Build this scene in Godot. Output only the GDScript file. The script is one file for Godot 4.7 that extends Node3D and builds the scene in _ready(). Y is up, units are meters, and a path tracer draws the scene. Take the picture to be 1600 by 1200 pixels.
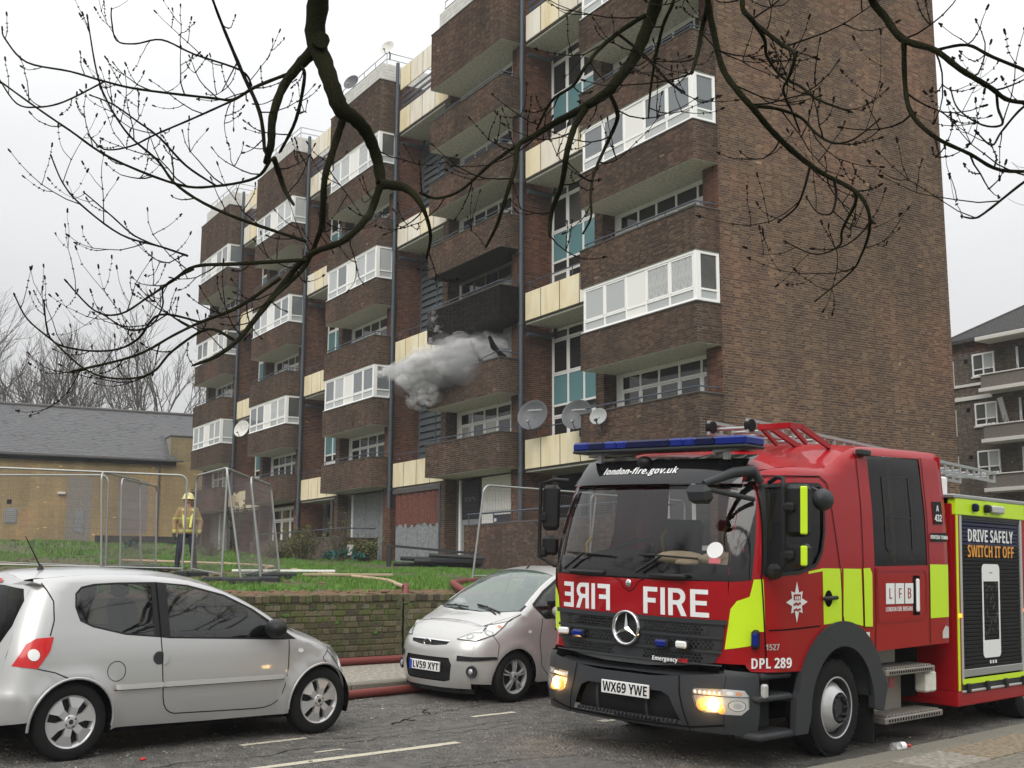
extends Node3D

var M := {}
var rng := RandomNumberGenerator.new()
var taken := {}
# the road runs along AX; CW points away from the camera across it, rising gently to the far side
const AX := Vector3(0.70711, 0, -0.70711)
const CW := Vector3(-0.70711, 0, -0.70711)
const SLOPE := 0.038
# the slab block: front line of its bays starts at BP and runs along FD; ND points out of the facade
var BP := Vector3(5.1074, 0, -32.0362)
var FD := Vector3(sin(-0.5426), 0, -cos(-0.5426))
var ND := Vector3(-cos(-0.5426), 0, -sin(-0.5426))

func road_h(c: float) -> float:
	return SLOPE * (c - 9.3)

func RP(a: float, c: float, h := 0.0) -> Vector3:
	var v := AX * a + CW * c
	v.y = road_h(c) + h
	return v

func road_basis(flip := false) -> Basis:
	var up := (Vector3.UP - CW * SLOPE).normalized()
	var x := -AX if flip else AX
	return Basis(x, up, x.cross(up))

func bank(a: float, c: float) -> float:
	var t := c - 13.4
	var y := 1.16
	y += 0.034 * minf(t, 22.0)
	if t > 22.0: y += 0.028 * minf(t - 22.0, 17.0)
	if t > 39.0: y += 0.048 * minf(t - 39.0, 40.0)
	return y

func ground_at(p: Vector3) -> float:
	return bank(p.dot(AX), p.dot(CW))

# ---------------------------------------------------------------- mesh builder
class MB:
	var v := PackedVector3Array()
	var n := PackedVector3Array()
	var uv := PackedVector2Array()
	var col := PackedColorArray()
	var tint := Color.WHITE
	var use_col := false

	func tri(a: Vector3, b: Vector3, c: Vector3) -> void:   # counter-clockwise seen from outside
		var nn := (b - a).cross(c - a)
		if nn.length_squared() < 1e-16: return
		nn = nn.normalized()
		tri_n(a, b, c, nn, nn, nn)

	func tri_n(a: Vector3, b: Vector3, c: Vector3, na: Vector3, nb: Vector3, nc: Vector3) -> void:
		v.append(a); v.append(c); v.append(b)
		n.append(na); n.append(nc); n.append(nb)
		if use_col:
			col.append(tint); col.append(tint); col.append(tint)

	func quad(a: Vector3, b: Vector3, c: Vector3, d: Vector3) -> void:
		tri(a, b, c); tri(a, c, d)

	func quad_n(a, b, c, d, na, nb, nc, nd) -> void:
		tri_n(a, b, c, na, nb, nc); tri_n(a, c, d, na, nc, nd)

	func box(center: Vector3, size: Vector3, bas := Basis(), bev := 0.0) -> void:
		var h := size * 0.5
		if bev <= 0.0:
			var p: Array[Vector3] = []
			for i in 8:
				p.append(center + bas * Vector3(h.x if i & 1 else -h.x, h.y if i & 2 else -h.y, h.z if i & 4 else -h.z))
			quad(p[1], p[3], p[7], p[5]); quad(p[0], p[4], p[6], p[2])
			quad(p[2], p[6], p[7], p[3]); quad(p[0], p[1], p[5], p[4])
			quad(p[4], p[5], p[7], p[6]); quad(p[0], p[2], p[3], p[1])
			return
		var b := minf(bev, minf(h.x, minf(h.y, h.z)) * 0.98)
		var q := {}
		for i in 8:
			var s := Vector3(1 if i & 1 else -1, 1 if i & 2 else -1, 1 if i & 4 else -1)
			q[i] = [center + bas * (s * Vector3(h.x, h.y - b, h.z - b)), center + bas * (s * Vector3(h.x - b, h.y, h.z - b)), center + bas * (s * Vector3(h.x - b, h.y - b, h.z))]
		var f := [[1, 3, 7, 5], [0, 4, 6, 2], [2, 6, 7, 3], [0, 1, 5, 4], [4, 5, 7, 6], [0, 2, 3, 1]]
		for k in 6:
			var ax := int(k / 2.0)
			quad(q[f[k][0]][ax], q[f[k][1]][ax], q[f[k][2]][ax], q[f[k][3]][ax])
		for i in 8:
			for j in range(i + 1, 8):
				var d := i ^ j
				if d == 1 or d == 2 or d == 4:
					var a1 := 1 if d == 1 else 0
					var a2 := 1 if d == 4 else 2
					fix(q[i][a1], q[j][a1], q[j][a2], q[i][a2], center)
		for i in 8:
			var nn: Vector3 = (q[i][1] - q[i][0]).cross(q[i][2] - q[i][0])
			if nn.dot(q[i][0] - center) > 0: tri(q[i][0], q[i][1], q[i][2])
			else: tri(q[i][0], q[i][2], q[i][1])

	func fix(a: Vector3, b: Vector3, c: Vector3, d: Vector3, center: Vector3) -> void:
		if (b - a).cross(c - a).dot((a + c) * 0.5 - center) > 0: quad(a, b, c, d)
		else: quad(a, d, c, b)

	# box between two corners
	func bx(x0: float, x1: float, y0: float, y1: float, z0: float, z1: float, bev := 0.0) -> void:
		box(Vector3(x0 + x1, y0 + y1, z0 + z1) * 0.5, Vector3(absf(x1 - x0), absf(y1 - y0), absf(z1 - z0)), Basis(), bev)

	func bar(a: Vector3, b: Vector3, w: float, h: float, up := Vector3.UP, bev := 0.0) -> void:
		var x := (b - a)
		var l := x.length()
		if l < 1e-5: return
		x /= l
		var u := up
		if absf(x.dot(u)) > 0.99: u = Vector3.RIGHT if absf(x.x) < 0.9 else Vector3.BACK
		var z := x.cross(u).normalized()
		var y := z.cross(x)
		box((a + b) * 0.5, Vector3(l, h, w), Basis(x, y, z), bev)

	func tube(pts: Array, rad: Array, sides := 8, caps := true) -> void:
		var m := pts.size()
		if m < 2: return
		var rings: Array = []
		var nr: Array = []
		var prev := Vector3.ZERO
		for i in m:
			var t: Vector3 = (pts[mini(i + 1, m - 1)] - pts[maxi(i - 1, 0)])
			if t.length_squared() < 1e-12: t = Vector3.UP
			t = t.normalized()
			if i == 0:
				prev = t.cross(Vector3.UP if absf(t.y) < 0.9 else Vector3.RIGHT).normalized()
			else:
				prev = (prev - t * prev.dot(t))
				if prev.length_squared() < 1e-8: prev = t.cross(Vector3.RIGHT)
				prev = prev.normalized()
			var bi := t.cross(prev)
			var r: float = rad[mini(i, rad.size() - 1)]
			var ring := PackedVector3Array()
			var nn := PackedVector3Array()
			for k in sides:
				var an := TAU * k / sides
				var d := prev * cos(an) + bi * sin(an)
				ring.append(pts[i] + d * r)
				nn.append(d)
			rings.append(ring); nr.append(nn)
		for i in m - 1:
			for k in sides:
				var k2 := (k + 1) % sides
				quad_n(rings[i][k], rings[i][k2], rings[i + 1][k2], rings[i + 1][k], nr[i][k], nr[i][k2], nr[i + 1][k2], nr[i + 1][k])
		if caps:
			for k in range(1, sides - 1):
				tri(rings[0][0], rings[0][k + 1], rings[0][k])
				tri(rings[m - 1][0], rings[m - 1][k], rings[m - 1][k + 1])

	# profile: array of Vector2(radius, along axis); axis is local z of bas
	func lathe(o: Vector3, bas: Basis, prof: Array, seg := 24, smooth := false) -> void:
		var m := prof.size()
		for i in m - 1:
			var p0: Vector2 = prof[i]
			var p1: Vector2 = prof[i + 1]
			var dn := Vector2(p1.y - p0.y, -(p1.x - p0.x))
			if dn.length_squared() < 1e-14: continue
			dn = dn.normalized()
			var d0 := dn
			var d1 := dn
			if smooth:
				if i > 0:
					var e: Vector2 = prof[i] - prof[i - 1]
					d0 = (dn + Vector2(e.y, -e.x).normalized()).normalized()
				if i < m - 2:
					var e2: Vector2 = prof[i + 2] - prof[i + 1]
					d1 = (dn + Vector2(e2.y, -e2.x).normalized()).normalized()
			for k in seg:
				var a0 := TAU * k / seg
				var a1 := TAU * (k + 1) / seg
				var c0 := Vector3(cos(a0), sin(a0), 0)
				var c1 := Vector3(cos(a1), sin(a1), 0)
				var q0 := o + bas * (c0 * p0.x + Vector3(0, 0, p0.y))
				var q1 := o + bas * (c1 * p0.x + Vector3(0, 0, p0.y))
				var q2 := o + bas * (c1 * p1.x + Vector3(0, 0, p1.y))
				var q3 := o + bas * (c0 * p1.x + Vector3(0, 0, p1.y))
				var n0 := bas * (c0 * d0.x + Vector3(0, 0, d0.y))
				var n1 := bas * (c1 * d0.x + Vector3(0, 0, d0.y))
				var n2 := bas * (c1 * d1.x + Vector3(0, 0, d1.y))
				var n3 := bas * (c0 * d1.x + Vector3(0, 0, d1.y))
				if p0.x > 1e-6: tri_n(q0, q1, q2, n0, n1, n2)
				if p1.x > 1e-6: tri_n(q0, q2, q3, n0, n2, n3)

	# flat polygon (local xy of bas) extruded from z0 to z1
	func prism(poly: PackedVector2Array, z0: float, z1: float, o := Vector3.ZERO, bas := Basis(), sides := true) -> void:
		var p := poly
		if Geometry2D.is_polygon_clockwise(p): p.reverse()
		# is_polygon_clockwise works with y down: make the order counter-clockwise with y up
		var area := 0.0
		for i in p.size():
			var a := p[i]
			var b := p[(i + 1) % p.size()]
			area += a.x * b.y - b.x * a.y
		if area < 0: p.reverse()
		var idx := Geometry2D.triangulate_polygon(p)
		for i in range(0, idx.size(), 3):
			var a := p[idx[i]]
			var b := p[idx[i + 1]]
			var c := p[idx[i + 2]]
			if (b - a).cross(c - a) < 0:
				var tmp := b
				b = c
				c = tmp
			tri(o + bas * Vector3(a.x, a.y, z1), o + bas * Vector3(b.x, b.y, z1), o + bas * Vector3(c.x, c.y, z1))
			if sides: tri(o + bas * Vector3(a.x, a.y, z0), o + bas * Vector3(c.x, c.y, z0), o + bas * Vector3(b.x, b.y, z0))
		if sides:
			for i in p.size():
				var a := p[i]
				var b := p[(i + 1) % p.size()]
				quad(o + bas * Vector3(a.x, a.y, z0), o + bas * Vector3(b.x, b.y, z0), o + bas * Vector3(b.x, b.y, z1), o + bas * Vector3(a.x, a.y, z1))

	func ball(o: Vector3, r: Vector3, bas := Basis(), seg := 12, rings := 8) -> void:
		for i in rings:
			var t0 := PI * i / rings
			var t1 := PI * (i + 1) / rings
			for k in seg:
				var a0 := TAU * k / seg
				var a1 := TAU * (k + 1) / seg
				var d := [Vector3(sin(t0) * cos(a0), cos(t0), sin(t0) * sin(a0)), Vector3(sin(t1) * cos(a0), cos(t1), sin(t1) * sin(a0)), Vector3(sin(t1) * cos(a1), cos(t1), sin(t1) * sin(a1)), Vector3(sin(t0) * cos(a1), cos(t0), sin(t0) * sin(a1))]
				var q := []
				var nn := []
				for e in d:
					q.append(o + bas * (e * r))
					nn.append((bas * (e / r)).normalized())
				if i < rings - 1: tri_n(q[0], q[2], q[1], nn[0], nn[2], nn[1])
				if i > 0: tri_n(q[0], q[3], q[2], nn[0], nn[3], nn[2])

	func mesh() -> ArrayMesh:
		var m := ArrayMesh.new()
		if v.is_empty(): return m
		var arr := []
		arr.resize(Mesh.ARRAY_MAX)
		arr[Mesh.ARRAY_VERTEX] = v
		arr[Mesh.ARRAY_NORMAL] = n
		if uv.size() == v.size(): arr[Mesh.ARRAY_TEX_UV] = uv
		if use_col: arr[Mesh.ARRAY_COLOR] = col
		m.add_surface_from_arrays(Mesh.PRIMITIVE_TRIANGLES, arr)
		return m

# ---------------------------------------------------------------- nodes
func num(called: String) -> String:
	if not taken.has(called):
		taken[called] = 0
		return called
	taken[called] += 1
	return "%s_%03d" % [called, taken[called]]

func tag(o: Node3D, label: String, category: String, group := "", kind := "") -> Node3D:
	if label != "": o.set_meta("label", label)
	if category != "": o.set_meta("category", category)
	if group != "": o.set_meta("group", group)
	if kind != "": o.set_meta("kind", kind)
	return o

func thing(called: String, label: String, category: String, at := Vector3.ZERO, bas := Basis(), group := "") -> Node3D:
	var o := Node3D.new()
	o.name = num(called)
	add_child(o, true)
	o.transform = Transform3D(bas, at)
	tag(o, label, category, group)
	return o

func put(parent: Node, called: String, mesh: Mesh, m, at := Transform3D()) -> MeshInstance3D:
	var o := MeshInstance3D.new()
	o.mesh = mesh
	if m is String: o.material_override = M[m]
	elif m != null: o.material_override = m
	o.transform = at
	if parent == self:
		o.name = num(called)
	else:
		var c := 0
		var nm := called
		while parent.has_node(NodePath(nm)):
			c += 1
			nm = "%s_%03d" % [called, c]
		o.name = nm
	parent.add_child(o, true)
	return o

var counts := {}
func fast_put(parent: Node, called: String, mesh: Mesh, m: Material, at: Transform3D) -> MeshInstance3D:   # for many pieces: own counter
	var key := str(parent.get_instance_id()) + called
	var c: int = counts.get(key, 0)
	counts[key] = c + 1
	var o := MeshInstance3D.new()
	o.mesh = mesh
	o.material_override = m
	o.transform = at
	o.name = called if c == 0 else "%s_%03d" % [called, c]
	parent.add_child(o)
	return o

func struct(called: String, mesh: Mesh, m, label: String) -> MeshInstance3D:
	var o := put(self, called, mesh, m)
	tag(o, label, called.replace("_", " "), "", "structure")
	return o

func bxm(x0, x1, y0, y1, z0, z1, bev := 0.0) -> ArrayMesh:
	var b := MB.new()
	b.bx(x0, x1, y0, y1, z0, z1, bev)
	return b.mesh()

func text_mesh(s: String, height: float, bold := false, face := "Droid Sans", depth := 0.002) -> TextMesh:
	var t := TextMesh.new()
	var f := SystemFont.new()
	f.font_names = PackedStringArray([face])
	if bold: f.font_weight = 700
	t.font = f
	t.text = s
	t.font_size = 64
	t.pixel_size = height / 46.0   # cap height of the face is about 0.715 em
	t.depth = depth
	t.curve_step = 1.5
	return t

# ---------------------------------------------------------------- materials
func srgb(r: float, g: float, b: float) -> Color:   # linear base colour in, Godot colour out
	return Color(r, g, b).linear_to_srgb()

func mat(key: String, c: Color, rough := 0.7, metal := 0.0, spec := 0.5) -> StandardMaterial3D:
	var m := StandardMaterial3D.new()
	m.resource_name = key
	m.albedo_color = c
	m.roughness = rough
	m.metallic = metal
	m.metallic_specular = spec
	M[key] = m
	return m

func noise(freq: float, sd: int, octaves := 4, kind := FastNoiseLite.TYPE_SIMPLEX_SMOOTH) -> FastNoiseLite:
	var f := FastNoiseLite.new()
	f.noise_type = kind
	f.seed = sd
	f.frequency = freq
	f.fractal_octaves = octaves
	return f

func ntex(freq: float, sd: int, stops: Array, size := 512, octaves := 4, kind := FastNoiseLite.TYPE_SIMPLEX_SMOOTH) -> NoiseTexture2D:
	var t := NoiseTexture2D.new()
	t.width = size
	t.height = size
	t.seamless = true
	t.noise = noise(freq, sd, octaves, kind)
	var g := Gradient.new()
	var off := PackedFloat32Array()
	var cs := PackedColorArray()
	for s in stops:
		off.append(s[0])
		cs.append(s[1].linear_to_srgb())
	g.offsets = off
	g.colors = cs
	t.color_ramp = g
	return t

func nmap(freq: float, sd: int, strength := 4.0, size := 512, octaves := 4) -> NoiseTexture2D:
	var t := NoiseTexture2D.new()
	t.width = size
	t.height = size
	t.seamless = true
	t.as_normal_map = true
	t.bump_strength = strength
	t.noise = noise(freq, sd, octaves)
	return t

func tri_mat(key: String, tex: Texture2D, scale: float, rough := 0.85, nrm: Texture2D = null, world := true, nscale := 0.6) -> StandardMaterial3D:
	var m := mat(key, Color.WHITE, rough)
	m.albedo_texture = tex
	m.uv1_triplanar = true
	m.uv1_world_triplanar = world
	m.uv1_scale = Vector3.ONE * scale
	if nrm:
		m.normal_enabled = true
		m.normal_texture = nrm
		m.normal_scale = nscale
	return m

func glass(key: String, c: Color, alpha: float) -> StandardMaterial3D:
	var m := mat(key, Color(c.r, c.g, c.b, alpha), 0.02)
	m.transparency = BaseMaterial3D.TRANSPARENCY_ALPHA
	return m

func glow(key: String, c: Color, e: Color, k: float) -> StandardMaterial3D:
	var m := mat(key, c, 0.2)
	m.emission_enabled = true
	m.emission = e
	m.emission_energy_multiplier = k
	return m

func _ready() -> void:
	rng.seed = 7
	# ---- camera
	var cam := Camera3D.new()
	cam.name = "camera"
	cam.fov = 35.93
	cam.near = 0.1
	cam.far = 900.0
	add_child(cam)
	cam.transform = Transform3D(Basis(Vector3.RIGHT, 0.1602) * Basis(Vector3.BACK, 0.0038), Vector3(0, 1.48, 0))
	cam.current = true
	# ---- sky: an overcast sheet of cloud, brighter overhead
	var env := Environment.new()
	env.background_mode = Environment.BG_SKY
	var sky := Sky.new()
	var pano := PanoramaSkyMaterial.new()
	pano.panorama = ImageTexture.create_from_image(sky_image())
	sky.sky_material = pano
	env.sky = sky
	env.tonemap_mode = Environment.TONE_MAPPER_LINEAR
	env.tonemap_exposure = 1.14
	env.sdfgi_enabled = true
	env.ssao_enabled = true
	env.ssil_enabled = true
	env.volumetric_fog_enabled = true
	env.volumetric_fog_density = 0.0
	env.fog_enabled = true
	env.fog_density = 0.0006
	env.fog_light_color = Color(0.86, 0.87, 0.88)
	var we := WorldEnvironment.new()
	we.name = "world_environment"
	we.environment = env
	add_child(we)
	# ---- sun behind thick cloud
	var sun := DirectionalLight3D.new()
	sun.name = "sun"
	sun.light_energy = 0.5
	sun.light_angular_distance = 40.0
	sun.light_color = Color(1.0, 0.98, 0.95)
	sun.shadow_enabled = true
	add_child(sun)
	sun.look_at_from_position(Vector3(-6, 20, 22), Vector3.ZERO)
	materials()
	setting()
	main_block()
	left_hall()
	right_flats()
	far_trees()
	lawn_things()
	twingo()
	hatchback()
	fire_engine()
	fences()
	firefighter()
	hoses()
	litter()
	smoke()
	street_tree()

func sky_image() -> Image:
	var im := Image.create(512, 256, false, Image.FORMAT_RGBF)
	var nz := noise(1.6, 3, 4)
	for y in 256:
		var el := PI * (0.5 - (y + 0.5) / 256.0)
		for x in 512:
			var az := TAU * (x + 0.5) / 512.0
			var d := Vector3(cos(el) * cos(az), sin(el), cos(el) * sin(az))
			var l := 0.0
			if el > 0: l = 0.50 + 1.50 * pow(maxf(sin(el), 0.0), 1.3)
			else: l = 0.30
			var cl := nz.get_noise_3d(d.x * 1.2, d.y * 2.6, d.z * 1.2)
			l *= 1.0 + 0.10 * cl
			var warm := 1.0 - smoothstep(0.0, 0.25, el)
			im.set_pixel(x, y, Color(l * (0.985 + 0.02 * warm), l * (0.995 + 0.002 * warm), l * (1.01 - 0.015 * warm)))
	return im

func materials() -> void:
	# ground
	var m := tri_mat("asphalt", ntex(0.02, 1, [[0.2, Color(0.125, 0.119, 0.107)], [0.5, Color(0.175, 0.166, 0.148)], [0.8, Color(0.24, 0.228, 0.2)]], 1024, 6), 0.22, 0.82, nmap(0.22, 2, 8.0, 512, 2), true, 0.8)
	m.detail_enabled = true
	m.detail_blend_mode = BaseMaterial3D.BLEND_MODE_MUL
	m.detail_albedo = ntex(0.34, 5, [[0.28, Color(0.12, 0.12, 0.12)], [0.48, Color(0.6, 0.6, 0.6)], [0.66, Color(1, 1, 1)]], 1024, 2)
	m.detail_uv_layer = BaseMaterial3D.DETAIL_UV_1
	m.roughness = 1.0
	m.roughness_texture = ntex(0.006, 6, [[0.35, Color(0.30, 0.30, 0.30)], [0.6, Color(0.75, 0.75, 0.75)]], 512, 4)
	tri_mat("asphalt_patch", ntex(0.03, 15, [[0.2, Color(0.07, 0.068, 0.064)], [0.8, Color(0.12, 0.115, 0.106)]], 512, 5), 0.5, 0.8, nmap(0.25, 16, 6.0), true, 0.7)
	tri_mat("damp_stain", ntex(0.02, 17, [[0.2, Color(0.06, 0.056, 0.05)], [0.8, Color(0.10, 0.095, 0.085)]], 512, 5), 0.6, 0.5)
	tri_mat("paving", ntex(0.03, 8, [[0.25, Color(0.16, 0.145, 0.12)], [0.5, Color(0.25, 0.225, 0.185)], [0.8, Color(0.34, 0.31, 0.26)]], 512, 6), 0.9, 0.85, nmap(0.2, 2, 3.0), true, 0.2)
	tri_mat("kerb_stone", ntex(0.12, 9, [[0.25, Color(0.10, 0.095, 0.075)], [0.5, Color(0.17, 0.16, 0.125)], [0.8, Color(0.26, 0.24, 0.2)]], 512, 5), 1.0, 0.85, nmap(0.25, 2, 5.0))
	tri_mat("soil", ntex(0.05, 11, [[0.25, Color(0.03, 0.04, 0.012)], [0.45, Color(0.06, 0.085, 0.02)], [0.6, Color(0.085, 0.065, 0.035)], [0.8, Color(0.14, 0.11, 0.07)]], 512, 5), 0.25, 0.95, nmap(0.1, 2, 6.0))
	tri_mat("turf", ntex(0.03, 12, [[0.3, Color(0.03, 0.075, 0.012)], [0.55, Color(0.055, 0.12, 0.02)], [0.8, Color(0.10, 0.15, 0.04)]], 512, 5), 0.4, 0.95)
	mat("line_paint", srgb(0.5, 0.47, 0.36), 0.7)
	tri_mat("worn_paint", ntex(0.09, 14, [[0.3, Color(0.22, 0.2, 0.15)], [0.45, Color(0.5, 0.46, 0.36)], [0.8, Color(0.62, 0.58, 0.47)]], 512, 5), 2.0, 0.7)
	# masonry
	tri_mat("mortar", ntex(0.05, 21, [[0.2, Color(0.15, 0.135, 0.12)], [0.5, Color(0.23, 0.21, 0.185)], [0.8, Color(0.31, 0.28, 0.25)]], 512, 5), 0.35, 0.95)
	tri_mat("mortar_dark", ntex(0.05, 22, [[0.2, Color(0.03, 0.028, 0.024)], [0.5, Color(0.06, 0.054, 0.046)], [0.8, Color(0.11, 0.10, 0.085)]], 512, 5), 0.5, 0.95)
	tri_mat("mortar_green", ntex(0.05, 23, [[0.2, Color(0.05, 0.052, 0.02)], [0.5, Color(0.09, 0.088, 0.045)], [0.8, Color(0.16, 0.15, 0.09)]], 512, 5), 1.2, 0.95)
	m = tri_mat("brick", ntex(0.06, 24, [[0.2, Color(0.55, 0.53, 0.5)], [0.5, Color(0.85, 0.83, 0.8)], [0.8, Color(1, 1, 1)]], 512, 4), 1.3, 0.9)
	m.vertex_color_use_as_albedo = true
	m.metallic_specular = 0.2
	tri_mat("concrete", ntex(0.03, 25, [[0.2, Color(0.55, 0.53, 0.46)], [0.5, Color(0.66, 0.64, 0.56)], [0.8, Color(0.75, 0.73, 0.66)]], 512, 5), 0.4, 0.85)
	tri_mat("soot", ntex(0.03, 26, [[0.2, Color(0.015, 0.014, 0.013)], [0.6, Color(0.04, 0.036, 0.032)], [0.9, Color(0.09, 0.08, 0.07)]], 512, 5), 0.4, 0.95)
	tri_mat("slab_edge", ntex(0.04, 27, [[0.3, Color(0.05, 0.048, 0.045)], [0.7, Color(0.11, 0.105, 0.1)]], 512, 4), 0.6, 0.8)
	for i in 3:
		tri_mat("cream%d" % i, ntex(0.008, 30 + i, [[0.1, [Color(0.66, 0.54, 0.33), Color(0.70, 0.62, 0.48), Color(0.62, 0.53, 0.40)][i]], [0.5, [Color(0.76, 0.66, 0.43), Color(0.78, 0.73, 0.62), Color(0.72, 0.66, 0.54)][i]], [0.9, [Color(0.82, 0.75, 0.56), Color(0.82, 0.79, 0.72), Color(0.77, 0.72, 0.62)][i]]], 512, 3), 0.3, 0.6)
		M["cream%d" % i].uv1_scale = Vector3(0.5, 0.12, 0.5)
	mat("white_frame", srgb(0.84, 0.84, 0.82), 0.4)
	mat("white_panel", srgb(0.78, 0.77, 0.73), 0.5)
	mat("pane", srgb(0.16, 0.175, 0.185), 0.03)
	mat("pane_curtain", srgb(0.42, 0.44, 0.44), 0.06)
	mat("pane_dark", srgb(0.025, 0.025, 0.024), 0.03)
	mat("pane_grey", srgb(0.085, 0.085, 0.08), 0.05)
	mat("teal_panel", srgb(0.13, 0.26, 0.28), 0.25)
	mat("louvre", srgb(0.10, 0.115, 0.125), 0.35)
	mat("pipe_grey", srgb(0.055, 0.07, 0.085), 0.5)
	mat("rail_blue", srgb(0.05, 0.065, 0.09), 0.5)
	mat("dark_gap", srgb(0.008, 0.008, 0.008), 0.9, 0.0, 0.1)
	mat("coping", srgb(0.06, 0.055, 0.05), 0.85)
	tri_mat("cladding", ntex(0.02, 40, [[0.2, Color(0.5, 0.49, 0.46)], [0.7, Color(0.66, 0.65, 0.61)]], 256, 4), 0.5, 0.6)
	tri_mat("board_grey", ntex(0.02, 41, [[0.2, Color(0.15, 0.165, 0.17)], [0.5, Color(0.21, 0.225, 0.23)], [0.8, Color(0.27, 0.285, 0.28)]], 512, 4), 0.5, 0.65)
	tri_mat("rust_sheet", ntex(0.03, 42, [[0.2, Color(0.07, 0.022, 0.014)], [0.5, Color(0.12, 0.036, 0.022)], [0.8, Color(0.2, 0.07, 0.045)]], 512, 5), 0.5, 0.75)
	# metals, plastics
	mat("galv", srgb(0.36, 0.365, 0.36), 0.42, 0.6)
	mat("wire", srgb(0.17, 0.14, 0.14), 0.6)
	mat("dish_grey", srgb(0.08, 0.085, 0.09), 0.5)
	mat("dish_pale", srgb(0.3, 0.31, 0.31), 0.5)
	mat("black_plastic", srgb(0.012, 0.012, 0.013), 0.45, 0.0, 0.35)
	mat("black_gloss", srgb(0.008, 0.008, 0.009), 0.06)
	mat("dark_grey", srgb(0.03, 0.031, 0.033), 0.55, 0.0, 0.35)
	mat("bumper_grey", srgb(0.032, 0.034, 0.037), 0.5, 0.0, 0.35)
	mat("rubber", srgb(0.012, 0.012, 0.012), 0.85, 0.0, 0.3)
	mat("chrome", srgb(0.7, 0.7, 0.7), 0.08, 1.0)
	mat("alloy", srgb(0.52, 0.52, 0.52), 0.32, 0.45)
	mat("tread_plate", srgb(0.27, 0.25, 0.22), 0.5, 0.5)
	mat("white_print", srgb(0.78, 0.78, 0.78), 0.35)
	mat("orange_print", srgb(0.72, 0.3, 0.03), 0.4)
	mat("black_print", srgb(0.008, 0.008, 0.009), 0.5, 0.0, 0.25)
	mat("plate_white", srgb(0.72, 0.72, 0.7), 0.3)
	mat("plate_blue", srgb(0.02, 0.06, 0.45), 0.3)
	for c in [["silver_cool", Color(0.43, 0.43, 0.425)], ["silver_warm", Color(0.44, 0.435, 0.42)]]:
		m = mat(c[0], c[1].linear_to_srgb(), 0.32, 0.35)
		m.clearcoat_enabled = true
		m.clearcoat = 0.7
		m.clearcoat_roughness = 0.04
	m = mat("fire_red", srgb(0.31, 0.006, 0.010), 0.4, 0.0, 0.2)
	m.clearcoat_enabled = true
	m.clearcoat = 0.4
	m.clearcoat_roughness = 0.04
	mat("hi_vis", srgb(0.55, 0.78, 0.01), 0.4)
	glass("car_glass", Color(0.02, 0.03, 0.028), 0.55).metallic_specular = 0.71
	glass("cab_glass", Color(0.02, 0.022, 0.022), 0.30)
	glass("cab_glass_dark", Color(0.006, 0.006, 0.006), 0.86).metallic_specular = 0.3
	m = glass("windscreen_sky_tint", Color(0.45, 0.52, 0.50), 0.42)  # bright sky reflection painted into the glass as a milky pale tint
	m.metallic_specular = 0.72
	mat("lamp_silver", srgb(0.62, 0.62, 0.6), 0.12, 0.35)
	glass("clear_lens", Color(0.9, 0.9, 0.9), 0.12)
	mat("red_lens", srgb(0.5, 0.012, 0.012), 0.12)
	mat("blue_lens", srgb(0.004, 0.015, 0.16), 0.2, 0.0, 0.35)
	mat("blue_dark", srgb(0.004, 0.006, 0.04), 0.2, 0.0, 0.3)
	glow("lamp_warm", Color(0.9, 0.6, 0.35), Color(1.0, 0.55, 0.2), 1.3)
	glow("lamp_core", Color(1, 0.85, 0.6), Color(1.0, 0.82, 0.5), 4.0)
	mat("lamp_amber", srgb(0.6, 0.2, 0.02), 0.2)
	glow("marker_amber", Color(1, 0.5, 0.1), Color(1.0, 0.45, 0.08), 4.0)
	mat("interior_dark", srgb(0.012, 0.012, 0.012), 0.85, 0.0, 0.2)
	mat("interior_grey", srgb(0.03, 0.032, 0.032), 0.85, 0.0, 0.2)
	mat("yellow_paint", srgb(0.5, 0.33, 0.02), 0.5)
	mat("hose_red", srgb(0.15, 0.028, 0.022), 0.75)
	mat("hose_pale", srgb(0.42, 0.3, 0.2), 0.8)
	mat("bare_wood", srgb(0.42, 0.33, 0.22), 0.85)
	mat("charred", srgb(0.006, 0.006, 0.006), 0.95, 0.0, 0.1)
	tri_mat("bark", ntex(0.08, 50, [[0.2, Color(0.006, 0.006, 0.004)], [0.5, Color(0.014, 0.0135, 0.008)], [0.8, Color(0.036, 0.038, 0.014)]], 512, 5), 2.2, 0.95, nmap(0.1, 51, 6.0)).metallic_specular = 0.15
	mat("twig", srgb(0.012, 0.0095, 0.007), 0.9, 0.0, 0.15)
	mat("twig_pale", srgb(0.10, 0.085, 0.06), 0.85)
	mat("bud", srgb(0.015, 0.010, 0.007), 0.85, 0.0, 0.2)
	mat("far_twig", srgb(0.06, 0.05, 0.04), 0.9)
	m = mat("blade", srgb(0.06, 0.15, 0.02), 0.7)
	m.vertex_color_use_as_albedo = true
	m.albedo_color = Color.WHITE
	m = mat("shrub_leaf", Color.WHITE, 0.8)
	m.vertex_color_use_as_albedo = true
	mat("dead_leaf", srgb(0.12, 0.07, 0.035), 0.9)
	m = mat("slate", Color.WHITE, 0.6)
	m.vertex_color_use_as_albedo = true
	tri_mat("slate_base", ntex(0.04, 60, [[0.2, Color(0.05, 0.052, 0.056)], [0.8, Color(0.11, 0.112, 0.115)]], 512, 4), 0.3, 0.7)
	tri_mat("roof_dark", ntex(0.03, 61, [[0.2, Color(0.018, 0.018, 0.018)], [0.6, Color(0.04, 0.04, 0.04)], [0.9, Color(0.1, 0.08, 0.065)]], 512, 5), 0.4, 0.85)
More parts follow.
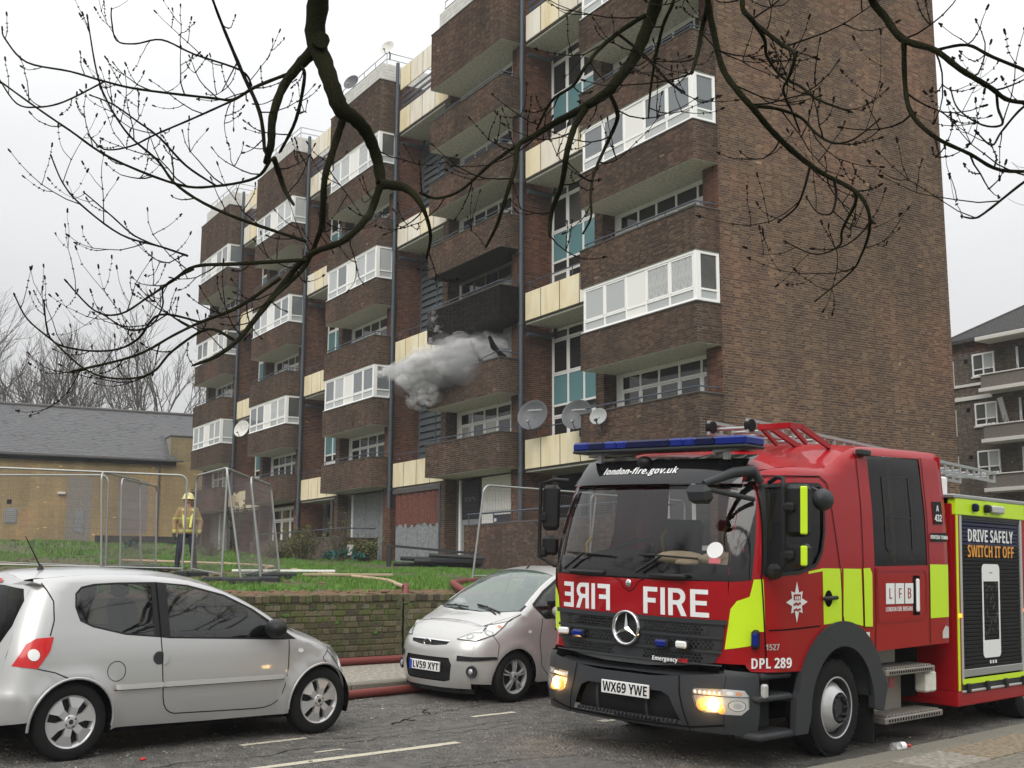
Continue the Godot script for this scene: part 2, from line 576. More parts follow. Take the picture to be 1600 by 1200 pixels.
	tri_mat("render_tan", ntex(0.03, 62, [[0.2, Color(0.13, 0.115, 0.1)], [0.8, Color(0.19, 0.165, 0.14)]], 512, 5), 0.5, 0.9)
	tri_mat("plywood", ntex(0.02, 63, [[0.2, Color(0.17, 0.09, 0.05)], [0.8, Color(0.27, 0.16, 0.09)]], 512, 4), 0.5, 0.8)
	mat("white_stone", srgb(0.6, 0.58, 0.54), 0.7)
	mat("skin", srgb(0.45, 0.25, 0.17), 0.6)
	tri_mat("pane_net", ntex(0.05, 71, [[0.3, Color(0.30, 0.31, 0.31)], [0.7, Color(0.52, 0.53, 0.52)]], 256, 3), 1.0, 0.05, null, false)
	M["pane_net"].uv1_scale = Vector3(3.0, 0.25, 3.0)
	tri_mat("pane_blind", ntex(0.05, 72, [[0.3, Color(0.36, 0.34, 0.30)], [0.7, Color(0.46, 0.44, 0.39)]], 256, 3), 1.0, 0.06, null, false)
	M["pane_blind"].uv1_scale = Vector3(0.2, 3.0, 0.2)
	mat("tunic", srgb(0.42, 0.28, 0.12), 0.85)
	mat("trousers", srgb(0.02, 0.025, 0.05), 0.85)
	mat("reflective", srgb(0.62, 0.66, 0.15), 0.5)
	mat("helmet", srgb(0.62, 0.55, 0.25), 0.4)
	mat("graffiti", srgb(0.35, 0.35, 0.33), 0.7)
	mat("green_net", srgb(0.006, 0.07, 0.055), 0.8)
	mat("notice", srgb(0.45, 0.36, 0.1), 0.6)
	mat("blue_dark_door", srgb(0.015, 0.018, 0.035), 0.5)
	mat("pink_paper", srgb(0.5, 0.12, 0.14), 0.7)

# ---------------------------------------------------------------- the setting
func road_sheet(c0: float, c1: float, a0: float, a1: float, h: float) -> ArrayMesh:
	var b := MB.new()
	b.quad(RP(a0, c0, h), RP(a1, c0, h), RP(a1, c1, h), RP(a0, c1, h))
	return b.mesh()

func setting() -> void:
	struct("road", road_sheet(5.2, 11.6, -60, 90, 0), "asphalt", "dark worn asphalt street with white dashes along it")
	var rd := get_node("road")
	# worn painted marks, each an uneven strip 4 mm above the asphalt
	for d in [[4.2, 7.62, 8.30, 0.10, "centre_line"], [5.92, 6.63, 9.27, 0.075, "bay_mark"], [8.82, 9.46, 9.40, 0.075, "bay_mark"], [9.75, 10.25, 8.42, 0.11, "centre_line"], [6.25, 6.55, 8.62, 0.04, "bay_mark"], [13.6, 17.6, 8.35, 0.11, "centre_line"], [-2.4, 1.6, 8.3, 0.11, "centre_line"]]:
		var b := MB.new()
		var n := 14
		for i in n:
			var t0: float = d[0] + (d[1] - d[0]) * i / n
			var t1: float = d[0] + (d[1] - d[0]) * (i + 1) / n
			var w0: float = d[3] * (0.42 + 0.14 * rng.randf())
			var w1: float = d[3] * (0.42 + 0.14 * rng.randf())
			b.quad(RP(t0, d[2] - w0, 0.004), RP(t1, d[2] - w0, 0.004), RP(t1, d[2] + w1, 0.004), RP(t0, d[2] + w1, 0.004))
		put(rd, d[4], b.mesh(), "worn_paint")
	# a trench repair, damp stains and cracks in the asphalt
	var blob := func(a: float, c: float, ra: float, rc: float, h: float, sd: int) -> ArrayMesh:
		var b := MB.new()
		var nz := noise(0.9, sd, 3)
		var pts: Array[Vector3] = []
		for k in 40:
			var an := TAU * k / 40.0
			var q := 1.0 + 0.55 * nz.get_noise_2d(cos(an) * 2.0, sin(an) * 2.0)
			pts.append(RP(a + cos(an) * ra * q, c + sin(an) * rc * q, h))
		for k in 40: b.tri(RP(a, c, h), pts[k], pts[(k + 1) % 40])
		return b.mesh()
	put(rd, "asphalt_patch", road_sheet(6.55, 7.25, -20, 8.05, 0.003), "asphalt_patch")
	for q in [[5.6, 10.35, 1.6, 0.55, 4], [9.6, 10.8, 1.2, 0.4, 5], [8.3, 8.95, 0.5, 0.22, 6], [11.5, 7.0, 2.6, 1.0, 7], [6.4, 7.75, 0.35, 0.2, 8], [10.6, 5.75, 1.4, 0.16, 9]]:
		put(rd, "damp_stain", blob.call(q[0], q[1], q[2], q[3], 0.002 + 0.0002 * q[4], q[4]), "damp_stain")
	for q in [[4.5, 8.75, 5.0, 0.06], [5.2, 7.6, 3.2, -0.12], [8.2, 9.7, 2.2, 0.3], [6.0, 9.55, 1.6, -0.4]]:
		var cb := MB.new()
		var p := Vector2(q[0], q[1])
		var dr: float = q[3]
		for k in int(q[2] / 0.09):
			var n2 := p + Vector2(cos(dr), sin(dr)) * 0.09
			dr = q[3] + (rng.randf() - 0.5) * 1.1
			var w := 0.003 + 0.004 * rng.randf()
			cb.quad(RP(p.x, p.y - w, 0.0045), RP(n2.x, n2.y - w, 0.0045), RP(n2.x, n2.y + w, 0.0045), RP(p.x, p.y + w, 0.0045))
			p = n2
		put(rd, "crack", cb.mesh(), "dark_gap")
	# near side: kerb stones, slabs, verge
	var kb := MB.new()
	kb.quad(RP(-60, 5.1, 0.05), RP(90, 5.1, 0.05), RP(90, 5.3, 0.05), RP(-60, 5.3, 0.05))
	var kerb := struct("near_kerb", kb.mesh(), "mortar_dark", "worn granite kerb along the near pavement")
	var bas := road_basis()
	for i in 26:
		var a0 := -1.0 + i * 0.91
		var s := MB.new()
		s.box(Vector3.ZERO, Vector3(0.9, 0.24, 0.25), Basis(), 0.02)
		put(kerb, "kerb_stone", s.mesh(), "kerb_stone", Transform3D(bas, RP(a0, 5.235, -0.02 + rng.randf() * 0.006)))
	var pv := struct("near_pavement", road_sheet(2.2, 5.112, -60, 90, 0.062), "mortar_dark", "pale flagged pavement on the near side of the street")
	var paving_kinds: Array[StandardMaterial3D] = []
	for k in 3:
		var pm: StandardMaterial3D = M["paving"].duplicate()
		pm.albedo_color = [Color(1, 1, 1), Color(0.82, 0.82, 0.8), Color(0.93, 0.88, 0.8)][k]
		paving_kinds.append(pm)
	for r in 4:
		var wdt: float = [0.5, 0.6, 0.6, 0.6][r]
		var cc: float = [4.85, 4.29, 3.68, 3.07][r]
		for i in 22:
			var off: float = [0.0, 0.42, 0.1, 0.5][r]
			var slab := bxm(-0.442, 0.442, -0.03, 0.03, -wdt * 0.5 + 0.009, wdt * 0.5 - 0.009, 0.008)
			var tilt := Basis(Vector3(rng.randf() - 0.5, 0, rng.randf() - 0.5).normalized(), 0.008 * rng.randf())
			fast_put(pv, "paving_slab", slab, paving_kinds[rng.randi() % 3], Transform3D(bas * tilt, RP(2.0 + i * 0.9 + off, cc, 0.07 + rng.randf() * 0.006)))
	var vg := MB.new()
	vg.quad(RP(-120, -60, 0.04), RP(150, -60, 0.04), RP(150, 2.76, 0.04), RP(-120, 2.76, 0.04))
	struct("verge", vg.mesh(), "turf", "grass verge at the corner by the near pavement")
	# far side
	struct("far_pavement", road_sheet(11.64, 13.5, -60, 90, 0.12), "paving", "pale pavement in front of the low mossy wall")
	var fk := struct("far_kerb", road_sheet(11.45, 11.66, -60, 90, 0.03), "mortar_dark", "granite kerb behind the parked cars")
	for i in 24:
		var s := bxm(-0.45, 0.45, -0.12, 0.12, -0.09, 0.09, 0.018)
		put(fk, "kerb_stone", s, "kerb_stone", Transform3D(bas, RP(2.0 + i * 0.91, 11.56, 0.004 + rng.randf() * 0.005)))
	var gv := MB.new()
	for i in 5: gv.quad(RP(-60 + i * 30, 11.32, 0.004), RP(-30 + i * 30, 11.32, 0.004), RP(-30 + i * 30, 11.47, 0.004), RP(-60 + i * 30, 11.47, 0.004))
	struct("gutter", gv.mesh(), "soil", "strip of dirt and leaf litter in the far gutter")
	bank_ground()
	retaining_wall()

func bank_ground() -> void:
	var b := MB.new()
	var cs: Array[float] = []
	var c := 13.45
	while c < 500.0:
		cs.append(c)
		c += 0.35 if c < 24 else (0.8 if c < 45 else (4.0 if c < 90 else 60.0))
	var nz := noise(0.5, 71, 3)
	var as_: Array[float] = []
	var a := -400.0
	while a < 400.0:
		as_.append(a)
		a += 0.4 if a >= 2 and a < 24 else (1.5 if a > -30 and a < 60 else 30.0)
	as_.append(400.0)
	var g := []
	for i in cs.size():
		var row := PackedVector3Array()
		for aa in as_:
			var p := AX * aa + CW * cs[i]
			p.y = bank(aa, cs[i]) + (0.05 * nz.get_noise_2d(aa, cs[i]) if i > 0 else 0.0)
			row.append(p)
		g.append(row)
	for i in cs.size() - 1:
		for j in as_.size() - 1:
			b.quad(g[i][j], g[i][j + 1], g[i + 1][j + 1], g[i + 1][j])
	struct("grass_bank", b.mesh(), "soil", "sloping lawn with bare earth patches below the flats")

func retaining_wall() -> void:
	var t := thing("retaining_wall", "low mossy brick retaining wall along the far pavement, cracked beside the small silver car", "wall", RP(0, 13.4, 0), Basis(AX, Vector3.UP, -CW))
	var b := MB.new()
	b.bx(-40, 11.19, -0.6, 1.045, -0.24, 0.0)
	b.bx(11.215, 60, -0.6, 1.05, -0.23, 0.004)
	put(t, "wall_core", b.mesh(), "mortar_green")
	var kinds: Array[StandardMaterial3D] = []
	var cl := [Color(0.105, 0.088, 0.05), Color(0.08, 0.07, 0.038), Color(0.125, 0.105, 0.062), Color(0.065, 0.066, 0.026), Color(0.06, 0.05, 0.032), Color(0.085, 0.095, 0.028), Color(0.14, 0.125, 0.085)]
	for k in cl.size():
		var mm := tri_mat("wall_brick%d" % k, ntex(0.05, 80 + k, [[0.2, cl[k] * 0.6], [0.5, cl[k]], [0.8, cl[k] * 1.35]], 256, 5), 2.5, 0.95)
		kinds.append(mm)
	var str_m := bxm(-0.1075, 0.1075, -0.0335, 0.0335, -0.03, 0.03, 0.006)
	var hd_m := bxm(-0.051, 0.051, -0.0335, 0.0335, -0.03, 0.03, 0.006)
	var top_m := bxm(-0.051, 0.051, -0.05, 0.05, -0.14, 0.03, 0.01)
	var n := 0
	for r in 10:
		var y := 0.155 + r * 0.081
		var stretch := r % 2 == 0
		var x := 8.35 + (0.0 if stretch else 0.06)
		while x < 12.6:
			var w := 0.215 if stretch else 0.1025
			if absf(x + w * 0.5 - 11.2) > w * 0.5 + 0.012 and not (n > 270 and x < 8.6):
				var q := rng.randf()
				var k := int(q * 5) if r < 7 else 2 + int(q * 4.9)
				var jitter := Vector3((rng.randf() - 0.5) * 0.006, (rng.randf() - 0.5) * 0.006, (rng.randf() - 0.5) * 0.01)
				fast_put(t, "brick", str_m if stretch else hd_m, kinds[clampi(k, 0, 6)], Transform3D(Basis(Vector3.BACK, (rng.randf() - 0.5) * 0.02), Vector3(x + w * 0.5, y, -0.017) + jitter))
				n += 1
			x += w + 0.012
	var x2 := 8.35
	while x2 < 13.2:
		if absf(x2 + 0.05 - 11.2) > 0.07:
			fast_put(t, "coping_brick", top_m, kinds[[3, 5, 2, 4, 0][rng.randi() % 5]], Transform3D(Basis(Vector3.BACK, (rng.randf() - 0.5) * 0.03), Vector3(x2 + 0.05, 0.995 + rng.randf() * 0.012, -0.012 + rng.randf() * 0.01)))
		x2 += 0.114
	var ck := MB.new()
	var px := 11.2
	for i in 12:
		var nx := 11.2 + (rng.randf() - 0.5) * 0.03
		ck.bar(Vector3(px, 0.1 + i * 0.075, 0.002), Vector3(nx, 0.175 + i * 0.075, 0.002), 0.01, 0.02)
		px = nx
	put(t, "crack", ck.mesh(), "dark_gap")
	# tufts of moss on the wall
	var ms := MB.new()
	for i in 60:
		var p := Vector3(8.4 + rng.randf() * 4.2, 0.45 + rng.randf() * 0.6, 0.012)
		ms.ball(p, Vector3(0.02 + rng.randf() * 0.05, 0.012 + rng.randf() * 0.02, 0.008), Basis(), 6, 4)
	var mo := put(t, "moss", ms.mesh(), "turf")
	mo.set_meta("kind", "stuff")

# ---------------------------------------------------------------- brickwork: real bricks, laid in a MultiMesh
var bt: Array[Transform3D] = []
var bc := PackedColorArray()
var vary := 1.0
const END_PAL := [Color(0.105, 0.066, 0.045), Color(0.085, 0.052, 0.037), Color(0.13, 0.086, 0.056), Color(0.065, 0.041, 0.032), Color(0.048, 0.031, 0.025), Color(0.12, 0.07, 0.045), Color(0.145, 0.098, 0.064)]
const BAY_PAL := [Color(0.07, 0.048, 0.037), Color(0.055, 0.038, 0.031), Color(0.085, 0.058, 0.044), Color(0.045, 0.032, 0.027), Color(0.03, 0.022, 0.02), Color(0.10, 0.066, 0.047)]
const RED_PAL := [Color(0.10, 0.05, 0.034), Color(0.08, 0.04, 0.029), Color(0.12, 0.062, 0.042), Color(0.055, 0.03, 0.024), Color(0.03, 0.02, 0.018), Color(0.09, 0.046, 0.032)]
const SOOT_PAL := [Color(0.008, 0.007, 0.0065), Color(0.013, 0.010, 0.009), Color(0.006, 0.0055, 0.005), Color(0.02, 0.015, 0.013)]
const STOCK_PAL := [Color(0.27, 0.20, 0.10), Color(0.24, 0.175, 0.085), Color(0.30, 0.225, 0.115), Color(0.20, 0.145, 0.075), Color(0.16, 0.115, 0.065)]
const GREY_PAL := [Color(0.095, 0.078, 0.066), Color(0.075, 0.062, 0.053), Color(0.12, 0.098, 0.082), Color(0.05, 0.042, 0.038)]

# lay bricks on a wall face: o lower-left corner, u along, nrm outward
func lay(o: Vector3, u: Vector3, nrm: Vector3, ln: float, h: float, pal: Array, holes := [], course := 0.075, phase := 0) -> void:
	var rows := int(h / course)
	if rows < 1: return
	var ch := h / rows
	var up := Vector3.UP
	var pat := noise(0.3, 90, 2)
	var stain := noise(0.5, 91, 3)
	for r in rows:
		var y := (r + 0.5) * ch
		var x := -0.16 * ((r + phase) % 2)
		var kk := r + phase
		while x < ln - 0.02:
			kk += 1
			var w := 0.215 if kk % 2 == 0 else 0.1025
			var x0 := maxf(x, 0.0)
			var x1 := minf(x + w, ln)
			x += w + 0.01
			if x1 - x0 < 0.03: continue
			var xm := (x0 + x1) * 0.5
			var skip := false
			for hh in holes:
				if xm > hh[0] and xm < hh[1] and y > hh[2] and y < hh[3]:
					skip = true
					break
			if skip: continue
			var p := o + u * xm + up * y
			var q := pat.get_noise_3dv(p)
			var c: Color
			if w < 0.2 and rng.randf() < 0.55: c = pal[3 + rng.randi() % maxi(1, mini(2, pal.size() - 3))]
			else: c = pal[rng.randi() % pal.size()]
			var streak := stain.get_noise_2d((o + u * xm).dot(u) * 1.3 + o.z, y * 0.16)
			var k := 1.75 * (0.96 + 0.2 * q + 0.30 * streak) * (1.0 + vary * 0.26 * (rng.randf() - 0.5))
			c = c.lerp(pal[0], 0.35 if vary > 0.5 else 0.7)
			if rng.randf() < 0.003: k *= 2.0
			bt.append(Transform3D(Basis(u * (x1 - x0), up * (ch - 0.011), nrm * 0.012), p))
			bc.append(Color(c.r * k * (1.0 + 0.25 * maxf(q, 0)), c.g * k * 1.02, c.b * k * 0.97))

func brick_mesh() -> ArrayMesh:   # unit brick face with softened arrises, five sides
	var b := MB.new()
	var e := 0.46
	var p := [Vector3(-0.5, -0.5, -0.5), Vector3(0.5, -0.5, -0.5), Vector3(0.5, 0.5, -0.5), Vector3(-0.5, 0.5, -0.5), Vector3(-0.49, -e, 0.5), Vector3(0.49, -e, 0.5), Vector3(0.49, e, 0.5), Vector3(-0.49, e, 0.5)]
	b.quad(p[4], p[5], p[6], p[7])
	b.quad(p[0], p[1], p[5], p[4]); b.quad(p[1], p[2], p[6], p[5]); b.quad(p[2], p[3], p[7], p[6]); b.quad(p[3], p[0], p[4], p[7])
	return b.mesh()

func flush_bricks(parent: Node, called := "brickwork") -> void:
	var mm := MultiMesh.new()
	mm.transform_format = MultiMesh.TRANSFORM_3D
	mm.use_colors = true
	mm.mesh = brick_mesh()
	mm.instance_count = bt.size()
	for i in bt.size():
		mm.set_instance_transform(i, bt[i])
		mm.set_instance_color(i, bc[i])
	var o := MultiMeshInstance3D.new()
	o.multimesh = mm
	o.material_override = M["brick"]
	o.name = called
	o.set_meta("kind", "stuff")
	parent.add_child(o, true)
	bt.clear()
	bc.clear()

# the first bricks of a list become pieces of their own
func pick_bricks(parent: Node, count: int) -> void:
	var mesh := brick_mesh()
	var kinds := {}
	for i in mini(count, bt.size()):
		var c := bc[i]
		var key := "%d_%d" % [int(c.r * 60), int(c.g * 60)]
		if not kinds.has(key):
			var m: StandardMaterial3D = M["brick"].duplicate()
			m.vertex_color_use_as_albedo = false
			m.albedo_color = c.linear_to_srgb()
			kinds[key] = m
		fast_put(parent, "brick", mesh, kinds[key], bt[i])
	bt = bt.slice(count)
	bc = bc.slice(count)

# ---------------------------------------------------------------- windows, in block coordinates (s along, y up, n outward = -z)
# cols: list of [s0, s1, kind] from s low to s high; rows: list of [y0, y1, kind override or ""]
func window(parent: Node, called: String, s0: float, s1: float, y0: float, y1: float, n: float, cols: Array, rows: Array, kinds: Array, fr := "white_frame", bar := 0.07) -> Node3D:
	var b := MB.new()
	var z := -n
	var w := put(parent, called, ArrayMesh.new(), fr)
	b.bx(s0, s1, y0, y0 + bar, z, z + 0.07, 0.006); b.bx(s0, s1, y1 - bar, y1, z, z + 0.07, 0.006)
	b.bx(s0, s0 + bar, y0 + bar, y1 - bar, z, z + 0.07, 0.006); b.bx(s1 - bar, s1, y0 + bar, y1 - bar, z, z + 0.07, 0.006)
	var hb := bar * 0.5
	for c in cols: if c > s0 + 0.02 and c < s1 - 0.02: b.bx(c - hb, c + hb, y0 + bar, y1 - bar, z + 0.003, z + 0.065, 0.006)
	for r in rows: if r > y0 + 0.02 and r < y1 - 0.02: b.bx(s0 + bar, s1 - bar, r - hb * 0.8, r + hb * 0.8, z + 0.005, z + 0.06, 0.006)
	w.mesh = b.mesh()
	var k := 0
	for j in rows.size() - 1:
		for i in cols.size() - 1:
			var kd: String = kinds[j][i % kinds[j].size()]
			if kd == "": continue
			var g := MB.new()
			var zz := z + (0.03 if kd.begins_with("pane") else 0.025)
			var tl := Vector3((rng.randf() - 0.5) * 0.004, (rng.randf() - 0.5) * 0.006, 0)
			g.quad(Vector3(cols[i + 1], rows[j], zz), Vector3(cols[i], rows[j], zz + tl.x), Vector3(cols[i], rows[j + 1], zz + tl.y), Vector3(cols[i + 1], rows[j + 1], zz))
			put(w, "pane" if kd.begins_with("pane") else "panel", g.mesh(), kd)
			if kd.begins_with("pane") and rows[j + 1] - rows[j] > 0.8:   # sash round the light
				var f := MB.new()
				var x0: float = cols[i] + hb
				var x1: float = cols[i + 1] - hb
				var a0: float = rows[j] + hb
				var a1: float = rows[j + 1] - hb
				for q in [[x0, x1, a0, a0 + 0.05], [x0, x1, a1 - 0.05, a1], [x0, x0 + 0.05, a0, a1], [x1 - 0.05, x1, a0, a1]]: f.bx(q[0], q[1], q[2], q[3], z + 0.012, z + 0.03, 0.004)
				put(w, "sash", f.mesh(), fr)
			k += 1
	return w

const NB := 5
const PITCH := 10.7409
const BAYW := 5.69
const FH := 2.65
const Z0 := 5.22
const TOP := 23.5

func main_block() -> void:
	var t := thing("apartment_block", "long dark brown brick block of flats with stepped bays and white corner windows", "apartment block", BP, Basis(FD, Vector3.UP, -ND))
	var core := MB.new()     # plain masonry behind the bricks
	var dark := MB.new()
	var sooty := MB.new()
	core.bx(0.012, NB * PITCH - 4.6, 0.2, TOP - 0.05, 2.9, 10.6)       # body of the slab
	core.bx(0.012, 0.69, 0.2, TOP - 0.06, 0.912, 2.9)
	# end wall
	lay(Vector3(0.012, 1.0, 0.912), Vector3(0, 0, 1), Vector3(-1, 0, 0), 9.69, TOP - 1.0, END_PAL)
	for i in NB:
		var s0 := PITCH * i
		var allb := i == 1
		# piers each side of the bay and the return wall of the gap
		if i > 0: core.bx(s0, s0 + 0.69, 0.2, TOP - 0.06, 0.912, 2.9)
		core.bx(s0 + 5.70, s0 + 6.15, 0.2, TOP - 0.06, 0.912, 2.9)
		lay(Vector3(s0 + 0.69, 1.6, 0.906), Vector3(-1, 0, 0), Vector3(0, 0, -1), 0.69, TOP - 1.6, RED_PAL)
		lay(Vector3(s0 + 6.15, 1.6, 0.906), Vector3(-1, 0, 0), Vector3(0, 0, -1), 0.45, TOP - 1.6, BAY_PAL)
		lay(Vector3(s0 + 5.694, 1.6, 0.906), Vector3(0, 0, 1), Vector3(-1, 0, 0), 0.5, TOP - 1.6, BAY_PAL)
		if i > 0: lay(Vector3(s0 - 0.006, 1.6, 0.912), Vector3(0, 0, 1), Vector3(-1, 0, 0), 1.3, TOP - 1.6, RED_PAL)
		core.bx(s0 + 0.69, s0 + 5.70, 0.2, 5.1, 1.55, 1.9)
		for k in 7:
			var zk := Z0 + FH * k
			var glazed := (not allb) and k % 2 == 1
			var bt_top := zk + (1.13 if glazed else 1.22)
			if k == 6: bt_top = TOP
			var burnt := allb and k == 2
			# hollow parapet
			var cr: MB = sooty if burnt else core
			cr.bx(s0, s0 + BAYW, zk, bt_top, 0.006, 0.22)
			cr.bx(s0 + 0.006, s0 + 0.22, zk, bt_top, 0.22, 0.9)
			core.bx(s0 + BAYW - 0.22, s0 + BAYW, zk, bt_top, 0.22, 0.9)
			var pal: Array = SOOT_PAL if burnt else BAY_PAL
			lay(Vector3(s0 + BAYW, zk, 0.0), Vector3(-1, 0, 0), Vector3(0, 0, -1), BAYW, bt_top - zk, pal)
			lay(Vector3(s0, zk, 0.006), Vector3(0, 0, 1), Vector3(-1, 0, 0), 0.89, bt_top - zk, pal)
			var cp := MB.new()
			cp.bx(s0 - 0.03, s0 + BAYW + 0.03, bt_top, bt_top + 0.05, -0.03, 0.25, 0.01)
			cp.bx(s0 - 0.03, s0 + 0.24, bt_top, bt_top + 0.05, 0.25, 0.93, 0.01)
			put(t, "coping", cp.mesh(), "coping")
			# floor slab and soffit
			var sl := MB.new()
			sl.bx(s0 + 0.22, s0 + BAYW - 0.22, zk + 0.012, zk + 0.2, 0.22, 1.4)
			sl.bx(s0 + 0.02, s0 + BAYW - 0.02, zk - 0.014, zk - 0.002, 0.02, 1.4)
			put(t, "soffit", sl.mesh(), "soot" if allb and (k == 3 or k == 2) else "concrete")
			if k == 6: break
			if glazed:
				strip_window(t, s0, zk + 1.19, zk + 2.62, i * 10 + k)
			else:
				balcony_window(t, s0, zk + 0.2, zk + 2.63, i, k)
				if not (allb and k == 1): balcony_rail(t, s0, bt_top, i, k)
		# roof edge cladding and railing
		var cl := MB.new()
		for r in 6:
			cl.bx(s0 + 0.25, s0 + 5.5, TOP + 0.06 + r * 0.15, TOP + 0.2 + r * 0.15, 0.25, 0.29, 0.006)
			cl.bx(s0 + 0.25, s0 + 0.29, TOP + 0.06 + r * 0.15, TOP + 0.2 + r * 0.15, 0.29, 3.0, 0.006)
		put(t, "roof_cladding", cl.mesh(), "cladding")
		var rr := MB.new()
		for y in [TOP + 1.25, TOP + 1.55]:
			rr.tube([Vector3(s0 + 5.5, y, 0.5), Vector3(s0 + 0.4, y, 0.5), Vector3(s0 + 0.4, y, 3.2)], [0.022], 6)
		for q in 5: rr.tube([Vector3(s0 + 0.4 + q * 1.27, TOP, 0.5), Vector3(s0 + 0.4 + q * 1.27, TOP + 1.55, 0.5)], [0.022], 6)
		for q in 2: rr.tube([Vector3(s0 + 0.4, TOP, 1.8 + q * 1.4), Vector3(s0 + 0.4, TOP + 1.55, 1.8 + q * 1.4)], [0.022], 6)
		put(t, "roof_railing", rr.mesh(), "galv")
		if i < NB - 1: gap(t, s0 + 6.15, s0 + PITCH, i)
		ground_floor(t, s0, i, dark)
	put(t, "wall", core.mesh(), "mortar")
	put(t, "burnt_parapet", sooty.mesh(), "charred")
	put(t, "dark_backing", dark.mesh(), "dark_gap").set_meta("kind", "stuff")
	# thin white marks: small spalls and stains on the end wall are bricks of a paler tone (in the brickwork)
	pick_bricks_near(t)
	flush_bricks(t)
	low_walls()

func pick_bricks_near(t: Node3D) -> void:
	# the bricks that show largest: the near corner of the first bay and the end wall at its foot
	var want: Array[Transform3D] = []
	var wc := PackedColorArray()
	var rest: Array[Transform3D] = []
	var rc := PackedColorArray()
	for i in bt.size():
		var p := bt[i].origin
		if want.size() < 280 and p.x < 1.5 and p.z < 0.02 and p.y > 7.8 and p.y < 12.0:
			want.append(bt[i])
			wc.append(bc[i])
		else:
			rest.append(bt[i])
			rc.append(bc[i])
	var n := want.size()
	bt = want
	bc = wc
	pick_bricks(t, n)
	bt = rest
	bc = rc

func strip_window(t: Node3D, s0: float, y0: float, y1: float, sd: int) -> void:
	var c := ["pane", "pane_net", "pane_curtain", "pane_blind"]
	var k1: String = c[(sd * 7) % 3]
	var k2: String = c[(sd * 5 + 1) % 4]
	var w := window(t, "corner_window", s0 + 0.10, s0 + 5.55, y0, y1, -0.03, [s0 + 0.13, s0 + 1.22, s0 + 2.32, s0 + 3.30, s0 + 4.42, s0 + 5.52], [y0 + 0.04, y0 + 0.34, y1 - 0.04],
		[["pane_curtain", "pane_curtain", "white_panel", "pane_curtain", "pane_curtain"], [k1, ["pane", k1][sd % 2], "white_panel", k2, ["pane", k2, k1][sd % 3]]])
	var b := MB.new()
	var z0 := 0.03
	for q in [[y0, y0 + 0.08], [y1 - 0.08, y1], [y0 + 0.31, y0 + 0.37]]: b.bx(s0 + 0.03, s0 + 0.10, q[0], q[1], z0 + 0.06, 0.86, 0.006)
	for q in [[z0 - 0.012, 0.2], [0.78, 0.88]]: b.bx(s0 + 0.02, s0 + 0.11, y0, y1, q[0], q[1], 0.008)
	put(w, "return_frame", b.mesh(), "white_frame")
	for r in [[y0 + 0.08, y0 + 0.31, "pane_curtain"], [y0 + 0.37, y1 - 0.08, ["pane", "pane_grey", "pane_curtain"][sd % 3]]]:
		var g := MB.new()
		g.quad(Vector3(s0 + 0.06, r[0], 0.2), Vector3(s0 + 0.06, r[0], 0.78), Vector3(s0 + 0.06, r[1], 0.78), Vector3(s0 + 0.06, r[1], 0.2))
		put(w, "pane", g.mesh(), r[2])
	var sill := MB.new()
	sill.bx(s0 + 0.0, s0 + 5.62, y0 - 0.012, y0 + 0.02, -0.02, 0.06, 0.006)
	put(w, "sill", sill.mesh(), "white_frame")

func balcony_window(t: Node3D, s0: float, y0: float, y1: float, i: int, k: int) -> void:
	var allb := i == 1
	if allb and k == 1:   # the burnt-out flat: no glass left
		var b := MB.new()
		b.bx(s0 + 0.69, s0 + 5.7, y0, y1, 1.9, 1.95)
		put(t, "burnt_opening", b.mesh(), "soot")
		var g := MB.new()
		g.bx(s0 + 0.72, s0 + 1.45, y0, y1 - 0.02, 1.0, 1.04)
		put(t, "balcony_screen", g.mesh(), "board_grey")
		return
	var d := "pane_dark"
	var e: String = ["pane_grey", "pane_dark", "pane_net", "pane_blind", "pane_grey"][(i * 3 + k) % 5]
	var s := "pane_grey" if allb and k == 2 else d
	var w := window(t, "balcony_window", s0 + 0.5, s0 + 5.68, y0, y1, -1.38, [s0 + 0.54, s0 + 1.49, s0 + 2.51, s0 + 3.49, s0 + 4.42, s0 + 5.38], [y0 + 0.06, y0 + 0.75, y1 - 0.55, y1 - 0.1],
		[["white_panel", e, "white_panel", e, d], [e, s, e, d, e], [d, d, d, d, d]], "render_tan" if allb and k == 2 else "white_frame", 0.085)
	var jb := MB.new()
	jb.bx(s0 + 5.38, s0 + 5.66, y0 + 0.08, y1 - 0.08, 1.385, 1.43, 0.006)
	put(w, "jamb_panel", jb.mesh(), "white_frame")

func balcony_rail(t: Node3D, s0: float, y: float, i: int, k: int) -> void:
	var b := MB.new()
	var yy := y + 0.22
	b.tube([Vector3(s0 + BAYW - 0.1, yy, 0.11), Vector3(s0 + 0.12, yy, 0.11), Vector3(s0 + 0.12, yy, 0.86)], [0.024], 6)
	for q in 5: b.tube([Vector3(s0 + 0.12 + q * 1.33, y + 0.04, 0.11), Vector3(s0 + 0.12 + q * 1.33, yy, 0.11)], [0.018], 6)
	put(t, "balcony_railing", b.mesh(), "rail_blue")

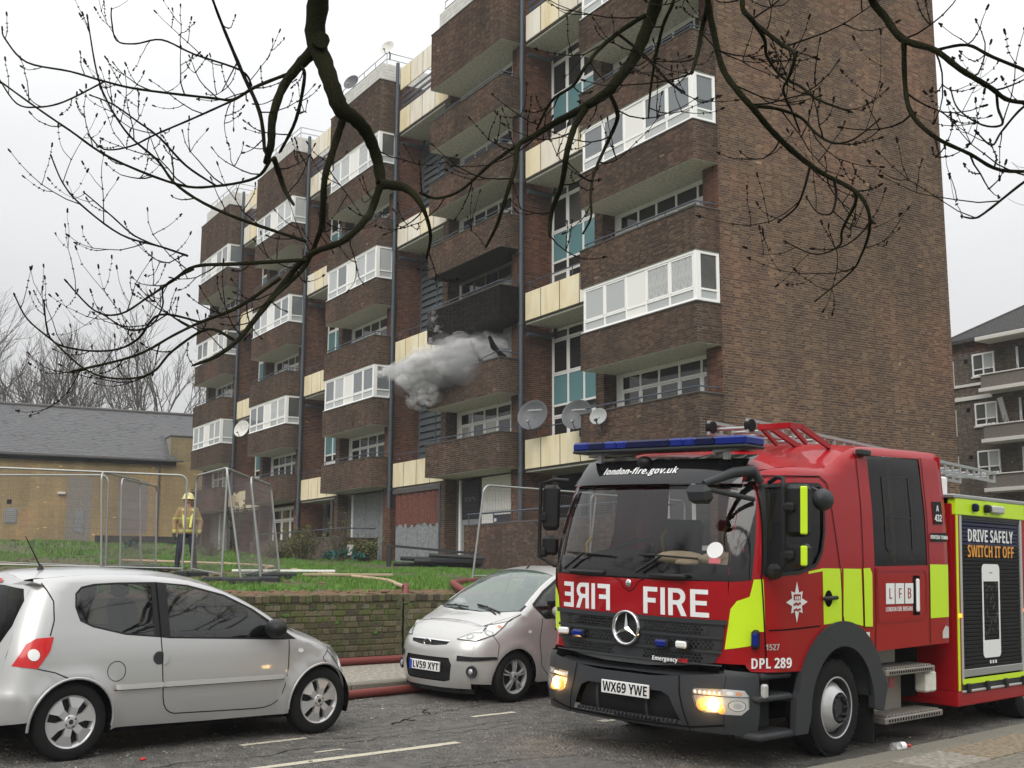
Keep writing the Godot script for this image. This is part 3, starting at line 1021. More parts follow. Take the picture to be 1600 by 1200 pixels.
# stair window, access galleries and rain pipe between two bays
func gap(t: Node3D, a: float, b: float, i: int) -> void:
	var louv := i == 1
	var wall := MB.new()
	wall.bx(a, b, 0.2, TOP - 0.3, 2.6, 2.9)
	put(t, "stair_wall", wall.mesh(), "mortar_dark")
	for k in 4:
		var y := 5.15 + 5.3 * k
		var last := k == 3
		var slab := MB.new()
		slab.bx(a, b - 0.2, y - 0.11, y + 0.05, 0.96, 2.6, 0.01)
		put(t, "gallery_slab", slab.mesh(), "concrete")
		var rim := MB.new()
		rim.bx(a, b - 0.2, y - 0.05, y - 0.004, 0.915, 0.958)
		put(t, "gallery_edge", rim.mesh(), "slab_edge")
		for rep in (2 if last else 1):
			var yb := y + rep * 2.0
			var s := a - 0.35
			var m := 0
			while s < b - 0.35:
				var e := minf(s + 1.2, b - 0.3)
				var p := MB.new()
				p.bx(maxf(s + 0.024, a - 0.4), e - 0.024, yb, yb + 1.02, 0.86, 0.91, 0.006)
				put(t, "panel_joint", bxm(e - 0.02, e + 0.02, yb, yb + 1.0, 0.868, 0.905), "dark_gap")
				put(t, "gallery_panel", p.mesh(), "cream%d" % [(i * 2 + k + m + (1 if k > 0 else 0)) % 3 if k > 1 else (0 if k == 0 or m > 1 else (m + 1) % 2)])
				s += 1.2
				m += 1
		var rl := MB.new()
		rl.tube([Vector3(a - 0.3, y + 1.38, 0.93), Vector3(b - 0.32, y + 1.38, 0.93)], [0.022], 6)
		for q in 4: rl.tube([Vector3(a + q * 1.35, y + 1.0, 0.93), Vector3(a + q * 1.35, y + 1.38, 0.93)], [0.018], 6)
		if last:
			for q in 3: rl.bar(Vector3(a - 0.3, y + 1.2 + q * 0.27, 0.95), Vector3(b - 0.32, y + 1.2 + q * 0.27, 0.95), 0.03, 0.1)
		put(t, "gallery_railing", rl.mesh(), "rail_blue")
		if last: break
		var y0 := y + 0.07
		var y1 := y + 5.16
		if louv:
			var lw := put(t, "louvre_screen", ArrayMesh.new(), "louvre")
			var fr := MB.new()
			for q in [a + 0.02, a + 1.5, a + 3.0, b - 0.06]: fr.bx(q, q + 0.05, y0, y1, 2.2, 2.3)
			lw.mesh = fr.mesh()
			for q in 17:
				var bl := MB.new()
				bl.box(Vector3((a + b) * 0.5, y0 + 0.17 + q * 0.297, 2.27), Vector3(b - a - 0.04, 0.29, 0.012), Basis(Vector3.RIGHT, 0.3), 0.0)
				put(lw, "louvre_blade", bl.mesh(), "louvre")
		else:
			var cols := [a + 0.04, a + 0.55, a + 1.55, a + 2.55, a + 3.55, b - 0.04]
			var p1 := "pane_grey" if (k + i) % 2 else "pane_dark"
			window(t, "stair_window", a, b, y0, y1, -2.2, cols, [y0 + 0.05, y0 + 1.9, y0 + 2.28, y0 + 3.4, y0 + 4.7, y1 - 0.06],
				[[p1, "pane_dark"], ["pane_dark", "pane_dark"], ["teal_panel", "teal_panel"], [p1, "pane_dark", p1], ["pane_grey", "pane_dark"]], "white_frame", 0.1)
		# foul air duct under the slab
		var du := MB.new()
		du.tube([Vector3(b - 0.25, y + 4.85, 1.0), Vector3(b - 0.3, y + 4.85, 2.0), Vector3(b - 0.35, y + 5.15, 2.15)], [0.075], 8)
		put(t, "cross_pipe", du.mesh(), "pipe_grey")
	var pp := MB.new()
	var ps := b - 0.14
	pp.tube([Vector3(ps, 3.0 if i != 1 else 4.3, 0.80), Vector3(ps, TOP + 0.9, 0.80)], [0.085], 10)
	var y := 5.0
	while y < TOP:
		pp.lathe(Vector3(ps, y, 0.80), Basis(Vector3.RIGHT, -PI / 2), [Vector2(0.09, 0), Vector2(0.105, 0.01), Vector2(0.105, 0.12), Vector2(0.09, 0.13)], 10)
		y += 2.65
	put(t, "rain_pipe", pp.mesh(), "pipe_grey")
	var wr := MB.new()
	var pts := []
	for q in 22: pts.append(Vector3(b + 0.28 + 0.05 * sin(q * 1.7), 4.5 + q * 0.86, 0.885))
	wr.tube(pts, [0.014], 5)
	put(t, "cable", wr.mesh(), "slab_edge")

func ground_floor(t: Node3D, s0: float, i: int, dark: MB) -> void:
	var z := 1.42
	match i:
		0:
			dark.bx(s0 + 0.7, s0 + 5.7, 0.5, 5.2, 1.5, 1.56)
			window(t, "ground_window", s0 + 0.7, s0 + 5.6, 2.2, 5.15, -1.4, [s0 + 0.75, s0 + 2.0, s0 + 3.2, s0 + 4.4, s0 + 5.55], [2.25, 4.5, 5.1], [["pane_dark", "pane_grey"], ["pane_dark", "pane_dark"]])
		1:   # shuttered entrance: louvred door, white sheets, dark door
			var p := MB.new()
			p.bx(s0 + 0.75, s0 + 3.7, 1.5, 5.15, z, z + 0.05)
			put(t, "white_boarding", p.mesh(), "white_panel")
			var q := MB.new()
			for k in 12: q.bx(s0 + 0.95 + k * 0.21, s0 + 1.13 + k * 0.21, 3.85, 4.95, z - 0.03, z, 0.01)
			put(t, "boarding_ribs", q.mesh(), "white_panel")
			var d1 := MB.new()
			d1.bx(s0 + 1.05, s0 + 2.75, 1.8, 3.7, z - 0.05, z - 0.002, 0.01)
			put(t, "dark_door", d1.mesh(), "blue_dark_door")
			var nt := MB.new()
			nt.bx(s0 + 2.5, s0 + 2.7, 3.45, 3.57, z - 0.06, z - 0.052)
			put(t, "door_notice", nt.mesh(), "white_print")
			var sh := put(t, "roller_shutter", bxm(s0 + 3.75, s0 + 5.25, 1.5, 5.1, z, z + 0.05), "blue_dark_door")
			for k in 15: put(sh, "shutter_slat", bxm(s0 + 3.82, s0 + 5.2, 3.65 + k * 0.097, 3.65 + k * 0.097 + 0.08, z - 0.04, z - 0.002, 0.012), "dark_grey")
			var gp := MB.new()
			gp.bx(s0 + 3.8, s0 + 5.22, 1.5, 3.6, z - 0.035, z - 0.002, 0.01)
			put(sh, "shutter_panel", gp.mesh(), "board_grey")
			put(sh, "warning_notice", bxm(s0 + 3.95, s0 + 4.3, 2.95, 3.4, z - 0.05, z - 0.037), "notice")
			var gr := MB.new()
			for k in 5: gr.bar(Vector3(s0 + 4.9 - k * 0.17, 4.45, z - 0.05), Vector3(s0 + 4.83 - k * 0.17, 4.3 + 0.1 * (k % 2), z - 0.05), 0.01, 0.03, Vector3.BACK)
			put(sh, "graffiti", gr.mesh(), "graffiti")
			var fm := MB.new()
			fm.bx(s0 + 5.3, s0 + 5.42, 1.5, 5.15, z - 0.06, z + 0.05, 0.01)
			fm.bx(s0 + 0.72, s0 + 0.84, 1.5, 5.15, z - 0.06, z + 0.05, 0.01)
			put(t, "door_frame", fm.mesh(), "white_frame")
		2:
			var p := put(t, "grey_boarding", bxm(s0 + 0.75, s0 + 5.0, 1.8, 5.15, z, z + 0.05), "board_grey")
			for k in 3: put(p, "board_sheet", bxm(s0 + 0.78 + k * 1.41, s0 + 2.16 + k * 1.41, 1.8, 5.13, z - 0.012 - 0.004 * k, z - 0.001), "board_grey")
			put(t, "door_frame", bxm(s0 + 5.02, s0 + 5.15, 1.8, 5.15, z - 0.06, z + 0.05, 0.01), "white_frame")
		3:
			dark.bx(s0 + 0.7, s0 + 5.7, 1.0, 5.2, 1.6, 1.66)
			window(t, "garden_door_window", s0 + 1.2, s0 + 5.1, 2.3, 5.0, -1.4, [s0 + 1.25, s0 + 2.5, s0 + 3.75, s0 + 5.05], [2.35, 4.35, 4.95], [["pane_dark", "pane_grey", "pane_dark"], ["pane_dark", "pane_dark", "pane_dark"]], "white_frame", 0.16)
		4:
			put(t, "grey_boarding", bxm(s0 + 0.75, s0 + 3.6, 2.0, 5.15, z, z + 0.05), "board_grey")
			put(t, "door_frame", bxm(s0 + 3.65, s0 + 3.8, 2.0, 5.15, z - 0.06, z + 0.05, 0.01), "white_frame")
	if i == 1:   # infill beside this bay: rusty corrugated sheet above grey boards
		var a := s0 + 6.2
		var b := s0 + PITCH - 0.35
		var cs := MB.new()
		var n := 30
		for k in n:
			var x0 := a + (b - a) * k / n
			var x1 := a + (b - a) * (k + 1) / n
			var h := [[0.0, 0.0], [0.0, 0.06], [0.06, 0.06], [0.06, 0.0]][k % 4] as Array
			cs.quad(Vector3(x1, 3.45 + 0.1 * (k / 8 % 2), 0.95 + h[1]), Vector3(x0, 3.45 + 0.1 * (k / 8 % 2), 0.95 + h[0]), Vector3(x0, 4.85, 0.95 + h[0]), Vector3(x1, 4.85, 0.95 + h[1]))
		put(t, "corrugated_sheet", cs.mesh(), "rust_sheet")
		var gb := put(t, "grey_boarding", bxm(a, b, 1.2, 3.6, 1.03, 1.08), "board_grey")
		for k in 4: put(gb, "board_sheet", bxm(a + 0.02 + k * 1.0, a + 1.0 + k * 1.0, 1.2, 3.52 + 0.06 * (k % 2), 1.0 - 0.005 * k, 1.025 - 0.005 * k), "board_grey")
		put(t, "lintel", bxm(a - 0.1, b + 0.1, 4.86, 5.06, 0.9, 1.1, 0.01), "slab_edge")
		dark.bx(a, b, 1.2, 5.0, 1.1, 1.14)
		put(t, "post", bxm(a - 0.12, a - 0.02, 1.2, 5.0, 0.86, 1.0, 0.01), "pipe_grey")
	elif i < NB - 1:
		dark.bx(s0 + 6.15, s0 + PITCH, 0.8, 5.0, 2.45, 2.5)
		var p := MB.new()
		p.tube([Vector3(s0 + 6.6, 5.0, 1.0), Vector3(s0 + 6.6, 3.2, 1.0), Vector3(s0 + 6.3, 2.6, 1.0), Vector3(s0 + 6.3, 1.8, 1.0)], [0.09], 8)
		put(t, "waste_pipe", p.mesh(), "slab_edge")
		put(t, "white_post", bxm(s0 + 7.6, s0 + 7.7, 1.8, 5.0, 2.3, 2.4), "white_frame")

func low_walls() -> void:
	# two brick garden walls with blue rails in front of the ground-floor flats
	var specs := [[2.0, 10.5, 1.5, 3.1, "low brown brick garden wall beside the shuttered entrance, seen through the fence", 12.0], [22.6, 34.5, 0.8, 3.06, "long low brick garden wall with a blue rail below the third and fourth bays", 0.0]]
	var k := 0
	for q in specs:
		var t := thing("garden_wall", q[4], "wall", BP, Basis(FD, Vector3.UP, -ND), "garden walls of the flats")
		var b := MB.new()
		var z: float = -q[2]
		b.bx(q[0], q[1], 0.6, q[3], z + 0.006, z + 0.24)
		b.bx(q[0] + 0.006, q[0] + 0.24, 0.6, q[3], z + 0.24, 0.88)
		b.bx(q[1] - 0.24, q[1], 0.6, q[3], z + 0.24, 0.88)
		put(t, "wall_core", b.mesh(), "mortar_dark")
		lay(Vector3(q[1], 1.2, z), Vector3(-1, 0, 0), Vector3(0, 0, -1), q[1] - q[0], q[3] - 1.2, BAY_PAL if k == 0 else GREY_PAL)
		lay(Vector3(q[0], 1.2, z + 0.006), Vector3(0, 0, 1), Vector3(-1, 0, 0), 0.87 - z, q[3] - 1.2, BAY_PAL)
		flush_bricks(t)
		put(t, "coping", bxm(q[0] - 0.02, q[1] + 0.02, q[3], q[3] + 0.06, z - 0.02, z + 0.26, 0.01), "coping")
		var r := MB.new()
		r.tube([Vector3(q[0] + 0.1, q[3] + 0.4, 0.8), Vector3(q[0] + 0.1, q[3] + 0.4, z + 0.12), Vector3(q[1], q[3] + 0.4, z + 0.12)], [0.03], 8)
		for p in 6: r.tube([Vector3(q[0] + 0.1 + p * (q[1] - q[0] - 0.2) / 5.0, q[3], z + 0.12), Vector3(q[0] + 0.1 + p * (q[1] - q[0] - 0.2) / 5.0, q[3] + 0.4, z + 0.12)], [0.02], 6)
		put(t, "rail", r.mesh(), "rail_blue")
		if k == 1: put(t, "meter_box", bxm(q[0] - 0.06, q[0] - 0.002, 2.3, 2.75, -0.55, -0.25, 0.01), "white_stone")
		k += 1

# ---------------------------------------------------------------- the buildings around
func grid_window(t: Node3D, called: String, x0: float, x1: float, y0: float, y1: float, z: float, nx: int, ny: int, fr: String, pane: String, bar := 0.05) -> MeshInstance3D:
	var w := put(t, called, ArrayMesh.new(), fr)
	var b := MB.new()
	b.bx(x0, x1, y0, y0 + bar, z, z + 0.06); b.bx(x0, x1, y1 - bar, y1, z, z + 0.06)
	b.bx(x0, x0 + bar, y0 + bar, y1 - bar, z, z + 0.06); b.bx(x1 - bar, x1, y0 + bar, y1 - bar, z, z + 0.06)
	for i in range(1, nx): b.bx(x0 + (x1 - x0) * i / nx - 0.02, x0 + (x1 - x0) * i / nx + 0.02, y0 + bar, y1 - bar, z + 0.01, z + 0.05)
	for i in range(1, ny): b.bx(x0 + bar, x1 - bar, y0 + (y1 - y0) * i / ny - 0.015, y0 + (y1 - y0) * i / ny + 0.015, z + 0.012, z + 0.045)
	w.mesh = b.mesh()
	for i in nx:
		for j in ny:
			var g := MB.new()
			var xa := x0 + (x1 - x0) * i / nx
			var xb := x0 + (x1 - x0) * (i + 1) / nx
			var ya := y0 + (y1 - y0) * j / ny
			var yb := y0 + (y1 - y0) * (j + 1) / ny
			var e := (rng.randf() - 0.5) * 0.008
			g.quad(Vector3(xa, ya, z + 0.02), Vector3(xb, ya, z + 0.02 + e), Vector3(xb, yb, z + 0.02), Vector3(xa, yb, z + 0.02 - e))
			put(w, "pane", g.mesh(), pane)
	return w

func left_hall() -> void:
	var dx := Vector3(0.891, 0, -0.454).normalized()
	var t := thing("brick_hall", "long low yellow brick hall with a grey slate roof, left of the flats", "hall", Vector3(-33.8, 0, -77.9), Basis(dx, Vector3.UP, dx.cross(Vector3.UP)))
	var wx := -26.0
	vary = 0.45
	put(t, "wall", bxm(wx, 16.0, 1.5, 9.3, -9.0, -0.012), "mortar")
	lay(Vector3(-1.5, 3.0, -0.012), Vector3(1, 0, 0), Vector3(0, 0, 1), 16.0, 6.3, STOCK_PAL, [[5.93, 7.5, 0.5, 4.9], [9.25, 11.15, 1.25, 4.85], [2.05, 2.85, 1.7, 2.75]], 0.08)
	var stub := put(t, "parapet_stub", bxm(11.0, 14.0, 9.3, 11.05, -3.0, -0.02, 0.02), "mortar")
	lay(Vector3(11.02, 9.3, -0.02), Vector3(1, 0, 0), Vector3(0, 0, 1), 2.9, 1.7, [Color(0.17, 0.14, 0.08), Color(0.13, 0.11, 0.06), Color(0.2, 0.16, 0.09), Color(0.1, 0.085, 0.05)], [], 0.08)
	put(stub, "coping", bxm(10.95, 14.0, 11.05, 11.15, -3.0, 0.04, 0.02), "coping")
	flush_bricks(t)
	vary = 1.0
	# slate roof: slates laid one by one
	var rise := 3.85
	var run := 5.2
	var rb := MB.new()
	rb.quad(Vector3(wx, 9.38, 0.4), Vector3(11.3, 9.38, 0.4), Vector3(11.3, 9.38 + rise, 0.4 - run), Vector3(wx, 9.38 + rise, 0.4 - run))
	rb.quad(Vector3(16, 9.38, 0.4 - 2 * run), Vector3(wx, 9.38, 0.4 - 2 * run), Vector3(wx, 9.38 + rise, 0.4 - run), Vector3(16, 9.38 + rise, 0.4 - run))
	rb.quad(Vector3(11.3, 10.9, -1.66), Vector3(16, 10.9, -1.66), Vector3(16, 9.38 + rise, 0.4 - run), Vector3(11.3, 9.38 + rise, 0.4 - run))
	var roof := put(t, "roof", rb.mesh(), "slate_base")
	var up := Vector3(0, rise, -run).normalized()
	var nrm := Vector3(0, run, rise).normalized()
	var tf: Array[Transform3D] = []
	var cs := PackedColorArray()
	var ln := sqrt(rise * rise + run * run)
	var rows := 30
	for r in rows:
		var n := 58
		for k in n:
			var x := -4.0 + k * 0.285 + (0.14 if r % 2 else 0.0)
			if x > 11.2 and r < 12: continue
			var p := Vector3(x, 9.38, 0.4) + up * (ln * (r + 0.5) / rows) + nrm * (0.012 + rng.randf() * 0.01)
			tf.append(Transform3D(Basis(Vector3(1, 0, 0), up, nrm) * Basis(Vector3.RIGHT, -0.03) * Basis(Vector3.BACK, (rng.randf() - 0.5) * 0.03), p))
			var g := 0.066 + 0.016 * rng.randf()
			if rng.randf() < 0.05: g *= 0.6
			cs.append(Color(g, g * 1.01, g * 1.04))
	var mm := MultiMesh.new()
	mm.transform_format = MultiMesh.TRANSFORM_3D
	mm.use_colors = true
	mm.mesh = bxm(-0.138, 0.138, -0.14, 0.14, -0.008, 0.008)
	mm.instance_count = tf.size()
	for i in tf.size():
		mm.set_instance_transform(i, tf[i])
		mm.set_instance_color(i, cs[i])
	var mi := MultiMeshInstance3D.new()
	mi.name = "slates"
	mi.multimesh = mm
	mi.material_override = M["slate"]
	mi.set_meta("kind", "stuff")
	roof.add_child(mi)
	var rg := MB.new()
	rg.tube([Vector3(wx, 9.42 + rise, 0.4 - run), Vector3(16, 9.42 + rise, 0.4 - run)], [0.13], 8)
	put(roof, "ridge", rg.mesh(), "slab_edge")
	put(t, "gutter", bxm(wx, 11.9, 9.22, 9.36, 0.28, 0.48, 0.03), "slab_edge")
	put(t, "fascia", bxm(wx, 11.4, 9.0, 9.22, 0.0, 0.3), "dark_gap")
	var d := MB.new()
	d.tube([Vector3(10.3, 9.2, 0.1), Vector3(10.35, 3.4, 0.1)], [0.07], 8)
	put(t, "rain_pipe", d.mesh(), "slab_edge")
	# tall glazed doorway
	grid_window(t, "window", 4.42, 6.02, 5.75, 7.82, -0.08, 6, 3, "board_grey", "pane_dark")
	var dw := grid_window(t, "side_light", 4.42, 4.95, 4.35, 5.7, -0.08, 2, 4, "board_grey", "pane_dark")
	grid_window(t, "side_light", 5.55, 6.05, 4.35, 5.7, -0.08, 2, 4, "board_grey", "pane_dark")
	put(t, "door", bxm(4.95, 5.55, 4.2, 5.72, -0.06, 0.02, 0.01), "board_grey")
	var pl := put(t, "white_boards", ArrayMesh.new(), "white_panel")
	for k in 9: put(pl, "board", bxm(4.43 + k * 0.178, 4.6 + k * 0.178, 3.5, 4.45, -0.1, -0.02, 0.01), "white_panel")
	# boarded window
	grid_window(t, "window", 7.76, 9.62, 6.55, 7.8, -0.08, 5, 2, "board_grey", "pane_dark")
	put(t, "boarded_panel", bxm(7.78, 8.7, 4.3, 6.5, -0.1, -0.04, 0.01), "plywood")
	put(t, "boarded_panel", bxm(8.72, 9.6, 4.3, 6.5, -0.1, -0.045, 0.01), "plywood")
	var vn := put(t, "air_vent", bxm(0.55, 1.35, 4.72, 5.72, -0.1, 0.03, 0.02), "board_grey")
	for k in 6: put(vn, "vent_slat", bxm(0.65, 1.25, 4.85 + k * 0.13, 4.95 + k * 0.13, 0.03, 0.05, 0.01), "galv")
	put(t, "vent_hole", bxm(0.65, 0.95, 6.0, 6.3, -0.02, 0.004), "dark_gap")
	put(t, "wall_lamp", bxm(3.75, 4.25, 6.72, 6.9, -0.02, 0.2, 0.04), "cladding")
	put(t, "plinth", bxm(6.3, 16.0, 2.8, 4.05, -0.03, 0.05, 0.02), "dark_grey")

func right_flats() -> void:
	var t := thing("brick_flats", "dark brick flats with a hipped dark roof and white windows, behind the fire engine", "apartment block", Vector3(22.8, 0, -57.7), Basis(-FD, Vector3.UP, ND))
	put(t, "wall", bxm(-1.3, 16.0, -2.0, 13.0, -9.0, -0.012), "mortar_dark")
	var holes := []
	for y in [11.23, 8.78, 6.44, 4.0]: holes.append([1.3, 2.57, y - 3.0, y - 1.88])
	lay(Vector3(-1.3, 3.0, -0.012), Vector3(1, 0, 0), Vector3(0, 0, 1), 6.3, 9.5, GREY_PAL, holes)
	lay(Vector3(-1.3, 12.52, -0.008), Vector3(1, 0, 0), Vector3(0, 0, 1), 6.3, 0.55, RED_PAL)
	flush_bricks(t)
	var rb := MB.new()
	var e := 0.35
	var yk := 13.1
	var a := Vector3(-1.3 - e, yk, e)
	var b := Vector3(16, yk, e)
	var r1 := Vector3(3.3, yk + 3.0, -4.6)
	var r2 := Vector3(12.0, yk + 3.0, -4.6)
	var c := Vector3(-1.3 - e, yk, -9.3)
	var d := Vector3(16, yk, -9.3)
	rb.quad(a, b, r2, r1); rb.tri(c, a, r1); rb.quad(d, c, r1, r2)
	rb.quad(b, a, a - Vector3(0, 0.14, 0), b - Vector3(0, 0.14, 0)); rb.quad(a - Vector3(0, 0.14, 0), c - Vector3(0, 0.14, 0), c, a)
	var roof := put(t, "roof", rb.mesh(), "roof_dark")
	# plain tiles in rows
	var up := (r1 - Vector3(r1.x, yk, e)).normalized()
	var tf: Array[Transform3D] = []
	for r in 40:
		for k in 40:
			var p := Vector3(-1.5 + k * 0.19 + 0.095 * (r % 2), yk, e) + up * (0.1 + r * 0.14)
			if p.x < a.x + (r1.x - a.x) * (r * 0.14 + 0.15) / (r1 - Vector3(r1.x, yk, e)).length(): continue
			tf.append(Transform3D(Basis(Vector3(1, 0, 0), up, Vector3(1, 0, 0).cross(up)) * Basis(Vector3.RIGHT, -0.06), p + Vector3(0, 0.02, 0)))
	var mm := MultiMesh.new()
	mm.transform_format = MultiMesh.TRANSFORM_3D
	mm.mesh = bxm(-0.09, 0.09, -0.085, 0.085, -0.008, 0.008)
	mm.instance_count = tf.size()
	for i in tf.size(): mm.set_instance_transform(i, tf[i])
	var mi := MultiMeshInstance3D.new()
	mi.name = "roof_tiles"
	mi.multimesh = mm
	mi.material_override = M["roof_dark"]
	mi.set_meta("kind", "stuff")
	roof.add_child(mi)
	var hp := MB.new()
	hp.tube([a, r1, r2], [0.1], 6)
	put(roof, "hip_tiles", hp.mesh(), "roof_dark")
	for y in [11.23, 8.78, 6.44, 4.0]:
		var w := window(t, "window", 0.0, 1.27, y, y + 1.12, 0.0, [0.04, 0.635, 1.23], [y + 0.04, y + 0.33, y + 1.08], [["pane_dark", "pane_grey"], ["pane_grey", "pane_curtain"]], "white_frame", 0.08)
		w.position.z = 0.0
		put(w, "sill", bxm(-0.06, 1.33, y - 0.08, y, -0.02, 0.12, 0.01), "white_stone")
		put(t, "wall_vent", bxm(-0.5, -0.3, y + 0.75, y + 0.95, -0.01, 0.02), "dark_gap")
		put(t, "corner_pipe", bxm(-1.2, -1.12, y - 0.4, y + 0.95, 0.0, 0.06), "white_stone")
		# balcony
		var yb: float = y - 0.18
		var bal := put(t, "balcony", bxm(1.15, 9.0, yb - 0.62, yb, 0.9, 1.0, 0.01), "render_tan")
		put(bal, "end_panel", bxm(1.15, 1.25, yb - 0.62, yb, 0.0, 0.9, 0.01), "render_tan")
		put(bal, "floor_slab", bxm(1.05, 9.1, yb - 0.8, yb - 0.62, -0.0, 1.08, 0.01), "white_stone")
		put(bal, "coping", bxm(1.1, 9.05, yb, yb + 0.06, 0.84, 1.06, 0.01), "white_stone")
		put(t, "balcony_door", bxm(2.5, 2.6, yb - 0.6, yb + 1.3, 0.0, 0.08), "white_frame")
		put(t, "balcony_glass", bxm(2.6, 4.4, yb - 0.6, yb + 1.3, 0.0, 0.03), "pane_dark")
		var pl := MB.new()
		for k in 14: pl.tube([Vector3(1.3 + k * 0.2, yb, 0.8), Vector3(1.3 + k * 0.2 + (rng.randf() - 0.5) * 0.3, yb + 0.2 + 0.25 * rng.randf(), 0.8)], [0.02, 0.008], 4)
		var po := put(bal, "balcony_plants", pl.mesh(), "charred")
		po.set_meta("kind", "stuff")
	put(t, "canopy", bxm(1.05, 9.0, 12.72, 12.92, 0.0, 1.15, 0.02), "white_stone")
	put(t, "string_course", bxm(-1.3, 1.04, 10.78, 10.92, -0.01, 0.08, 0.01), "white_stone")
	put(t, "string_course", bxm(-1.3, 1.04, 10.1, 10.3, -0.01, 0.1, 0.01), "white_stone")
	var ld := MB.new()
	ld.bar(Vector3(2.3, 8.5, 0.75), Vector3(2.0, 9.9, 0.8), 0.05, 0.25)
	put(t, "folded_chair", ld.mesh(), "galv")

# ---------------------------------------------------------------- bare trees
func grow(mb: MB, p: Vector3, d: Vector3, ln: float, r: float, depth: int, rg: RandomNumberGenerator, lift := 0.12, spread := 0.6) -> void:
	var pts := [p]
	var rad := [r]
	var n := 4
	var q := p
	var dd := d
	for i in n:
		dd = (dd + Vector3(rg.randf() - 0.5, (rg.randf() - 0.5) + lift, rg.randf() - 0.5) * 0.32).normalized()
		q += dd * ln / n
		pts.append(q)
		rad.append(lerpf(r, r * 0.6, (i + 1.0) / n))
	mb.tube(pts, rad, 6 if r > 0.05 else (4 if r > 0.02 else 3), false)
	if depth <= 0: return
	var kids := 3 if depth > 1 else 4
	for k in kids:
		var t := 0.45 + 0.55 * (k + 1.0) / kids
		var at: Vector3 = pts[clampi(int(t * n), 1, n)]
		var side := Vector3(rg.randf() - 0.5, rg.randf() * 0.7 - 0.15, rg.randf() - 0.5).normalized()
		grow(mb, at, (dd + side * spread * (0.7 + rg.randf())).normalized(), ln * (0.6 + 0.25 * rg.randf()), r * 0.58, depth - 1, rg, lift, spread)

func bare_tree(label: String, at: Vector3, h: float, r: float, depth: int, sd: int, group: String) -> void:
	var rg := RandomNumberGenerator.new()
	rg.seed = sd
	var t := thing("bare_tree", label, "tree", at, Basis(), group)
	var tr := MB.new()
	tr.tube([Vector3(0, -0.5, 0), Vector3(0.05, h * 0.12, 0), Vector3(0.0, h * 0.27, 0.05)], [r * 1.25, r, r * 0.9], 8)
	put(t, "trunk", tr.mesh(), "far_twig")
	var cr := MB.new()
	for k in 5:
		var an := TAU * k / 5.0 + rg.randf()
		grow(cr, Vector3(0, h * (0.16 + 0.025 * k), 0), Vector3(cos(an) * 0.75, 0.85, sin(an) * 0.75).normalized(), h * 0.27, r * 0.6, depth, rg)
	var o := put(t, "crown", cr.mesh(), "far_twig")
	o.set_meta("kind", "stuff")

func far_trees() -> void:
	var g := "bare trees behind the brick hall"
	bare_tree("tall bare tree behind the brick hall at the far left edge", Vector3(-64, 4, -128), 34.0, 0.5, 5, 3, g)
	bare_tree("round bare tree behind the middle of the slate roof", Vector3(-49.5, 4, -128), 27.0, 0.45, 5, 11, g)
	bare_tree("small bare tree between the round bare tree and the hall's left end", Vector3(-56.5, 4, -126), 23.0, 0.36, 5, 21, g)
	bare_tree("bare tree between the slate roof and the end of the flats", Vector3(-39.0, 4, -126), 28.0, 0.42, 5, 9, g)
	bare_tree("bare street tree mirrored in the left car's side windows", Vector3(9.5, -0.25, -3.5), 15.0, 0.26, 5, 17, "")
	bare_tree("bare tree mirrored in the fire engine's windscreen", Vector3(-22.0, -0.25, -4.5), 15.0, 0.3, 5, 19, "")
	bare_tree("pale bare tree at the right edge, its twigs behind the big limbs", Vector3(22.5, -0.3, -31), 21.0, 0.25, 5, 14, "")

# ---------------------------------------------------------------- things on the lawn
func on_bank(a: float, c: float, h := 0.0) -> Vector3:
	var p := AX * a + CW * c
	p.y = bank(a, c) + h
	return p

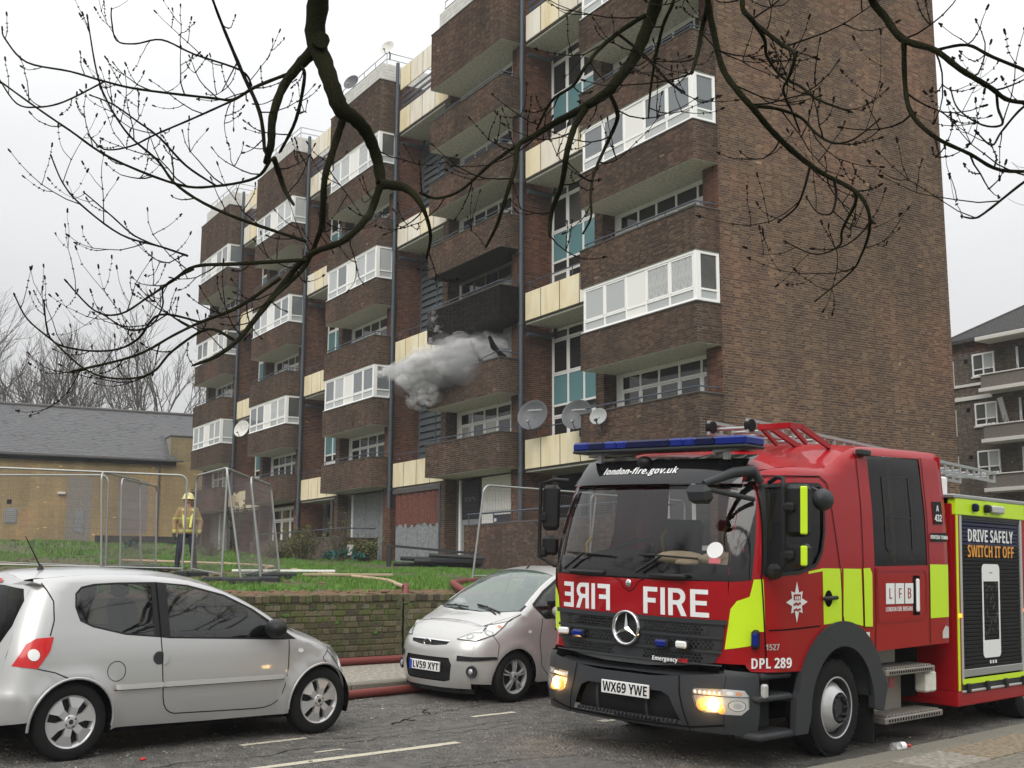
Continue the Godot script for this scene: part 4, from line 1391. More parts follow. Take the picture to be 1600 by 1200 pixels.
func lawn_things() -> void:
	# grass
	var bl := MB.new()
	bl.use_col = true
	var rg := RandomNumberGenerator.new()
	rg.seed = 5
	for k in 9:
		var an := rg.randf() * TAU
		var o := Vector3(cos(an), 0, sin(an)) * rg.randf() * 0.09
		var ln := 0.035 + rg.randf() * 0.05
		var tip := o + Vector3((rg.randf() - 0.5) * 0.07, ln, (rg.randf() - 0.5) * 0.07)
		var sd := Vector3(cos(an + 1.3), 0, sin(an + 1.3)) * 0.007
		bl.tint = Color(1, 1, 1) * (0.75 + 0.5 * rg.randf())
		bl.tri(o - sd, o + sd, tip)
	var n1 := noise(0.25, 77, 3)
	var n2 := noise(1.1, 78, 2)
	var tf: Array[Transform3D] = []
	var cs := PackedColorArray()
	for i in 86000:
		var a := 1.0 + rng.randf() * 34.0
		var c := 13.55 + pow(rng.randf(), 1.25) * 32.0
		if i > 70000:
			a = -4.0 + rng.randf() * 52.0
			c = 45.0 + rng.randf() * 38.0
		var w := n1.get_noise_2d(a, c) + 0.5 * n2.get_noise_2d(a, c)
		var bare := 0.0
		if c < 15.4 and a < 13.0: bare = 0.85 - 0.35 * (c - 13.5)
		if c > 15.5 and a < 13.5 + (c - 20.0) * 0.3 and c > 17: bare = 0.5
		if c > 28.0: bare = maxf(bare, 0.3)
		if w < bare - 0.22: continue
		var s := 0.7 + 0.7 * rng.randf() + 0.5 * maxf(w, 0.0)
		if i > 70000: s *= 2.2
		tf.append(Transform3D(Basis(Vector3.UP, rng.randf() * TAU).scaled(Vector3(s, s * (0.6 + 0.5 * rng.randf()), s)), on_bank(a, c, -0.005)))
		var g := 0.75 + 0.5 * rng.randf()
		cs.append(Color(0.07 + 0.045 * rng.randf(), 0.205, 0.02) * g)
	var mm := MultiMesh.new()
	mm.transform_format = MultiMesh.TRANSFORM_3D
	mm.use_colors = true
	mm.mesh = bl.mesh()
	mm.instance_count = tf.size()
	for i in tf.size():
		mm.set_instance_transform(i, tf[i])
		mm.set_instance_color(i, cs[i])
	var mi := MultiMeshInstance3D.new()
	mi.name = "grass"
	mi.multimesh = mm
	mi.material_override = M["blade"]
	tag(mi, "short green grass on the bank, thin where the earth shows", "grass", "", "stuff")
	add_child(mi)
	# clods and leaf litter on the bare patches
	var cl: Array[Transform3D] = []
	for i in 2600:
		var a := 3.0 + rng.randf() * 14.0
		var c := 13.5 + rng.randf() * 1.6
		if i % 3 == 0:
			a = 5.0 + rng.randf() * 10.0
			c = 17.0 + rng.randf() * 22.0
		var s := 0.02 + 0.06 * rng.randf() * rng.randf()
		cl.append(Transform3D(Basis(Vector3(rng.randf(), rng.randf(), rng.randf()).normalized(), rng.randf() * TAU).scaled(Vector3(s * 1.5, s * 0.5, s)), on_bank(a, c, s * 0.3)))
	var cm := MB.new()
	cm.ball(Vector3.ZERO, Vector3.ONE, Basis(), 5, 4)
	var m2 := MultiMesh.new()
	m2.transform_format = MultiMesh.TRANSFORM_3D
	m2.mesh = cm.mesh()
	m2.instance_count = cl.size()
	for i in cl.size(): m2.set_instance_transform(i, cl[i])
	var m2i := MultiMeshInstance3D.new()
	m2i.name = "clods_and_leaves"
	m2i.multimesh = m2
	m2i.material_override = M["dead_leaf"]
	tag(m2i, "brown clods and dead leaves scattered over the bare earth", "leaf litter", "", "stuff")
	add_child(m2i)
	# shrubs by the boarded infill
	shrub("leafy_shrub", "straggly shrub with small pale green leaves before the grey boarding", BPt(23.0, 2.4), 1.5, 1.0, 31, 0.6)
	shrub("leafy_shrub", "tall twiggy bare shrub in front of the rusty corrugated sheet", BPt(19.6, 2.2), 2.1, 0.75, 32, 0.12)
	shrub("leafy_shrub", "low leafy shrub at the corner of the grey sheets", BPt(17.4, 2.0), 1.0, 0.7, 33, 0.5)
	shrub("leafy_shrub", "low brown shrub left of the straggly green one", BPt(25.2, 2.6), 0.8, 1.1, 35, 0.35)
	shrub("leafy_shrub", "dead thorny shrub at the left end of the long garden wall", BPt(32.0, 3.6), 1.0, 1.0, 36, 0.0)
	shrub("climbing_ivy", "ivy climbing the pier by the fourth bay's white window", BPt(37.9, 0.4), 3.8, 0.35, 34, 1.6)
	# loose things
	var nb := MB.new()
	for k in 150:
		var p := Vector3(rg.randf() - 0.5, 0, rg.randf() - 0.5) * Vector3(1.5, 0, 0.7)
		p.y = (0.32 - 0.25 * absf(p.x)) * rg.randf()
		var u := Vector3(rg.randf() - 0.5, rg.randf() * 0.6, rg.randf() - 0.5) * 0.35
		var v := Vector3(rg.randf() - 0.5, rg.randf() - 0.5, rg.randf() - 0.5) * 0.3
		nb.tri(p, p + u, p + v)
	tag(put(self, "green_netting", nb.mesh(), "green_net", Transform3D(Basis(), BPt(17.2, 3.0) + Vector3(0, 0.15, 0))), "crumpled green netting beside the low shrub at the grey sheets", "netting")
	var sc := MB.new()
	for k in 40:
		var p := Vector3(rg.randf() - 0.5, 0.4 * rg.randf(), rg.randf() - 0.5) * 0.5
		sc.tri(p, p + Vector3(rg.randf() - 0.5, rg.randf() * 0.7, rg.randf() - 0.5) * 0.5, p + Vector3(rg.randf() - 0.5, rg.randf() - 0.5, rg.randf() - 0.5) * 0.5)
	tag(put(self, "green_bag", sc.mesh(), "green_net", Transform3D(Basis(), Vector3(-18.4, 2.78, -58))), "small turquoise bag lying at the foot of the brick hall's pipe", "bag")
	var lg := thing("pipe_heap", "heap of black pipes and bars lying before the shuttered entrance", "pipes", BPt(10.5, 2.6))
	for k in 6:
		var pb := MB.new()
		var y := 0.12 + 0.09 * (k % 3)
		pb.tube([Vector3(-1.4 + 0.25 * k, y + 0.1 * (k % 2), -0.5 + 0.2 * k), Vector3(1.5 + 0.3 * k, y - 0.05, 0.2 + 0.1 * k)], [0.07], 8)
		put(lg, "pipe", pb.mesh(), "dark_grey")
	var pst := MB.new()
	pst.bx(-1.6, -1.45, 0, 0.75, -0.1, 0.05, 0.01)
	pst.bar(Vector3(-1.5, 0.72, 0), Vector3(2.6, 0.35, 0.4), 0.08, 0.08)
	put(lg, "broken_rail", pst.mesh(), "dark_grey")
	var planks := [[15.6, 22.9, 2.3, 0.2, "long white plank lying on the grass below the shrubs", "white_panel"], [19.2, 17.2, 0.5, 0.7, "short pale splinter on the grass near the fence post", "bare_wood"], [18.0, 17.6, 0.6, 0.75, "pale stick on the grass left of the short splinter", "bare_wood"], [9.4, 26.0, 3.0, 0.25, "pale timber lying on bare earth left of the stacked fence panels", "bare_wood"], [15.6, 20.5, 2.0, 0.5, "yellow timber lying on the grass behind the leaning fence panels", "bare_wood"]]
	for p in planks:
		var b := MB.new()
		b.box(Vector3(0, 0.05, 0), Vector3(p[2], 0.05, 0.12), Basis(), 0.008)
		tag(put(self, "plank", b.mesh(), p[5], Transform3D(Basis(Vector3.UP, p[3]), on_bank(p[0], p[1], 0.03))), p[4], "plank", "timber lying on the lawn")

func BPt(s: float, n: float) -> Vector3:
	var p := BP + FD * s + ND * n
	p.y = ground_at(p)
	return p

func shrub(called: String, label: String, at: Vector3, h: float, w: float, sd: int, leaf: float) -> void:
	var rg := RandomNumberGenerator.new()
	rg.seed = sd
	var t := thing(called, label, "shrub" if called != "climbing_ivy" else "ivy", at, Basis(), "shrubs below the flats" if called != "climbing_ivy" else "")
	var st := MB.new()
	var lf := MB.new()
	lf.use_col = true
	for k in int(34 * w + 10):
		var an := rg.randf() * TAU
		var p := Vector3(cos(an), 0, sin(an)) * w * 0.4 * rg.randf()
		var d := Vector3(cos(an) * w / h * rg.randf(), 1.0, sin(an) * w / h * rg.randf()).normalized()
		var ln := h * (0.5 + 0.5 * rg.randf())
		var pts := [p]
		for q in 5:
			d = (d + Vector3(rg.randf() - 0.5, (rg.randf() - 0.5) * 0.6, rg.randf() - 0.5) * 0.35).normalized()
			pts.append(pts[q] + d * ln / 5)
		st.tube(pts, [0.014, 0.012, 0.01, 0.008, 0.006, 0.004], 4, false)
		for q in 5:
			var e: Vector3 = pts[q + 1]
			var s := e + Vector3(rg.randf() - 0.5, rg.randf() * 0.8 - 0.1, rg.randf() - 0.5) * 0.4
			st.tube([e, s], [0.006, 0.003], 3, false)
			if leaf > 0:
				for z in int(leaf * 14):
					var c := e.lerp(s, rg.randf()) + Vector3(rg.randf() - 0.5, rg.randf() - 0.5, rg.randf() - 0.5) * 0.12
					var u := Vector3(rg.randf() - 0.5, rg.randf() - 0.5, rg.randf() - 0.5).normalized()
					var v := u.cross(Vector3(rg.randf() - 0.5, 1, rg.randf() - 0.5)).normalized()
					var g := 0.7 + 0.6 * rg.randf()
					lf.tint = Color(0.11 * g, 0.125 * g, 0.03 * g) if called != "climbing_ivy" else Color(0.06 * g, 0.075 * g, 0.025 * g)
					lf.quad(c - u * 0.05, c - v * 0.028, c + u * 0.05, c + v * 0.028)
	var so := put(t, "stems", st.mesh(), "twig_pale")
	so.set_meta("kind", "stuff")
	if leaf > 0:
		var lo := put(t, "leaves", lf.mesh(), "shrub_leaf")
		lo.set_meta("kind", "stuff")

# ---------------------------------------------------------------- curved bodywork
class Crv:
	var p: Array
	func _init(a: Array) -> void:
		p = a
	func at(x: float) -> float:
		var n := p.size()
		if x <= p[0][0]: return p[0][1]
		if x >= p[n - 1][0]: return p[n - 1][1]
		var i := 0
		while i < n - 2 and x > p[i + 1][0]: i += 1
		var x0: float = p[i][0]
		var x1: float = p[i + 1][0]
		var y0: float = p[i][1]
		var y1: float = p[i + 1][1]
		var h := x1 - x0
		var sl := (y1 - y0) / h
		var m0 := sl
		var m1 := sl
		if i > 0:
			var s0: float = (y0 - p[i - 1][1]) / (x0 - p[i - 1][0])
			m0 = 0.0 if s0 * sl <= 0 else 2.0 * s0 * sl / (s0 + sl)
		if i < n - 2:
			var s1: float = (p[i + 2][1] - y1) / (p[i + 2][0] - x1)
			m1 = 0.0 if s1 * sl <= 0 else 2.0 * s1 * sl / (s1 + sl)
		var t := (x - x0) / h
		var t2 := t * t
		var t3 := t2 * t
		return (2 * t3 - 3 * t2 + 1) * y0 + (t3 - 2 * t2 + t) * h * m0 + (3 * t2 - 2 * t3) * y1 + (t3 - t2) * h * m1

class Shell:
	var xf: Crv      # height -> foremost x
	var xr: Crv      # height -> rearmost x
	var wid: Crv     # height -> half width
	var top: Crv     # x -> height of the edge of roof or bonnet
	var mid: Crv     # x -> height of the centre line
	var rf := 0.6
	var rr := 0.5
	var nf := 2.6
	var nr := 2.6
	var sh := 0.08   # shoulder radius
	var arches := [] # [x, y, r, flare]
	var sgn := 1.0

	func side(x: float, y: float) -> Vector3:
		var w := wid.at(y)
		var t := (x - (xf.at(y) - rf)) / rf
		if t > 0: w *= pow(1.0 - pow(minf(t, 0.999), nf), 1.0 / nf)
		t = ((xr.at(y) + rr) - x) / rr
		if t > 0: w *= pow(1.0 - pow(minf(t, 0.999), nr), 1.0 / nr)
		t = (y - (top.at(x) - sh)) / sh
		if t > 0:
			t = minf(t, 0.95)
			w -= sh * 0.8 * (1.0 - sqrt(1.0 - t * t))
		for a in arches:
			var d: float = sqrt((x - a[0]) * (x - a[0]) + (y - a[1]) * (y - a[1])) - a[2]
			if d < 0.3: w += a[3] * exp(-d * d / 0.004)
		return Vector3(x, y, w * sgn)

	func far_side(x: float, y: float) -> Vector3:
		var p := side(x, y)
		return Vector3(p.x, p.y, -p.z)

	func front(z: float, y: float) -> Vector3:
		var w := wid.at(y)
		var t := minf(absf(z) / w, 0.999)
		return Vector3(xf.at(y) - rf + rf * pow(1.0 - pow(t, nf), 1.0 / nf), y, z)

	func rear(z: float, y: float) -> Vector3:
		var w := wid.at(y)
		var t := minf(absf(z) / w, 0.999)
		return Vector3(xr.at(y) + rr - rr * pow(1.0 - pow(t, nr), 1.0 / nr), y, z)

	func fx(y: float) -> float: return xf.at(y) - rf + rf * pow(0.5, 1.0 / nf)
	func fz(y: float) -> float: return wid.at(y) * pow(0.5, 1.0 / nf)
	func rx(y: float) -> float: return xr.at(y) + rr - rr * pow(0.5, 1.0 / nr)
	func rz(y: float) -> float: return wid.at(y) * pow(0.5, 1.0 / nr)

	func edge(x: float) -> float: return absf(side(x, top.at(x) - 0.012).z)

	func roof(x: float, z: float) -> Vector3:
		var e := maxf(edge(x), 0.05)
		var t := minf(absf(z) / e, 1.0)
		return Vector3(x, lerpf(mid.at(x), top.at(x) - 0.012, pow(t, 2.4)), z)

func drape(mb: MB, poly: Array, holes: Array, cell: float, fn: Callable, outward: Vector3, off := 0.0) -> void:
	var pg := PackedVector2Array(poly)
	var hs := []
	for h in holes: hs.append(PackedVector2Array(h))
	var lo := pg[0]
	var hi := pg[0]
	for p in pg:
		lo = lo.min(p)
		hi = hi.max(p)
	var nx := maxi(1, int(ceil((hi.x - lo.x) / cell)))
	var ny := maxi(1, int(ceil((hi.y - lo.y) / cell)))
	var cache := {}
	for i in nx:
		for j in ny:
			var a := Vector2(lo.x + (hi.x - lo.x) * i / nx, lo.y + (hi.y - lo.y) * j / ny)
			var b := Vector2(lo.x + (hi.x - lo.x) * (i + 1) / nx, lo.y + (hi.y - lo.y) * (j + 1) / ny)
			var pieces := Geometry2D.intersect_polygons(PackedVector2Array([a, Vector2(b.x, a.y), b, Vector2(a.x, b.y)]), pg)
			for h in hs:
				var nxt := []
				for q in pieces: nxt.append_array(Geometry2D.clip_polygons(q, h))
				pieces.assign(nxt)
			for q in pieces:
				var idx := Geometry2D.triangulate_polygon(q)
				for k in range(0, idx.size(), 3):
					var v := []
					for m in 3:
						var c: Vector2 = q[idx[k + m]]
						var key := Vector2i(int(round(c.x * 20000)), int(round(c.y * 20000)))
						if not cache.has(key):
							var p: Vector3 = fn.call(c.x, c.y)
							var du: Vector3 = fn.call(c.x + 0.003, c.y) - fn.call(c.x - 0.003, c.y)
							var dv: Vector3 = fn.call(c.x, c.y + 0.003) - fn.call(c.x, c.y - 0.003)
							var n := du.cross(dv)
							n = n.normalized() if n.length_squared() > 1e-18 else outward
							if n.dot(outward) < 0: n = -n
							cache[key] = [p + n * off, n]
						v.append(cache[key])
					var fnn: Vector3 = (v[1][0] - v[0][0]).cross(v[2][0] - v[0][0])
					if fnn.dot(v[0][1] + v[1][1] + v[2][1]) >= 0: mb.tri_n(v[0][0], v[1][0], v[2][0], v[0][1], v[1][1], v[2][1])
					else: mb.tri_n(v[0][0], v[2][0], v[1][0], v[0][1], v[2][1], v[1][1])

func draped(parent: Node, called: String, m, poly: Array, holes: Array, cell: float, fn: Callable, outward: Vector3, off := 0.0) -> MeshInstance3D:
	var b := MB.new()
	drape(b, poly, holes, cell, fn, outward, off)
	return put(parent, called, b.mesh(), m)

func strip(line: Array, w: float) -> Array:   # a thin band along a 2D line
	var l := []
	var r := []
	for i in line.size():
		var t: Vector2 = (line[mini(i + 1, line.size() - 1)] - line[maxi(i - 1, 0)]).normalized()
		var nn := Vector2(-t.y, t.x) * w * 0.5
		l.append(line[i] + nn)
		r.push_front(line[i] - nn)
	return l + r

func seam(mb: MB, line: Array, w: float, fn: Callable, outward: Vector3, off := 0.0015) -> void:
	for i in line.size() - 1:
		drape(mb, strip([line[i], line[i + 1]], w), [], 0.06, fn, outward, off)

func gap_line(t: Node, line: Array, w: float, fn: Callable, outward: Vector3, off := 0.0015) -> void:
	var b := MB.new()
	seam(b, line, w, fn, outward, off)
	put(t, "panel_gap", b.mesh(), "dark_gap")

func circle(c: Vector2, r: float, n := 20, sx := 1.0) -> Array:
	var o := []
	for i in n: o.append(c + Vector2(cos(TAU * i / n) * r * sx, sin(TAU * i / n) * r))
	return o

func arc(c: Vector2, r: float, a0: float, a1: float, n := 12) -> Array:
	var o := []
	for i in n + 1:
		var a := deg_to_rad(lerpf(a0, a1, float(i) / n))
		o.append(c + Vector2(cos(a), sin(a)) * r)
	return o

func road_wheel(t: Node3D, at: Vector3, R: float, w: float, rim: float, out: float, spokes: int, split: bool, m_rim := "alloy") -> void:
	# axis along z; out = +1 or -1: which way the outer face looks
	var bas := Basis(Vector3.RIGHT, Vector3.UP, Vector3.BACK)
	if out < 0: bas = Basis(Vector3.UP, PI)
	var wh := put(t, "wheel", ArrayMesh.new(), "rubber", Transform3D(bas, at))
	var b := MB.new()
	var h := w * 0.5
	b.lathe(Vector3.ZERO, Basis(), [Vector2(rim * 0.97, -h), Vector2(rim + 0.02, -h), Vector2(R - 0.03, -h * 0.98), Vector2(R - 0.006, -h * 0.8), Vector2(R, -h * 0.5), Vector2(R, h * 0.5), Vector2(R - 0.006, h * 0.8), Vector2(R - 0.03, h * 0.98), Vector2(rim + 0.03, h * 1.03), Vector2(rim + 0.008, h), Vector2(rim, h * 0.9)], 40, true)
	for k in 4:   # tread grooves
		b.lathe(Vector3.ZERO, Basis(), [Vector2(R + 0.0015, (k - 1.7) * h * 0.3), Vector2(R + 0.0015, (k - 1.3) * h * 0.3)], 40)
	wh.mesh = b.mesh()
	var d := MB.new()
	d.lathe(Vector3.ZERO, Basis(), [Vector2(0.0, h * 0.2), Vector2(rim * 0.9, h * 0.2)], 24)
	put(wh, "brake_disc", d.mesh(), "dark_grey")
	var r := MB.new()
	r.lathe(Vector3.ZERO, Basis(), [Vector2(rim * 0.86, h * 0.3), Vector2(rim * 0.9, h * 0.75), Vector2(rim * 0.985, h * 0.88), Vector2(rim + 0.004, h * 0.93), Vector2(rim + 0.004, h * 0.80)], 40, true)
	for k in spokes:
		var a := TAU * k / spokes + 0.3
		for e in ([-1, 1] if split else [0]):
			var da: float = e * 0.13
			var ww := rim * (0.10 if split else 0.50)
			var c0 := Vector3(cos(a + da * 0.4), sin(a + da * 0.4), 0)
			var c1 := Vector3(cos(a + da), sin(a + da), 0)
			var tn := Vector3(-sin(a), cos(a), 0)
			var w0 := ww * (0.9 if split else 0.55)
			var z0 := h * 0.92
			var z1 := h * 0.80
			var p := [c0 * rim * 0.2 - tn * w0 * 0.5 + Vector3(0, 0, z0), c0 * rim * 0.2 + tn * w0 * 0.5 + Vector3(0, 0, z0), c1 * rim * 0.55 + tn * ww * (0.36 if split else 0.30) + Vector3(0, 0, h * 0.97), c1 * rim * 0.55 - tn * ww * (0.36 if split else 0.30) + Vector3(0, 0, h * 0.97), c1 * rim * 0.93 + tn * ww * (0.5 if split else 0.72) + Vector3(0, 0, z1), c1 * rim * 0.93 - tn * ww * (0.5 if split else 0.72) + Vector3(0, 0, z1)]
			r.quad(p[0], p[3], p[2], p[1]); r.quad(p[3], p[5], p[4], p[2])
			var dn := Vector3(0, 0, -h * 0.45)
			r.quad(p[1], p[2], p[2] + dn, p[1] + dn); r.quad(p[2], p[4], p[4] + dn, p[2] + dn)
			r.quad(p[3], p[0], p[0] + dn, p[3] + dn); r.quad(p[5], p[3], p[3] + dn, p[5] + dn)
	r.lathe(Vector3.ZERO, Basis(), [Vector2(0.0, h * 1.0), Vector2(rim * 0.16, h * 0.99), Vector2(rim * 0.27, h * 0.93), Vector2(rim * 0.3, h * 0.5)], 24, true)
	put(wh, "rim", r.mesh(), m_rim)
	var hb := MB.new()
	hb.lathe(Vector3.ZERO, Basis(), [Vector2(0, h * 1.02), Vector2(rim * 0.09, h * 1.015), Vector2(rim * 0.1, h * 0.98)], 12)
	for k in 4: hb.lathe(Vector3(cos(TAU * k / 4 + 0.5), sin(TAU * k / 4 + 0.5), 0) * rim * 0.2, Basis(), [Vector2(0, h * 1.0), Vector2(rim * 0.035, h * 0.99), Vector2(rim * 0.04, h * 0.9)], 8)
	put(wh, "wheel_bolts", hb.mesh(), "dark_grey")

func pl(a: Array) -> Array:   # flat list of pairs -> points
	var o := []
	for i in range(0, a.size(), 2): o.append(Vector2(a[i], a[i + 1]))
	return o

func inset(poly: Array, d: float) -> Array:
	var r := Geometry2D.offset_polygon(PackedVector2Array(poly), -d)
	return Array(r[0]) if r.size() else poly

func cabin(t: Node3D, xs: float, xw: float, w: float, floor_y: float) -> void:   # seats, dash and wheel seen through the glass
	for q in [[xs, -1], [xs, 1], [xs - 0.85, -1], [xs - 0.85, 1]]:
		var s := MB.new()
		s.box(Vector3(q[0] + 0.2, floor_y + 0.32, q[1] * w * 0.45), Vector3(0.5, 0.16, 0.46), Basis(), 0.05)
		s.box(Vector3(q[0] - 0.08, floor_y + 0.62, q[1] * w * 0.45), Vector3(0.13, 0.58, 0.44), Basis(Vector3.BACK, 0.22), 0.05)
		s.box(Vector3(q[0] - 0.16, floor_y + 1.0, q[1] * w * 0.45), Vector3(0.1, 0.17, 0.24), Basis(Vector3.BACK, 0.15), 0.04)
		put(t, "seat", s.mesh(), "interior_grey")
	var d := MB.new()
	d.box(Vector3(xw - 0.12, floor_y + 0.64, 0), Vector3(0.5, 0.2, w * 1.7), Basis(), 0.07)
	d.ball(Vector3(xw - 0.25, floor_y + 0.74, w * 0.42), Vector3(0.16, 0.07, 0.2))
	put(t, "dashboard", d.mesh(), "interior_dark")
	var sw := MB.new()
	var pts := []
	var bb := Basis(Vector3.BACK, 0.45)
	for k in 25: pts.append(Vector3(xw - 0.5, floor_y + 0.72, w * 0.43) + bb * Vector3(0, cos(TAU * k / 24) * 0.18, sin(TAU * k / 24) * 0.18))
	sw.tube(pts, [0.016], 6, false)
	sw.bar(pts[6], pts[18], 0.03, 0.03); sw.bar(pts[12], pts[0].lerp(pts[12], 0.5), 0.03, 0.03)
	put(t, "steering_wheel", sw.mesh(), "interior_dark")

func twingo() -> void:
	var up := road_basis()
	var t := thing("parked_car", "silver three-door hatchback seen from its right side, parked at the left", "car", RP(3.76, 10.22), up, "silver cars parked along the far kerb")
	var s := Shell.new()
	s.xf = Crv.new([[0.15, 3.60], [0.22, 3.67], [0.3, 3.68], [0.48, 3.66], [0.65, 3.60], [0.8, 3.49], [0.95, 3.32]])
	s.xr = Crv.new([[0.2, 0.06], [0.35, 0.0], [0.5, 0.0], [0.62, 0.04], [0.8, 0.08], [1.0, 0.14], [1.25, 0.24], [1.42, 0.33], [1.5, 0.42]])
	s.wid = Crv.new([[0.15, 0.76], [0.3, 0.80], [0.55, 0.8275], [0.8, 0.815], [0.93, 0.79], [1.1, 0.735], [1.3, 0.665], [1.42, 0.62], [1.5, 0.58]])
	s.top = Crv.new([[0.2, 1.36], [0.4, 1.425], [0.7, 1.462], [1.1, 1.475], [1.6, 1.445], [1.95, 1.375], [2.2, 1.285], [2.5, 1.13], [2.78, 0.955], [2.9, 0.915], [3.1, 0.865], [3.3, 0.80], [3.42, 0.735], [3.52, 0.65]])
	s.mid = Crv.new([[0.2, 1.41], [0.4, 1.46], [0.7, 1.49], [1.1, 1.505], [1.6, 1.485], [1.95, 1.435], [2.25, 1.33], [2.6, 1.15], [2.95, 0.99], [3.1, 0.94], [3.3, 0.86], [3.45, 0.77], [3.55, 0.66]])
	s.rf = 0.7
	s.rr = 0.42
	s.nf = 2.5
	s.nr = 2.8
	s.sh = 0.07
	s.arches = [[0.67, 0.30, 0.355, 0.024], [3.09, 0.30, 0.355, 0.024]]
	var dlo := pl([0.68, 1.2, 0.69, 1.31, 0.745, 1.365, 0.86, 1.388, 1.05, 1.398, 1.42, 1.402, 1.72, 1.378, 2.08, 1.292, 2.36, 1.165, 2.56, 1.035, 2.795, 0.885, 2.66, 0.882, 1.5, 0.932, 1.42, 0.942, 1.1, 0.972, 0.82, 1.04, 0.715, 1.09])
	var qw := pl([0.695, 1.2, 0.705, 1.305, 0.76, 1.352, 0.88, 1.374, 1.05, 1.384, 1.375, 1.388, 1.365, 0.964, 1.1, 0.988, 0.83, 1.055, 0.73, 1.10])
	var fw := pl([1.52, 1.385, 1.72, 1.362, 2.07, 1.277, 2.34, 1.155, 2.52, 1.03, 2.64, 0.9, 1.55, 0.946, 1.51, 0.948])
	var outl := []
	for i in 10: outl.append(Vector2(s.rx(0.3 + i * 0.12), 0.3 + i * 0.12))
	outl.append(Vector2(s.rx(1.38), 1.375))
	var x := 0.42
	while x < 3.30:
		outl.append(Vector2(x, s.top.at(x) - 0.012))
		x += 0.12
	for i in 7:
		var y := 0.775 - i * 0.095
		outl.append(Vector2(s.fx(y), y))
	outl.append_array(arc(Vector2(3.09, 0.30), 0.35, -14, 194, 18))
	outl.append_array(pl([2.7, 0.21, 1.9, 0.215, 1.05, 0.23]))
	outl.append_array(arc(Vector2(0.67, 0.30), 0.35, -14, 175, 18))
	var lamp := pl([0.485, 0.975, 0.455, 0.87, 0.36, 0.735, 0.20, 0.755, 0.29, 0.92, 0.36, 0.965])
	var hole_l := [dlo, lamp]
	draped(t, "body_side", "silver_cool", outl, hole_l, 0.07, s.side, Vector3.BACK)
	draped(t, "body_side", "silver_cool", outl, [dlo, lamp], 0.12, s.far_side, Vector3.FORWARD)
	draped(t, "window_trim", "black_plastic", dlo, [qw, fw], 0.1, s.side, Vector3.BACK, -0.004)
	draped(t, "window_trim", "black_plastic", dlo, [qw, fw], 0.14, s.far_side, Vector3.FORWARD, -0.004)
	draped(t, "rear_side_window", "car_glass", qw, [], 0.12, s.side, Vector3.BACK, -0.006)
	draped(t, "front_side_window", "car_glass", fw, [], 0.12, s.side, Vector3.BACK, -0.006)
	draped(t, "rear_side_window", "car_glass", qw, [], 0.14, s.far_side, Vector3.FORWARD, -0.006)
	draped(t, "front_side_window", "car_glass", fw, [], 0.14, s.far_side, Vector3.FORWARD, -0.006)
	# roof, windscreen, bonnet
	var cap := func(x0: float, x1: float, n: int, k: float) -> Array:
		var o := []
		for i in n + 1:
			var xx := lerpf(x0, x1, float(i) / n)
			o.append(Vector2(xx, s.edge(xx) * k))
		for i in n + 1:
			var xx := lerpf(x1, x0, float(i) / n)
			o.append(Vector2(xx, -s.edge(xx) * k))
		return o
	draped(t, "roof", "silver_cool", cap.call(0.36, 1.98, 12, 1.0), [], 0.09, s.roof, Vector3.UP)
	var ws: Array = cap.call(2.0, 2.84, 10, 0.93)
	draped(t, "windscreen_surround", "silver_cool", cap.call(1.98, 2.9, 10, 1.0), [ws], 0.09, s.roof, Vector3.UP)
	draped(t, "windscreen", "car_glass", ws, [], 0.12, s.roof, Vector3.UP, -0.004)
	draped(t, "bonnet", "silver_cool", cap.call(2.9, 3.3, 6, 1.0), [], 0.07, s.roof, Vector3.UP)
	# front and rear
	var fr := []
	for i in 8: fr.append(Vector2(s.fz(0.21 + i * 0.0807), 0.21 + i * 0.0807))
	for i in 8: fr.append(Vector2(-s.fz(0.775 - i * 0.0807), 0.775 - i * 0.0807))
	draped(t, "front_bumper", "silver_cool", fr, [], 0.09, s.front, Vector3.RIGHT)
	var nb := MB.new()
	for i in 8:
		var z0 := -0.62 + i * 0.155
		var a0 := s.front(z0, 0.775)
		var a1 := s.front(z0 + 0.155, 0.775)
		var r0 := s.roof(3.3, z0 * 0.98)
		var r1 := s.roof(3.3, (z0 + 0.155) * 0.98)
		nb.quad(r0, r1, a1, a0)
	put(t, "nose", nb.mesh(), "silver_cool")
	var hl := MB.new()
	drape(hl, pl([3.23, 0.80, 3.20, 0.76, 3.33, 0.60, 3.38, 0.57, 3.38, 0.66, 3.30, 0.775]), [], 0.05, s.side, Vector3.BACK, 0.006)
	put(t, "headlight", hl.mesh(), "chrome")
	var hl2 := MB.new()
	drape(hl2, pl([3.225, 0.805, 3.19, 0.76, 3.33, 0.59, 3.39, 0.56, 3.39, 0.66, 3.30, 0.78]), [], 0.05, s.side, Vector3.BACK, 0.012)
	put(t, "headlight_glass", hl2.mesh(), "clear_lens")
	var rr := []
	for i in 10: rr.append(Vector2(s.rz(0.3 + i * 0.119), 0.3 + i * 0.119))
	for i in 10: rr.append(Vector2(-s.rz(1.371 - i * 0.119), 1.371 - i * 0.119))
	var rg := pl([0.52, 0.90, 0.56, 1.05, 0.53, 1.25, 0.46, 1.34, 0.2, 1.36, -0.2, 1.36, -0.46, 1.34, -0.53, 1.25, -0.56, 1.05, -0.52, 0.90, -0.2, 0.86, 0.2, 0.86])
	draped(t, "tailgate", "silver_cool", rr, [rg], 0.09, s.rear, Vector3.LEFT)
	draped(t, "rear_window", "cab_glass_dark", rg, [], 0.12, s.rear, Vector3.LEFT, -0.005)
	draped(t, "brake_light", "red_lens", pl([-0.13, 1.375, 0.13, 1.375, 0.11, 1.405, -0.11, 1.405]), [], 0.1, s.rear, Vector3.LEFT, 0.012)
	var tlb := MB.new()
